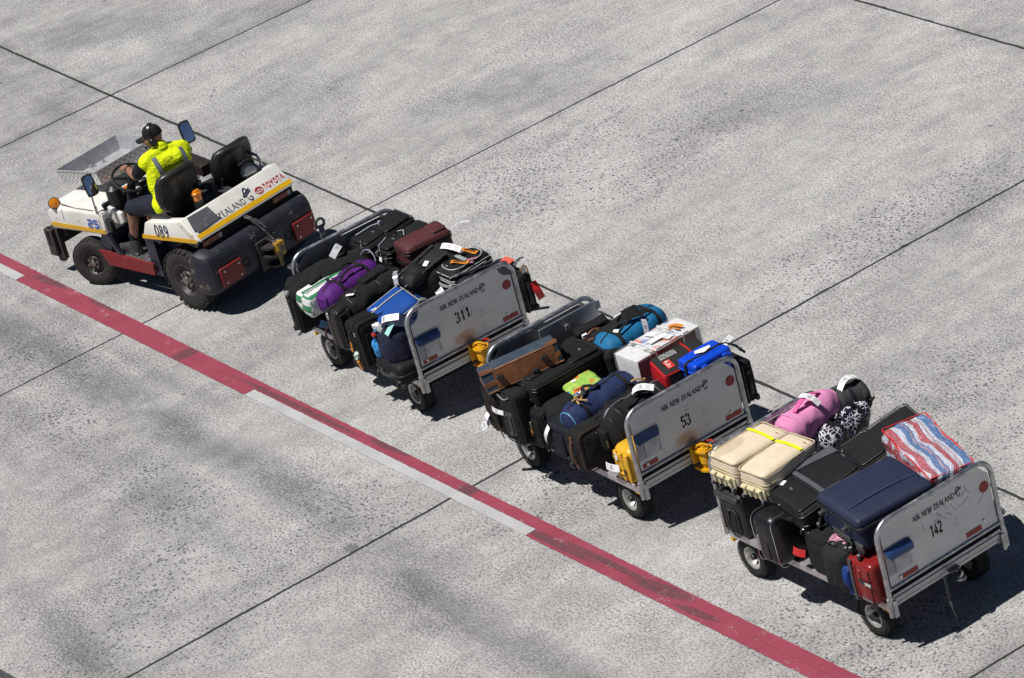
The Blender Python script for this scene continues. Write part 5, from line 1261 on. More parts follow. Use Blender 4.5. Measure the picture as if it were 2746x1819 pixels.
mb.tube([(x + .05, y - .08, T + .022) for x, y, _ in rr_path(.15, .32, .07, 5)], .012, 6, closed=True); mb.build('trolley_handle', gm, tl)
mb = MB(); mb.rbox((.09, .25, .01), .045, 3, M=Matrix.Translation((.05, -.08, T + .0225))); mb.build('grip_recess', plain('slot_dark', (.004, .004, .004), .9), tl)
ch = suitcase('black_suitcase', 'black hard-sided suitcase with thin chrome edging standing upright at the near side', 2, (-1.46, -.20, .565), (-1.46, .36, .565), (-1.49, -.20, 1.13), .36, plain('shell_black', (.0065, .0065, .0075), .38, 0, .2, 12), r=.10, pr=.0036, seams=(.03, .94), pipe=chrome, handles=('n',), bulge=.02, amp=.002)
W, L, T = ch['w'], ch['l'], ch['t']
mb = MB(); mb.rbox((.02, .20, .06), .01, 2, M=Matrix.Translation((-W / 2 - .008, -.10, T * .55))); mb.build('handle', blackp, ch)
mb = MB(); mb.rbox((.012, .17, .045), .01, 2, M=Matrix.Translation((-W / 2 - .006, -.02, T * .22))); mb.build('lock_plate', metal('lock_plate', (.40, .41, .43), .3), ch)
b12 = suitcase('black_suitcase', 'dark upright suitcase with a red name tag beside the chrome-edged case', 2, (-1.22, -.02, .56), (-.84, -.02, .56), (-1.20, -.02, 1.05), .48, blacks[3], seams=(.08, .4), handles=('n',), pockets=((.5, .45, .7, .6, .012),))
tagstrip(b12, L_(b12, .02, .42, .03), (-1, .15, .25), (0, .3, 1), .15, .085, .02, plain('tag_red', (.50, .02, .02), .4, 0, .1))
ps = softbag('patterned_bag', 'small pink and white patterned bag squeezed under the navy suitcase', 2, (-.92, .02, 1.04), (-.58, -.02, 1.04), (-.90, .40, 1.06), .16, plain('pattern_pink', (.45, .22, .30), .4, 0, .8, 30), 'bag', .05, .02, .01, 8, 3, 5)
rk = softbag('rucksack', 'dark grey and blue rucksack hanging over the near edge beside the red suitcase', 2, (-.87, -.12, .54), (-.46, -.12, .55), (-.84, -.12, 1.03), .42, fabric('rucksack_grey', (.015, .016, .0175), .85, .3, 240, .7), 'rucksack', .11, .028, .02, 5, 6, 9)
mb = MB(); mb.rbox((.11, .32, .09), .04, 6, (0, 0, .01), .03, 8, 2, Matrix.Translation((.19, -.06, rk['t'] - .04))); mb.build('side_pocket', fabric('rucksack_blue', (.008, .035, .17), .6, .3, 300, .6), rk, 70)
mb = MB(); loop_handle(mb, (-.02, .25, .34), .12, (1, 0, 0), (0, 1, .4), .05); mb.build('handle', pipem, rk)
redhard = plain('red_shell', (.20, .012, .012), .30, 0, .12, 10)
rd = suitcase('red_suitcase', 'glossy red hard-shell spinner suitcase standing beside the gate post', 2, (-.49, -.09, .56), (-.09, -.09, .56), (-.47, -.09, 1.02), .46, redhard, r=.06, seams=(), handles=(), bulge=.015, amp=0)
W, L, T = rd['w'], rd['l'], rd['t']
mb = MB(); P = rr_path(.035, L + .012, .012, 3); mb.sweep([(-W * .26, -L / 2 + L * k / 12, T + .012 + .005 * math.sin(PI * k / 12)) for k in range(13)], .040, .014, (0, 0, 1)); mb.build('zip', plain('zip_grey', (.055, .06, .065), .6), rd)
mb = MB(); mb.rbox((.10, .22, .04), .04, 3, M=Matrix.Translation((.08, -.07, T + .004))); mb.rbox((.05, .12, .05), .025, 3, M=Matrix.Translation((.02, .10, T + .004)))
for a in (-.05, .15): mb.rbox((.02, L * .8, .03), .01, 2, M=Matrix.Translation((a, 0, T + .008)))
mb.build('ribs', redhard, rd)
mb = MB(); mb.box((.10, .03, T + .025), (.20, .035, .012), bev=.004); mb.build('strap', plain('strap_black', (.02, .02, .02), .5), rd)
mb = MB(); mb.box((.15, .03, T + .033), (.09, .03, .006)); mb.build('strap_label', plain('label_grey', (.45, .45, .45), .4), rd)
for a, b, c in ((-.17, -L / 2 - .035, T - .06), (.10, -L / 2 - .035, T - .02), (-.17, L / 2 + .02, T - .08), (.1, -L / 2 - .03, .10)):
    mb = MB(); castor(mb, (a, b, c), (.8, 0, .6), .038, .022); mb.cyl((a, b + .01, c), (a, b + .05, c - .01), .016); mb.build('wheel', plain('spinner_wheel', (.035, .035, .036), .3), rd)

# ================================================================ middle cart (53)
tan = fabric('tan_leather', (.150, .055, .020), .55, .4, 120, .5, .4)
bluecan = fabric('slate_canvas', (.045, .062, .085), .55, .35, 14, .2)
ls = suitcase('leather_suitcase', 'slate blue suitcase with a tan leather edge propped against the front gate', 1, (-2.59, -.20, 1.375), (-2.20, -.37, 1.475), (-2.70, .84, 1.375), .24, bluecan, r=.03, seams=(), handles=(), bulge=.01, amp=.003, wheels=())
W, L, T = ls['w'], ls['l'], ls['t']
mb = MB(); mb.box((W / 2 + .004, .04, T * .5), (.012, L * .80, T * .92), bev=.004); mb.box((W / 2 + .003, 0, T * .42), (.012, L * .99, .06), bev=.004); mb.box((.0, -L / 2 - .003, T * .40), (W * .9, .012, .05), bev=.004); mb.sweep([(W / 2 + .002, -L / 2 + L * k / 10, T) for k in range(11)], .02, .012, (1, 0, 1)); mb.sweep([(W / 2 + .002, -L / 2 + L * k / 10, .01) for k in range(11)], .02, .012, (1, 0, -1)); mb.build('leather_edge', tan, ls)
for sx, sy in ((1, -1), (1, 1)):
    mb = MB(); mb.prism([(W / 2 + .008, sy * (L / 2 + .008)), (W / 2 - .12, sy * (L / 2 + .008)), (W / 2 - .10, sy * (L / 2 - .10)), (W / 2 + .008, sy * (L / 2 - .18))], lambda a, b, q: (a, b, T + q), .004, .012); mb.build('leather_corner', tan, ls)
for y in (-.27, .26, .12):
    mb = MB(); mb.rbox((.05, .07, .05), .014, 2, M=Matrix.Translation((W / 2 + .028, y, T * (.62 if y != .12 else .2)))); mb.rbox((.035, .03, .06), .01, 2, M=Matrix.Translation((W / 2 + .05, y + .02, T * (.60 if y != .12 else .2)))); mb.build('foot', plain('foot_black', (.014, .014, .014), .25), ls)
mb = MB(); mb.tube([(.02, -L / 2 - .02, T * .3), (.03, -L / 2 - .035, -.05), (.04, -L / 2 - .03, -.3), (.05, -L / 2 - .03, -.44)], .008, 5); mb.tube(arc((.05, -L / 2 - .03, -.50), (.6, 0, 0), (0, 0, 1), .06, 0, 345, 12), .006, 5, closed=True); mb.build('leather_cord', plain('cord_brown', (.06, .025, .012), .6), ls)
bb53 = suitcase('black_suitcase', 'large plain black suitcase lying flat beside the leather-edged suitcase', 1, (-2.17, -.03, 1.305), (-1.70, -.04, 1.305), (-2.15, .93, 1.33), .34, blacks[0], r=.06, seams=(.10, .20), pockets=((.36, .34, .58, .56, .014), (.52, .76, .80, .38, .012)), handles=('n',), badge=(.6, .80, .02), wheels=('n',))
bk = softbag('black_holdall', 'slumped black holdall with a brown leather handle, below the aluminium panel', 1, (-2.38, .76, 1.29), (-1.90, .70, 1.22), (-2.32, 1.46, 1.33), .44, blacks[3], 'holdall', .10, .024, .03, 5, 11, 9)
W, L, T = bk['w'], bk['l'], bk['t']
brownl = fabric('brown_handle', (.13, .050, .030), .45, .2, 150, .2)
mb = MB(); P = [(.04 + .10 * math.cos(R(-60 + 300 * k / 18)) * .8, .02 + .15 * math.sin(R(-60 + 300 * k / 18)), T + .055 + .02 * math.sin(k)) for k in range(19)]; mb.sweep(P, .022, .012, (.2, -.2, 1)); mb.build('leather_handle', brownl, bk)
mb = MB(); mb.box((.03, .05, T + .07), (.05, .06, .02), Matrix.Rotation(R(30), 4, 'Z')); mb.build('luggage_tag', plain('tag_yellow', (.65, .62, .05), .5), bk)
mb = MB(); mb.box((-.03, -.09, T + .055), (.03, .06, .04)); mb.build('luggage_tag', whitelabel, bk)
mb = MB(); mb.rbox((.15, .42, .13), .03, 4, amp=.012, freq=7, seed=4, M=Matrix.Translation((-.13, .05, T + .03))); mb.build('pocket', blacks[0], bk, 60)
mb = MB(); loop_handle(mb, (-.05, .35, T + .01), .14, (.2, 1, 0), (0, 0, 1), .06, .02, .008); mb.build('handle', pipem, bk)
tqm = fabric('turquoise_nylon', (.010, .135, .30), .6, .15, 300, .35)
bd = duffel('blue_holdall', 'turquoise and black sports holdall lying behind the plastic-wrapped box', 1, (-1.82, .93, 1.14), (-1.90, 1.88, 1.20), .46, .44, tqm, amp=.018, straps=(-.26, .30), seed=13, sq=3.6, strap=fabric('web_black', (.012, .012, .013), .8))
W, L, T = bd['w'], bd['l'], bd['t']
mb = MB()
for s_ in (-.52, -.44, .52, .44):
    P = [((W / 2 + .008) * math.cos(R(a)) * 1.0 * (1 if abs(math.cos(R(a))) < .8 else 1), s_ * L / 2 * 1.0, T / 2 + (T / 2 + .010) * math.sin(R(a))) for a in range(20, 161, 10)]
    P = [(math.copysign(abs(math.cos(R(a))) ** .75, math.cos(R(a))) * (W / 2 + .006), s_ * L / 2, T / 2 + abs(math.sin(R(a))) ** .75 * (T / 2 + .012)) for a in range(10, 171, 10)]
    mb.sweep(P, .014, .004, [(math.cos(R(a)), 0, math.sin(R(a))) for a in range(10, 171, 10)])
mb.build('piping', pipem, bd)
mb = MB(); mb.rbox((W * 1.03, .26, T * .86), .08, 6, amp=.012, M=Matrix.Translation((0, -L / 2 + .07, T * .41))); mb.build('end_panel', blacks[1], bd, 60)
tagstrip(bd, (.02, -.22, T + .012), (1, .3, 0), (0, 0, 1), .09, .06, .004, whitelabel)
fl = softbag('black_bag', 'black bag with a pointed flap standing up beside the turquoise holdall', 1, (-2.15, 1.05, 1.34), (-1.95, .97, 1.32), (-2.07, 1.53, 1.40), .34, blacks[1], 'holdall', .08, .02, .02, 5, 15, 7)
mb = MB(); mb.grid([[(.02, -.22, fl['t'] + .0), (.10, -.24, fl['t'] + .0)], [(.02, -.02, fl['t'] + .07), (.12, -.02, fl['t'] + .04)], [(.03, .18, fl['t'] + .16), (.13, .20, fl['t'] + .10)], [(.04, .34, fl['t'] + .19), (.12, .40, fl['t'] + .05)]]); mb.build('flap', blacks[0], fl, 60)
mb = MB(); mb.box((.06, .12, fl['t'] + .15), (.02, .10, .02), Matrix.Rotation(R(20), 4, 'Z')); mb.build('luggage_tag', whitelabel, fl)
mb = MB(); mb.sweep([(.08, -.30, .30), (.10, -.34, .10), (.11, -.36, -.06)], .03, .008, (1, -.3, 0)); mb.build('strap', pipem, fl)
# plastic-wrapped box
def boxprint():
    t = NT('printed_carton'); o = t.coord(); x, y, z = t.sep(o)
    v = t.voro(t.mapping(o, sc=(1, 1.6, .3)), 8.5, 'F1', 1); n = t.noise(o, 9, 4)
    vx, vy, vz = t.sep(v)
    col = t.ramp(vx, [(0, (.62, .62, .66)), (.30, (.03, .08, .42)), (.46, (.58, .60, .60)), (.58, (.62, .12, .02)), (.74, (.12, .17, .13)), (.88, (.55, .58, .62))], 'CONSTANT')
    col = t.mix(t.mr(n, .4, .6), col, (.60, .61, .63))
    return t.out(col, .5, 0, .4)
def shrinkwrap(name, ca_, alpha):
    t = NT(name); o = t.coord(); t.bump(t.noise(t.mapping(o, sc=(1, 2.2, 1)), 11, 5, .65, 1.5), .7, .02)
    t.b.inputs['Alpha'].default_value = alpha
    return t.out(ca_, .10, 0, .8)
M, W, L = frame3(1, (-1.37, .85, 1.40), (-.95, .87, 1.40), (-1.38, 1.77, 1.40), .42)
wb = thing('wrapped_box', 'long carton wrapped in clear plastic and white strapping on top of the load', 'box', M, 'bags loaded on the carts'); T = .42
crd = plain('carton_white', (.66, .66, .66), .6, 0, .12, 14)
mb = MB(); mb.rbox((W - .02, L - .02, T - .01), .012, 6, (0, 0, .005), .004, 6, 1, Matrix.Translation((0, 0, T / 2))); mb.build('carton', crd, wb)
mb = MB(); mb.box((.0, .02, T + .006), (W - .03, L * .60, .010)); mb.box((W / 2 - .006, .02, T * .55), (.006, L * .62, T * .86)); mb.build('printed_sleeve', boxprint(), wb)
mb = MB(); mb.box((W / 2 - .001, .10, T * .80), (.012, L * .58, T * .34)); mb.build('brown_flap', plain('carton_brown', (.19, .105, .060), .6, 0, .3, 14), wb)
mb = MB(); mb.box((W / 2 - .003, -L / 2 + .14, T * .48), (.008, .26, T * .9)); mb.build('maroon_panel', plain('maroon_print', (.10, .03, .07), .4, 0, .4, 9), wb)
mb = MB(); mb.rbox((W + .012, L + .012, T + .014), .02, 10, (.004, .004, .010), .010, 7, 3, Matrix.Translation((0, 0, T / 2 + .004))); mb.build('plastic_wrap', shrinkwrap('clear_wrap', (.85, .86, .90), .12), wb, 70)
for y in (-.19, .20):
    mb = MB(); P = [(-W / 2 - .014, y, .02), (-W / 2 - .014, y - .01, T + .010), (0, y - .006, T + .030), (W / 2 + .014, y, T + .012), (W / 2 + .014, y + .015, .02)]; mb.sweep(P, .022, .004, [(-1, 0, 0), (-.6, 0, .7), (0, 0, 1), (.6, 0, .7), (1, 0, 0)]); mb.build('strapping', plain('strapping_white', (.68, .68, .70), .35), wb)
tagstrip(wb, (-.16, -.02, T + .030), (.85, .25, 0), (0, 0, 1), .34, .085, .006); tagstrip(wb, (.04, -.14, T + .034), (.1, 1, 0), (0, 0, 1), .24, .085, .006, whitelabel); tagstrip(wb, (-W / 2 + .01, .02, T - .02), (-.5, .35, .7), (.5, .3, .6), .19, .075, .01)
mb = MB(); mb.sweep([(-.05, .22, T + .034), (.02, .27, T + .05), (.10, .30, T + .036)], .055, .004, (0, 0, 1)); mb.sweep([(.0, .18, T + .034), (.06, .22, T + .045), (.13, .24, T + .034)], .018, .006, (0, 0, 1)); mb.build('orange_tag', plain('tag_orange', (.62, .22, .02), .5, 0, .2, 40), wb)
# cool bag and cool box
M, W, L = frame3(1, (-.86, .96, 1.40), (-.50, .90, 1.33), (-.83, 1.56, 1.44), .30)
cbg = thing('cooler_bag', 'black and red insulated cool bag with white print beside the blue cool box', 'cool bag', M, 'bags loaded on the carts'); T = .30
redn = fabric('red_nylon', (.40, .012, .018), .55, .12, 300, .15)
mb = MB(); mb.rbox((W, L, T), .03, 7, (.01, .01, .012), .004, 6, 2, Matrix.Translation((0, 0, T / 2))); mb.build('body', redn, cbg, 60)
mb = MB(); mb.rbox((W * .96, L * .97, .03), .012, 6, (0, 0, .012), .003, 6, 4, Matrix.Translation((0, .01, T + .008))); mb.rbox((.03, L * .90, T * .9), .012, 5, M=Matrix.Translation((W / 2 + .002, .02, T * .5))); mb.build('lid', fabric('cool_black', (.019, .019, .019), .75, .2), cbg, 60)
mb = MB(); mb.tube([(W / 2 + .006, -L / 2 + L * k / 8, T + .012) for k in range(9)], .011, 6); mb.sweep([(-W / 2 + W * k / 8, .10 + .02 * math.sin(k / 8 * PI), T + .032 + .008 * math.sin(k / 8 * PI)) for k in range(9)], .022, .004, (0, 0, 1)); mb.build('red_trim', redn, cbg)
mb = MB(); mb.box((.05, -.17, T + .033), (.15, .085, .003), Matrix.Rotation(R(0), 4, 'Z')); lb = mb.build('red_label', plain('label_red', (.55, .03, .02), .5, 0, .1), cbg)
mb = MB(); draw_strokes(mb, [([(.0, .3), (.1, .9), (.18, .2), (.26, .6), (.32, .3), (.42, .5), (.50, .25), (.58, .8), (.66, .3), (.76, .5), (.84, .3), (.96, .45)], .09), ([(.1, .12), (.9, .16)], .06)], lambda a, b: (.05 - .065 + .13 * a, -.205 + .07 * b, T + .0355)); mb.build('label_script', whitelabel, lb, flip=False)
mb = MB()
for k in range(4):
    for q in range(9): mb.box((-.13 + .022 * k, -.20 + .023 * q, T + .0345), (.007, .019 if (q * 3 + k) % 4 else .010, .002))
mb.build('white_print', whitelabel, cbg)
M, W, L = frame3(1, (-.43, 1.05, 1.50), (-.10, 1.05, 1.50), (-.415, 1.55, 1.51), .38)
ek = thing('cool_box', 'bright blue plastic cool box with a black strap beside the gate numbered 53', 'cool box', M, 'bags loaded on the carts'); T = .38
bluep = plain('cool_blue', (.004, .062, .58), .34, 0, .06, 20)
def tap(p, t): k = 1 - .06 * (1 - t[2]) / 2; p.x *= k; p.y *= k; return p
mb = MB(); mb.rbox((W - .03, L - .03, T - .10), .035, 4, fn=tap, M=Matrix.Translation((0, 0, (T - .10) / 2))); mb.rbox((W + .01, L + .01, .035), .015, 3, M=Matrix.Translation((0, 0, T - .11))); mb.build('tub', bluep, ek, 50)
mb = MB(); mb.rbox((W, L, .11), .032, 5, (0, 0, .008), M=Matrix.Translation((0, 0, T - .05))); mb.rbox((W * .7, L * .72, .02), .01, 3, M=Matrix.Translation((-.02, 0, T + .008))); mb.build('lid', bluep, ek, 50)
for y in (-.14, .15):
    mb = MB(); mb.rbox((.04, .07, .10), .012, 2, M=Matrix.Translation((W / 2 + .012, y, T - .075))); mb.rbox((.03, .035, .05), .008, 2, M=Matrix.Translation((W / 2 + .02, y + .05, T - .07))); mb.build('latch', bluep, ek)
mb = MB(); mb.sweep([(-.02, -L / 2 - .016, T * .35), (-.01, -L / 2 - .014, T - .02), (.02, -L / 2 + .03, T + .016), (.05, 0, T + .022), (.03, L / 2 - .05, T + .018), (.04, L / 2 + .02, T - .0), (.10, L / 2 + .10, T - .06), (.16, L / 2 + .16, T - .16)], .034, .006, [(0, -1, 0), (0, -1, .2), (0, -.4, 1), (0, 0, 1), (0, .2, 1), (.3, 1, .6), (.8, .3, .6), (.8, .3, .6)]); mb.box((.13, L / 2 + .13, T - .11), (.05, .03, .07), Matrix.Rotation(R(30), 4, 'X'), bev=.01); mb.build('strap', pipem, ek)
mb = MB(); mb.grid([[(-.08, -.06, T + .03), (-.02, -.10, T + .036)], [(-.03, .03, T + .045), (.05, -.02, T + .04)], [(.0, .10, T + .05), (.03, .08, T + .045)]]); mb.build('paper_note', whitelabel, ek, 60)
tagstrip(ek, (.0, L / 2 + .0, T - .05), (-.2, .9, .2), (.5, 0, .8), .17, .065, .01)
sb2 = softbag('black_rucksack', 'round black soft bag under the green bag', 1, (-1.80, .0, 1.10), (-1.40, -.07, 1.07), (-1.72, .55, 1.10), .36, blacks[1], 'rucksack', .15, .022, .03, 5, 21, 9)
def kidprint():
    t = NT('child_print'); o = t.coord()
    n = t.noise(o, 5.0, 3, .6, .6); n2 = t.noise(o, 22, 3)
    c = t.mapping(o, loc=(-.01, .02, 0)); g = t.noise(t.mapping(o, loc=(3, 1, 0)), 7.5, 2, .5, .8)
    col = t.mix(t.mr(n2, .4, .6), (.24, .46, .09), (.44, .58, .12))
    col = t.mix(t.math('MULTIPLY', t.math('GREATER_THAN', g, .55), .9), col, (.62, .20, .03)); col = t.mix(t.math('MULTIPLY', t.math('GREATER_THAN', g, .645), 1.), col, (.28, .03, .02))
    col = t.mix(t.math('GREATER_THAN', n, .62), col, (.02, .12, .36)); col = t.mix(t.math('LESS_THAN', n, .33), col, (.50, .24, .20))
    return t.out(col, .25, 0, .5)
gb = softbag('childs_bag', 'small bright green bag with an orange and blue print', 1, (-1.78, .33, 1.17), (-1.38, .26, 1.165), (-1.80, .70, 1.19), .07, kidprint(), 'bag', .03, .014, .015, 6, 3, 8)
mb = MB(); mb.tube([(a, b, .035 + .006 * math.sin(a * 20)) for a, b, _ in rr_path(gb['w'] + .01, gb['l'] + .01, .05, 5)], .010, 6, closed=True); mb.build('piping', pipem, gb)
mb = MB(); mb.box((-.06, -.06, gb['t'] + .014), (.045, .055, .003)); mb.build('white_sticker', whitelabel, gb)
nvd = fabric('navy_duffel', (.015, .026, .082), .75, .22, 260, .5)
lightblue = plain('piping_light_blue', (.10, .30, .50), .5)
ndf = duffel('navy_holdall', 'navy blue holdall with pale blue piping below the plastic-wrapped box', 1, (-1.13, -.07, 1.03), (-1.21, .92, 1.07), .40, .38, nvd, amp=.016, straps=(-.30, .30), endp=lightblue, seed=17, handles=False, sq=2.2)
W, L, T = ndf['w'], ndf['l'], ndf['t']
mb = MB(); P = [(-.02 + .05 * math.sin(k), -.25 + .30 * k / 10, T + .014 + .05 * math.sin(PI * k / 10)) for k in range(11)]; mb.sweep(P, .05, .008, (0, 0, 1)); mb.build('handle', pipem, ndf)
twine = plain('twine', (.48, .30, .12), .8)
mb = MB()
for k in range(4): mb.tube([(.04, -.26, T + .01), (.05 + .04 * math.cos(k * 1.7), -.28 + .05 * math.sin(k * 1.7), T + .035), (.05 + .09 * math.cos(k * 1.7 + .4), -.27 + .09 * math.sin(k * 1.7 + .4), T + .015)], .010, 6)
mb.build('twine_knot', twine, ndf)
mb = MB(); mb.box((-.10, -.12, T + .004), (.05, .09, .003), Matrix.Rotation(R(-14), 4, 'Y')); mb.build('luggage_tag', whitelabel, ndf)
bdf = duffel('black_holdall', 'bulky black holdall with a white airline tag right behind the gate numbered 53', 1, (-.66, .08, .97), (-.72, 1.0, 1.02), .52, .48, blacks[1], amp=.04, straps=(-.20, .20), seed=19, sq=2.3, ribs=(-.84, -.62, .6), zipm=silver)
W, L, T = bdf['w'], bdf['l'], bdf['t']
tagstrip(bdf, (.04, .02, T + .05), (.75, .5, .1), (0, -.5, 1), .26, .085, .06)
mb = MB(); mb.rbox((.30, .10, .26), .05, 5, amp=.014, M=Matrix.Translation((-.06, -L / 2 - .0, .20))); mb.build('pocket', blacks[0], bdf, 60)
mb = MB(); mb.box((-.06, -L / 2 - .055, .26), (.014, .014, .09), Matrix.Rotation(R(20), 4, 'Y')); mb.box((.10, -L / 2 - .05, .19), (.012, .012, .08)); mb.box((-.04, -L / 2 - .055, .12), (.012, .012, .05)); mb.build('zip_pulls', silver, bdf)
mb = MB(); mb.tube([(-.12, .15, T + .06), (-.05, .18, T + .10), (-.02, .25, T + .05), (-.08, .30, T + .02)], .012, 6); mb.build('twine_knot', twine, bdf)
yh = plain('yellow_shell', (.66, .37, .018), .42, 0, .08, 9)
ye = suitcase('yellow_suitcase', 'yellow ribbed hard-shell suitcase standing behind the gate post of the middle cart', 1, (-.42, -.01, .565), (-.08, -.01, .565), (-.41, -.01, .99), .40, yh, r=.09, seams=(), handles=(), bulge=.02, amp=0)
W, L, T = ye['w'], ye['l'], ye['t']
mb = MB()
for a in (-.26, .04, .34): mb.rbox((.05, L * .82, .04), .018, 4, M=Matrix.Translation((a * W, 0, T + .012)))
mb.rbox((.12, .03, .03), .014, 3, M=Matrix.Translation((-.02, -.08, T + .03))); mb.tube(arc((-.05, .10, T + .03), (1, 0, 0), (0, 1, 0), .05, -30, 200, 10), .011, 6); mb.build('ribs', yh, ye, 50)
mb = MB(); mb.rbox((.03, .05, .02), .01, 2, M=Matrix.Translation((.05, -.05, T + .03))); mb.build('lock', blackp, ye)
tagstrip(ye, (-.02, -.02, T + .05), (-1, -.12, .05), (.1, .2, 1), .24, .085, .02)
mb = MB(); mb.box((-.05, .12, T + .035), (.045, .09, .003)); mb.build('white_sticker', whitelabel, ye)
bp_ = suitcase('black_suitcase', 'black canvas suitcase with brown leather piping and handle, hanging over the near edge', 1, (-.69, -.21, .62), (-.69, .34, .62), (-.71, -.21, 1.09), .33, blacks[3], r=.09, seams=(.06,), pipe=plain('piping_brown', (.055, .030, .018), .5), handles=(), bulge=.03, amp=.010)
W, L, T = bp_['w'], bp_['l'], bp_['t']
mb = MB(); loop_handle(mb, (-W / 2 - .006, .0, T * .55), .30, (0, 1, 0), (-1, 0, .1), .045, .022, .012); mb.box((-W / 2 - .01, .15, T * .55), (.016, .09, .04), bev=.006); mb.box((-W / 2 - .01, -.15, T * .55), (.016, .09, .04), bev=.006); mb.build('leather_handle', plain('handle_brown', (.12, .055, .025), .45), bp_)
mb = MB(); mb.box((.05, .05, T + .036), (.10, .13, .006), bev=.002); mb.build('leather_patch', plain('patch_brown', (.04, .022, .014), .5), bp_)
mb = MB(); mb.rbox((.04, .02, .05), .006, 2, M=Matrix.Translation((W * .42, -L / 2 - .06, .12))); mb.tube(arc((W * .42, -L / 2 - .03, .12), (1, 0, 0), (0, 1, 0), .022, 0, 180, 8), .006); mb.build('padlock', metal('padlock_brass', (.42, .32, .14), .4), bp_)
ns = suitcase('navy_suitcase', 'dark navy upright case with a hanging white tag beside the brown-piped suitcase', 1, (-1.50, -.12, .60), (-1.09, -.12, .60), (-1.45, -.12, 1.00), .36, fabric('dull_navy', (.0085, .0100, .0180), .7, .3), seams=(.08, .5), pockets=((.5, .42, .6, .7, .02),), handles=('f',), wheels=('s',))
tagstrip(ns, L_(ns, .28, .94, .03), (-.25, -1, .1), (-.3, 0, 1), .26, .075, .04)
mb = MB(); mb.tube([L_(ns, .25, .50, .02), L_(ns, .30, .42, .03), L_(ns, .24, .36, .02), L_(ns, .31, .30, .02)], .010, 5); mb.build('purple_ribbon', plain('ribbon_purple', (.12, .04, .30), .6), ns)
tu = suitcase('black_suitcase', 'black upright case with an orange-brown scarf tied to its handle', 1, (-2.02, -.11, .57), (-1.58, -.11, .57), (-1.96, -.11, 1.04), .40, blacks[0], seams=(.08, .5), pockets=((.55, .42, .6, .7, .015),), handles=('n',), wheels=('s',))
mb = MB(); mb.rbox((.13, .20, .05), .04, 5, amp=.03, freq=9, seed=4, M=Matrix.Translation(L_(tu, .26, .70, .03)) @ Matrix.Rotation(R(25), 4, 'Z')); mb.rbox((.17, .14, .05), .04, 5, amp=.035, freq=9, seed=8, M=Matrix.Translation(L_(tu, .36, .40, .03)) @ Matrix.Rotation(R(-20), 4, 'Z')); mb.build('scarf', fabric('scarf_orange', (.30, .125, .035), .8, .5, 30, .8), tu, 70)
mb = MB(); mb.box(L_(tu, .58, .62, .04), (.03, .10, .03), bev=.006); mb.build('buckle', metal('buckle_brass', (.35, .30, .20), .4), tu)
gh = suitcase('black_suitcase', 'tall black case with a grey moulded grip plate and pale piping', 1, (-2.17, -.27, .62), (-1.80, -.27, .63), (-2.13, -.27, 1.25), .24, blacks[3], r=.07, seams=(.10,), pipe=pipem, handles=(), amp=.006)
W, L, T = gh['w'], gh['l'], gh['t']
mb = MB(); mb.rbox((.15, .30, .03), .05, 4, M=Matrix.Translation((.03, -.05, T + .012))); mb.tube([(a + .03, b - .05, T + .03) for a, b, _ in rr_path(.09, .24, .04, 5)], .014, 6, closed=True); mb.build('grip_plate', plain('grip_slate', (.040, .043, .046), .4), gh)
mb = MB(); mb.tube([(-W * .3 + W * .6 * k / 8, L / 2 - .015 - .05 * math.sin(PI * k / 8), T + .010) for k in range(9)], .006, 5); mb.tube([(-W / 2 - .0, L * .1, T * .6), (-W / 2 - .03, -.05, T * .6), (-W / 2 - .0, -L * .3, T * .6)], .009, 5); mb.build('pale_piping', plain('piping_pale', (.35, .35, .36), .4), gh)
tagstrip(gh, L_(gh, .38, .62, .03), (-1, .02, .02), (.1, .2, 1), .22, .055, .02)
fu = suitcase('black_suitcase', 'small black upright case below the near end of the leather-edged suitcase', 1, (-2.50, -.25, .65), (-2.20, -.25, .66), (-2.46, -.25, 1.12), .24, blacks[2], r=.05, seams=(.10, .45), pockets=((.5, .45, .7, .6, .014),), handles=('n',), wheels=('s',))
tagstrip(fu, L_(fu, .30, .50, .03), (-.4, -1, .1), (-.3, 0, 1), .19, .08, .03); tagstrip(fu, L_(fu, .25, .28, .03), (-.6, -.5, .3), (-.2, 0, 1), .17, .08, .02)
rf = suitcase('black_suitcase', 'black case hanging over the far edge, just visible beyond the gate numbered 53', 1, (-.56, 1.56, .76), (-.09, 1.56, .76), (-.56, 1.56, 1.26), .20, blacks[0], r=.05, seams=(.3,), handles=('e',), amp=.004)

# ================================================================ first cart (311)
gar = softbag('garment_bag', 'black cloth garment bag with a white tag draped over the front of the first cart', 0, (-2.60, -.20, 1.34), (-2.22, -.28, 1.22), (-2.60, .86, 1.45), .40, fabric('wool_black', (.0130, .0130, .0135), .95, .35, 200, .8), 'garment bag', .11, .034, .03, 4.5, 31, 12)
W, L, T = gar['w'], gar['l'], gar['t']
tagstrip(gar, (-.10, .12, T + .03), (-.5, .75, .25), (.4, .3, 1), .19, .085, .08)
mb = MB(); mb.rbox((.16, .18, .08), .04, 5, amp=.02, freq=8, M=Matrix.Translation((.10, -.22, T + .02)) @ Matrix.Rotation(R(20), 4, 'Z')); mb.build('flap', blacks[1], gar, 60)
fu2 = suitcase('black_suitcase', 'tall black upright case with silver corner wheels at the front corner of the first cart', 0, (-2.30, -.26, .64), (-2.30, .20, .64), (-2.33, -.26, 1.20), .24, blacks[0], r=.05, seams=(.12, .45), handles=(), wheels=())
W, L, T = fu2['w'], fu2['l'], fu2['t']
mb = MB(); mb.rbox((.03, .20, .05), .012, 2, M=Matrix.Translation((-W / 2 - .012, .06, T * .5))); mb.build('handle', blackp, fu2)
for a in (-.5, .5):
    mb = MB(); mb.ell((-W / 2 - .02, a * L * .96, T * .72 if a > 0 else T * .7), (.035, .035, .03)); mb.build('wheel', plain('silver_wheel', (.30, .30, .31), .35), fu2)
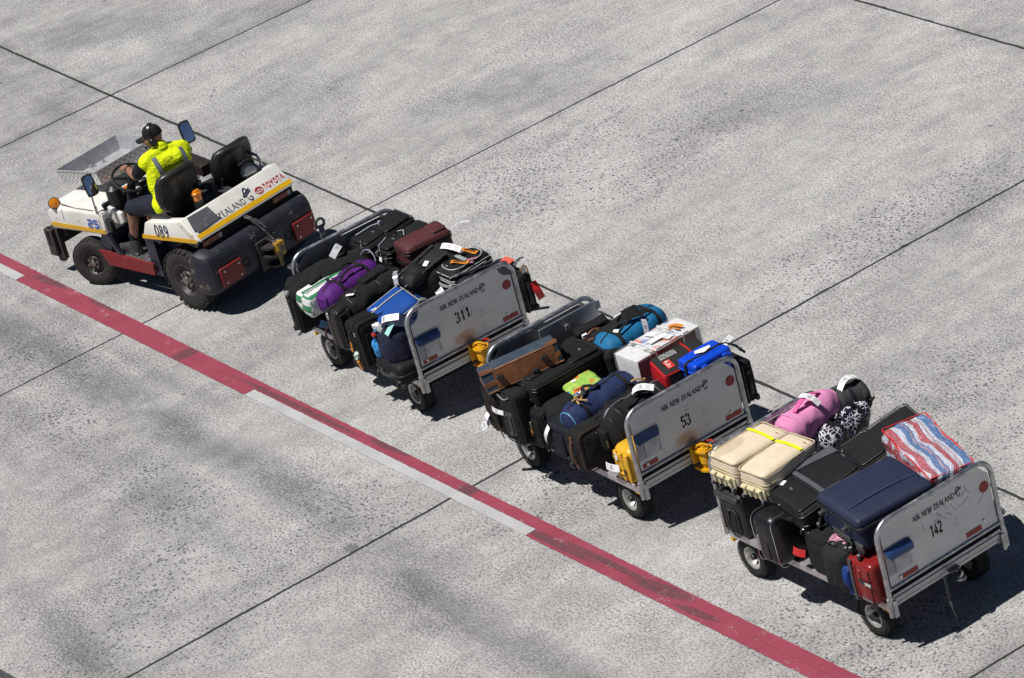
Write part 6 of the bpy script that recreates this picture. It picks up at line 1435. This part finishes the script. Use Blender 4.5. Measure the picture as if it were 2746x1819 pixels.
tagstrip(fu2, (W * .0, -L * .42, T + .02), (.7, -.55, .2), (0, 0, 1), .15, .09, .01, plain('tag_blue', (.12, .22, .38), .35, 0, .5, 30))
bA = suitcase('black_suitcase', 'black suitcase with a curved front pocket lying against the front rail of the first cart', 0, (-2.55, .75, 1.375), (-2.13, .77, 1.375), (-2.59, 1.49, 1.455), .32, blacks[0], seams=(.10, .22), pockets=((.48, .23, .80, .40, .022), (.5, .70, .84, .50, .020)), badge=(.60, .32, .035), handles=('n',), zips=(pipem,))
mb = MB(); mb.tube([L_(bA, .25, .10, .06), L_(bA, .32, .40, .07), L_(bA, .42, .52, .06)], .007, 5); mb.tube([L_(bA, .6, .05, .04), L_(bA, .62, .02, -.02), L_(bA, .6, .0, -.12)], .007, 5); mb.box(L_(bA, .44, .53, .06), (.03, .03, .05)); mb.build('wire_cord', plain('wire_pale', (.40, .45, .50), .4), bA)
mb = MB(); mb.grid([[L_(bA, a, b, .012 if a not in (.02, .98) else .0) for a in (.03, .97)] for b in (.93, .97, .995)]); mb.build('grey_edge', greyt, bA)
bB = suitcase('black_suitcase', 'narrow black suitcase with a hanging white name tag beside the burgundy one', 0, (-2.14, .88, 1.335), (-1.86, .90, 1.335), (-2.14, 1.58, 1.385), .32, blacks[1], seams=(.12, .3), pockets=((.5, .22, .82, .40, .020), (.5, .70, .84, .48, .016)), badge=(.55, .28, .032), handles=('n',))
mb = MB(); mb.tube([L_(bB, .1, .25, .05), L_(bB, .3, .02, .04), L_(bB, .35, -.01, -.08)], .006, 5); mb.tube([L_(bB, .2, .48, .05), L_(bB, .5, .53, .07), L_(bB, .8, .45, .05)], .006, 5); mb.build('wire_cord', plain('wire_pale', (.40, .45, .50), .4), bB)
tagstrip(bB, L_(bB, .35, -.03, -.10), (0, -.25, -1), (0, -1, .2), .18, .055, .004)
mb = MB(); mb.box(L_(bB, .12, -.03, -.07), (.05, .03, .05)); mb.box(L_(bB, .75, -.03, -.12), (.05, .03, .05)); mb.build('buckles', silver, bB)
bu = suitcase('burgundy_suitcase', 'burgundy soft suitcase lying beside the black rucksack on the first cart', 0, (-1.92, 1.01, 1.415), (-1.54, .985, 1.415), (-1.90, 1.64, 1.425), .38, fabric('burgundy_cloth', (.080, .020, .024), .6, .25, 380, .4, .35), seams=(.14, .24), pipe=plain('piping_burgundy', (.030, .010, .012), .5), bulge=.03, amp=.014, handles=('n',), pockets=((.52, .80, .7, .30, .012),))
tagstrip(bu, L_(bu, .95, 1.0, -.02), (.55, .75, .25), (-.3, 0, 1), .26, .075, .03)
# black rucksack resting on the cases
rkb = softbag('black_rucksack', 'large black rucksack with a reflective grey patch leaning on the burgundy case', 0, (-1.35, .58, 1.24), (-.93, .60, 1.16), (-1.46, 1.36, 1.50), .40, fabric('rucksack_black', (.0135, .0138, .0150), .7, .3, 260, .6), 'rucksack', .13, .022, .05, 5, 41, 11)
W, L, T = rkb['w'], rkb['l'], rkb['t']
mb = MB(); mb.rbox((.30, .34, .12), .06, 6, (0, 0, .03), .02, 6, 5, Matrix.Translation((.02, -.20, T + .015)) @ Matrix.Rotation(R(8), 4, 'Z')); mb.build('front_pocket', blacks[2], rkb, 70)
mb = MB(); mb.sweep([(-.17, -L / 2 + .05 + .20 * k / 8, T + .02 - .13 * (1 - math.sin(PI * (k + 3) / 14))) for k in range(9)], .09, .008, (-.7, -.2, .8)); mb.build('reflective_patch', plain('patch_grey', (.32, .34, .36), .35), rkb)
mb = MB()
for q in (-.13, .13): mb.sweep([(q, -L / 2 + .02, .10), (q * 1.1, -L / 2 - .02, T * .8), (q, -.25, T + .06), (q * .9, 0, T + .065), (q, .25, T + .05)], .035, .008, [(0, -1, 0), (0, -.8, .6), (0, 0, 1), (0, 0, 1), (0, 0, 1)])
mb.sweep([(.10, -L / 2 - .01, .15), (.16, -L / 2 - .06, .02), (.19, -L / 2 - .08, -.14)], .03, .007, (0, -1, 0)); mb.build('straps', pipem, rkb)
tagstrip(rkb, (-.02, .30, T + .05), (.9, .35, -.05), (0, -.3, 1), .28, .075, .04)
mb = MB(); mb.box((.05, .0, T + .07), (.06, .08, .004), Matrix.Rotation(R(25), 4, 'Z')); mb.build('white_sticker', whitelabel, rkb)
mb = MB(); mb.box((-.03, -.30, T + .085), (.014, .05, .01)); mb.box((.10, -.36, T + .06), (.014, .05, .01)); mb.build('zip_pulls', silver, rkb)
greypipe = plain('piping_grey', (.32, .34, .34), .35)
ot = suitcase('black_suitcase', 'black suitcase with pale grey piping and orange tags behind the gate numbered 311', 0, (-1.04, 1.02, 1.30), (-.655, 1.045, 1.285), (-1.13, 1.63, 1.335), .30, blacks[2], r=.08, seams=(.10, .32, .42), pipe=greypipe, handles=('n',), hm=greypipe, badge=(.42, .16, .006), n=7)
W, L, T = ot['w'], ot['l'], ot['t']
mb = MB(); P = [(a, b + .0, T + .012) for a, b, _ in rr_path(W * .82, L * .80, .13, 6)]; mb.tube(P, .009, 6, closed=True); mb.build('pocket_piping', greypipe, ot)
mb = MB(); mb.sweep([(-W * .40 + W * .62 * k / 10, .02 - .10 * math.sin(PI * k / 10) * .3 - .02 * k / 10, T + .018 + .025 * math.sin(PI * k / 10)) for k in range(11)], .055, .01, (0, 0, 1)); mb.build('grip', plain('grip_pale', (.30, .32, .31), .5), ot)
orm = plain('tag_orange', (.62, .22, .02), .5, 0, .2, 40)
for p, a in ((L_(ot, .42, .74, .03), 12), (L_(ot, .70, .36, .04), 28)):
    mb = MB(); mb.M = Matrix.Translation(p) @ Matrix.Rotation(R(a), 4, 'Z'); mb.grid([[(-.12 + .24 * k / 6, -.03, .008 * math.sin(k)), (-.12 + .24 * k / 6, .03, .008 * math.sin(k + 1))] for k in range(7)]); tg = mb.build('luggage_tag', orm, ot)
    mb = MB(); mb.M = Matrix.Translation(p + V((0, 0, .012))) @ Matrix.Rotation(R(a), 4, 'Z')
    for k in range(7): mb.box((-.07 + .024 * k, 0, 0), (.014, .026, .002))
    mb.build('tag_print', black_ink, tg)
mb = MB(); mb.sweep([L_(ot, .80, .50, .03), L_(ot, .98, .66, .03)], .028, .004, (0, 0, 1)); mb.sweep([L_(ot, .82, .36, .03), L_(ot, 1.05, .52, .02)], .018, .004, (0, 0, 1)); mb.build('striped_ribbon', stripes_r if 0 else plain('ribbon_pink', (.55, .22, .30), .5, 0, .9, 90), ot)
tagstrip(ot, L_(ot, .10, -.06, -.24), (.8, -.3, -.1), (0, -.5, 1), .20, .10, .03, name='luggage_tag')
rdf = softbag('navy_holdall', 'dark navy holdall with a red tag slumped over the far corner of the first cart', 0, (-.70, 1.08, 1.24), (-.20, 1.02, 1.20), (-.66, 1.76, 1.26), .42, fabric('ink_navy', (.011, .013, .019), .75, .3, 260, .6), 'holdall', .12, .03, .03, 5, 47, 10)
W, L, T = rdf['w'], rdf['l'], rdf['t']
mb = MB(); mb.box((.02, .26, T + .06), (.16, .12, .006), Matrix.Rotation(R(15), 4, 'Z') @ Matrix.Rotation(R(8), 4, 'X')); mb.build('luggage_tag', plain('tag_coral', (.62, .10, .07), .45, 0, .12, 40), rdf)
tagstrip(rdf, (.12, .30, T + .02), (.45, .6, .6), (-.6, .3, .6), .17, .06, .02)
mb = MB(); mb.sweep([(-.20, -.30, T + .03), (-.10, -.05, T + .06), (.02, .2, T + .07), (.10, .35, T + .03)], .045, .008, (0, 0, 1)); mb.tube([(-.26, -.36 + .1 * k / 3, T + .02) for k in range(4)], .008, 5); mb.build('strap', pipem, rdf)
mb = MB(); mb.tube([(-.22, -.40 + .5 * k / 8, T + .022 + .01 * math.sin(k)) for k in range(9)], .007, 5); mb.build('piping', greypipe, rdf)
mb = MB(); mb.sweep(arc((.22, .36, T - .06), (.6, .3, 0), (0, .3, 1), .08, 0, 180, 8), .03, .008, (0, 1, 0)); mb.build('leather_handle', plain('handle_tan', (.22, .10, .03), .5), rdf)
rs = suitcase('black_suitcase', 'black case with a red tag hanging over the far edge beyond the gate numbered 311', 0, (-.58, 1.58, .66), (-.10, 1.58, .66), (-.58, 1.58, 1.16), .20, blacks[1], r=.06, seams=(.3,), handles=('e',), amp=.006)
tagstrip(rs, (rs['w'] / 2 + .012, .12, .02), (.2, -1, -.2), (1, 0, .3), .24, .09, .03, plain('tag_red', (.50, .02, .02), .4, 0, .1))
tagstrip(rs, (rs['w'] / 2 - .02, .26, .08), (.5, 1, .2), (1, 0, .3), .13, .05, .02)
def greenstripe():
    t = NT('green_white_stripe'); o = t.coord(); x, y, z = t.sep(o)
    w = t.math('ADD', t.math('MULTIPLY', x, 1 / (.34 * S)), .5)
    w = t.math('ADD', w, t.math('MULTIPLY', t.math('SUBTRACT', z, .26 * S), -1.6))
    s1 = t.math('GREATER_THAN', t.math('FRACT', t.math('MULTIPLY', w, 2.05)), .62)
    chk = t.math('FRACT', t.math('MULTIPLY', t.math('ADD', t.math('FLOOR', t.math('MULTIPLY', x, 1 / (.16 * S))), t.math('FLOOR', t.math('MULTIPLY', z, 1 / (.085 * S)))), .5))
    endm = t.math('LESS_THAN', y, -.455 * S)
    f = t.math('ADD', t.math('MULTIPLY', endm, t.math('GREATER_THAN', chk, .25)), t.math('MULTIPLY', t.math('SUBTRACT', 1., endm), s1))
    col = t.mix(f, (.70, .70, .70), (.035, .19, .085)); col = t.mix(t.math('MULTIPLY', t.mr(t.noise(o, 12, 4), .45, .7), .15), col, (.45, .46, .45))
    t.bump(t.noise(o, 12, 5, .6, .8), .6, .02)
    return t.out(col, .5, 0, .3)
gw = softbag('striped_bag', 'white and green striped laundry bag lying beside the purple holdall', 0, (-2.26, -.25, 1.24), (-1.93, -.24, 1.215), (-2.46, .72, 1.27), .28, greenstripe(), 'laundry bag', .05, .018, .02, 6, 51, 12)
W, L, T = gw['w'], gw['l'], gw['t']
mb = MB(); mb.sweep([(-W / 2 - .02, .03, .1), (-W / 2 + .02, -.05, T + .0), (0, -.10, T + .03), (W / 2 - .0, -.12, T - .0)], .04, .006, [(-1, 0, .2), (-.4, 0, 1), (0, 0, 1), (.6, 0, 1)]); mb.sweep([(-W / 2 - .01, .22, .1), (-W / 2 + .04, .18, T + .01), (.06, .14, T + .03), (W / 2, .12, T - .0)], .05, .006, [(-1, 0, .2), (-.4, 0, 1), (0, 0, 1), (.6, 0, 1)]); mb.build('strap', fabric('web_navy', (.014, .020, .05), .8), gw)
mb = MB(); mb.sweep([(.02, -L / 2 + .05 + (L * .8) * k / 12, T + .022) for k in range(13)], .016, .004, (0, 0, 1)); mb.build('zip', plain('zip_pale', (.40, .42, .46), .5), gw)
purp = fabric('purple_nylon', (.090, .0145, .165), .6, .15, 280, .45)
pd = duffel('purple_holdall', 'bright purple holdall with black straps beside the white and green bag', 0, (-1.86, -.12, 1.09), (-2.06, .78, 1.13), .40, .38, purp, amp=.016, straps=(-.22, .24), strap=fabric('web_black', (.012, .012, .013), .8), seed=53, sq=2.3)
W, L, T = pd['w'], pd['l'], pd['t']
mb = MB(); mb.rbox((.20, .05, .16), .03, 4, amp=.01, M=Matrix.Translation((.0, -L / 2 + .02, T * .6))); mb.build('pocket', purp, pd, 60)
mb = MB(); mb.sweep([(.05, -L / 2 - .02, T * .5), (.10, -L / 2 - .03, T * .1), (.17, -L / 2 - .03, -.10)], .034, .006, (0, -1, 0)); mb.build('loose_strap', pipem, pd)
mb = MB(); mb.box((-.11, -L / 2 + .01, T * .72), (.03, .012, .07), Matrix.Rotation(R(20), 4, 'Y')); mb.build('luggage_tag', whitelabel, pd)
mb = MB(); mb.box((.10, .02, T - .02), (.06, .10, .003), Matrix.Rotation(R(35), 4, 'Y')); mb.build('dark_label', plain('label_plum', (.05, .01, .03), .5), pd)
mb = MB(); mb.tube(arc((-.02, L / 2 - .06, T * .80), (1, 0, 0), (0, .3, 1), .14, 10, 170, 12), .008, 5); mb.build('piping', plain('piping_lilac', (.30, .26, .40), .5), pd)
bd2 = duffel('black_holdall', 'black holdall with silver zip pulls lying between the purple holdall and the blue suitcase', 0, (-1.52, -.02, 1.06), (-1.62, .88, 1.10), .40, .36, blacks[3], amp=.03, straps=(-.26, .26), seed=57, handles=False, ribs=(-.84, .1))
W, L, T = bd2['w'], bd2['l'], bd2['t']
mb = MB(); mb.rbox((.16, .40, .09), .03, 5, amp=.014, freq=7, seed=2, M=Matrix.Translation((-.05, .10, T + .0))); mb.build('pocket', blacks[1], bd2, 60); mb = MB(); mb.rbox((.26, .06, .20), .03, 5, amp=.012, M=Matrix.Translation((0, -L / 2 - .0, T * .45))); mb.build('pocket', blacks[1], bd2, 60)
mb = MB(); mb.box((-.06, -L / 2 - .035, T * .6), (.014, .014, .10), Matrix.Rotation(R(-30), 4, 'Y')); mb.box((.05, -.25, T + .01), (.05, .014, .014)); mb.build('zip_pulls', silver, bd2)
mb = MB(); mb.box((.04, -.33, T + .004), (.10, .045, .003), Matrix.Rotation(R(40), 4, 'Z')); mb.build('luggage_tag', whitelabel, bd2)
mb = MB(); mb.tube(arc((.0, -L / 2 - .06, T * .25), (1, 0, -.2), (0, -.5, .9), .11, -160, 150, 14), .012, 6); mb.build('grey_cord', plain('cord_grey', (.20, .21, .21), .6), bd2)
bl = suitcase('blue_suitcase', 'royal blue suitcase with pale grey piping tilted towards the near side', 0, (-1.215, .07, 1.125), (-.715, .06, 1.065), (-1.18, .58, 1.255), .22, fabric('royal_blue', (.0055, .058, .285), .65, .12, 420, .2), r=.06, seams=(.14, .62), pipe=greypipe, handles=('n',), hm=plain('grip_white', (.5, .5, .5), .5), bulge=.02, amp=.004)
W, L, T = bl['w'], bl['l'], bl['t']
mb = MB(); mb.sweep([(.0 - W * .17, -L / 2 + L * k / 12, T + .006 + .02 * (1 - (2 * k / 12 - 1) ** 2)) for k in range(13)], .020, .006, (0, 0, 1)); mb.build('zip', plain('zip_grey2', (.33, .33, .32), .5), bl)
mb = MB(); mb.box((-.12, -.17, T + .016), (.018, .07, .003), Matrix.Rotation(R(-20), 4, 'Z')); mb.build('badge', whitelabel, bl)
tagstrip(bl, (-W * .42, L / 2 - .02, T + .01), (-.5, .4, .2), (0, 0, 1), .20, .06, .04, plain('tag_clear', (.30, .32, .36), .2, 0, .6, 40))
np_ = softbag('navy_rucksack', 'navy rucksack with a bright blue net and a turquoise tag', 0, (-.66, -.16, .74), (-.17, -.16, .74), (-.60, -.16, 1.22), .44, fabric('rucksack_navy', (.0125, .0155, .036), .75, .3, 260, .6), 'rucksack', .13, .026, .04, 5, 61, 11)
W, L, T = np_['w'], np_['l'], np_['t']
mb = MB(); mb.rbox((.16, .22, .06), .05, 6, (0, 0, .01), .035, 9, 3, Matrix.Translation((-.15, -.06, T + .012)) @ Matrix.Rotation(R(-15), 4, 'Z')); mb.tube([(-.14, .05, T + .03), (-.13, .18, T + .02), (-.06, .24, T + .0)], .010, 5); mb.build('blue_net', fabric('net_blue', (.035, .22, .52), .6, .6, 40, .9), np_, 70)
mb = MB(); mb.rbox((.17, .12, .06), .03, 5, amp=.04, freq=9, M=Matrix.Translation((-.10, .22, T - .03)) @ Matrix.Rotation(R(15), 4, 'Z')); mb.build('crumpled_paper', plain('paper_white', (.70, .70, .72), .6), np_, 70)
tagstrip(np_, (.0, .28, T - .06), (.75, .4, -.35), (-.3, .5, .8), .30, .085, .09)
mb = MB(); mb.box((.16, .28, T - .06), (.075, .17, .004), Matrix.Rotation(R(-12), 4, 'Z') @ Matrix.Rotation(R(-40), 4, 'X')); mb.build('turquoise_tag', plain('tag_turquoise', (.32, .62, .58), .4, 0, .1), np_)
mb = MB(); mb.box((-.13, .15, T + .02), (.06, .05, .04), Matrix.Rotation(R(30), 4, 'Z'), bev=.01); mb.build('red_ribbon', plain('tag_red', (.50, .02, .02), .4), np_)
bc = suitcase('black_suitcase', 'flat black case on the deck under the navy rucksack', 0, (-.70, -.20, .82), (-.10, -.21, .82), (-.69, .40, .83), .27, blacks[2], r=.07, seams=(.45,), handles=('n',), wheels=('n',), hm=plain('grip_dull', (.045, .045, .047), .5))
up_ = suitcase('black_suitcase', 'black suitcase with orange and white ribbons standing on edge below the blue suitcase', 0, (-.88, -.20, .555), (-.88, .36, .555), (-.91, -.20, 1.13), .36, blacks[0], r=.07, seams=(.05, .35), handles=(), bulge=.012, pockets=((.5, .42, .74, .66, .012),))
W, L, T = up_['w'], up_['l'], up_['t']
mb = MB(); loop_handle(mb, (-W / 2 - .006, .10, T * .5), .20, (0, 1, 0), (-1, 0, 0), .04); mb.build('handle', pipem, up_)
mb = MB(); mb.box((-W / 2 - .03, -.02, T * .35), (.012, .14, .03), Matrix.Rotation(R(10), 4, 'X')); mb.box((-W / 2 - .035, -.24, T * .60), (.02, .12, .05), Matrix.Rotation(R(12), 4, 'Z')); mb.build('orange_tag', orm, up_)
mb = MB(); mb.rbox((.06, .09, .08), .02, 4, amp=.03, freq=12, M=Matrix.Translation((-W / 2 - .03, -.14, T * .50))); mb.build('white_ribbon', plain('ribbon_mint', (.50, .62, .56), .5, 0, .2), up_)
mb = MB(); mb.box((-W / 2 - .008, .16, T * .72), (.016, .05, .035), bev=.004); mb.build('lock', silver, up_)
ri = suitcase('black_suitcase', 'ribbed black hard case standing on edge below the purple holdall', 0, (-1.40, -.19, .62), (-1.40, .34, .62), (-1.43, -.19, 1.15), .32, plain('ribbed_black', (.0135, .0130, .0125), .45, 0, .2, 14), r=.08, seams=(.06, .55), handles=(), bulge=.01, amp=.002)
W, L, T = ri['w'], ri['l'], ri['t']
mb = MB()
for k in range(6): mb.rbox((W * .86, .05, .02), .009, 3, M=Matrix.Translation((0, -L * .36 + L * .72 * k / 5, T + .006)))
mb.build('ribs', plain('ribbed_black', (.0135, .0130, .0125), .45), ri, 50)
mb = MB(); mb.tube(arc((-W / 2 - .01, -.02, T * .45), (-1, 0, 0), (0, 1, 0), .10, -70, 70, 10), .012, 6); mb.build('handle', plain('handle_maroon', (.05, .012, .014), .5), ri)
mb = MB(); mb.ell((-W / 2 - .012, .19, T * .4), (.014, .045, .03)); mb.build('lock', silver, ri)
nb = softbag('blue_cushion', 'small rolled blue bag with grey bands tucked under the black rucksack', 0, (-1.05, .50, 1.12), (-.72, .50, 1.10), (-1.03, .72, 1.14), .18, fabric('cushion_blue', (.006, .035, .13), .5, .2, 400, .2), 'bag', .085, .01, .01, 6, 63, 7)
mb = MB()
for q in (.07, .11): mb.tube([(q, nb['l'] / 2 * 1.12 * math.cos(2 * PI * k / 16), nb['t'] / 2 + nb['t'] / 2 * 1.14 * math.sin(2 * PI * k / 16)) for k in range(16)], .012, 6, closed=True)
mb.build('bands', greypipe, nb)
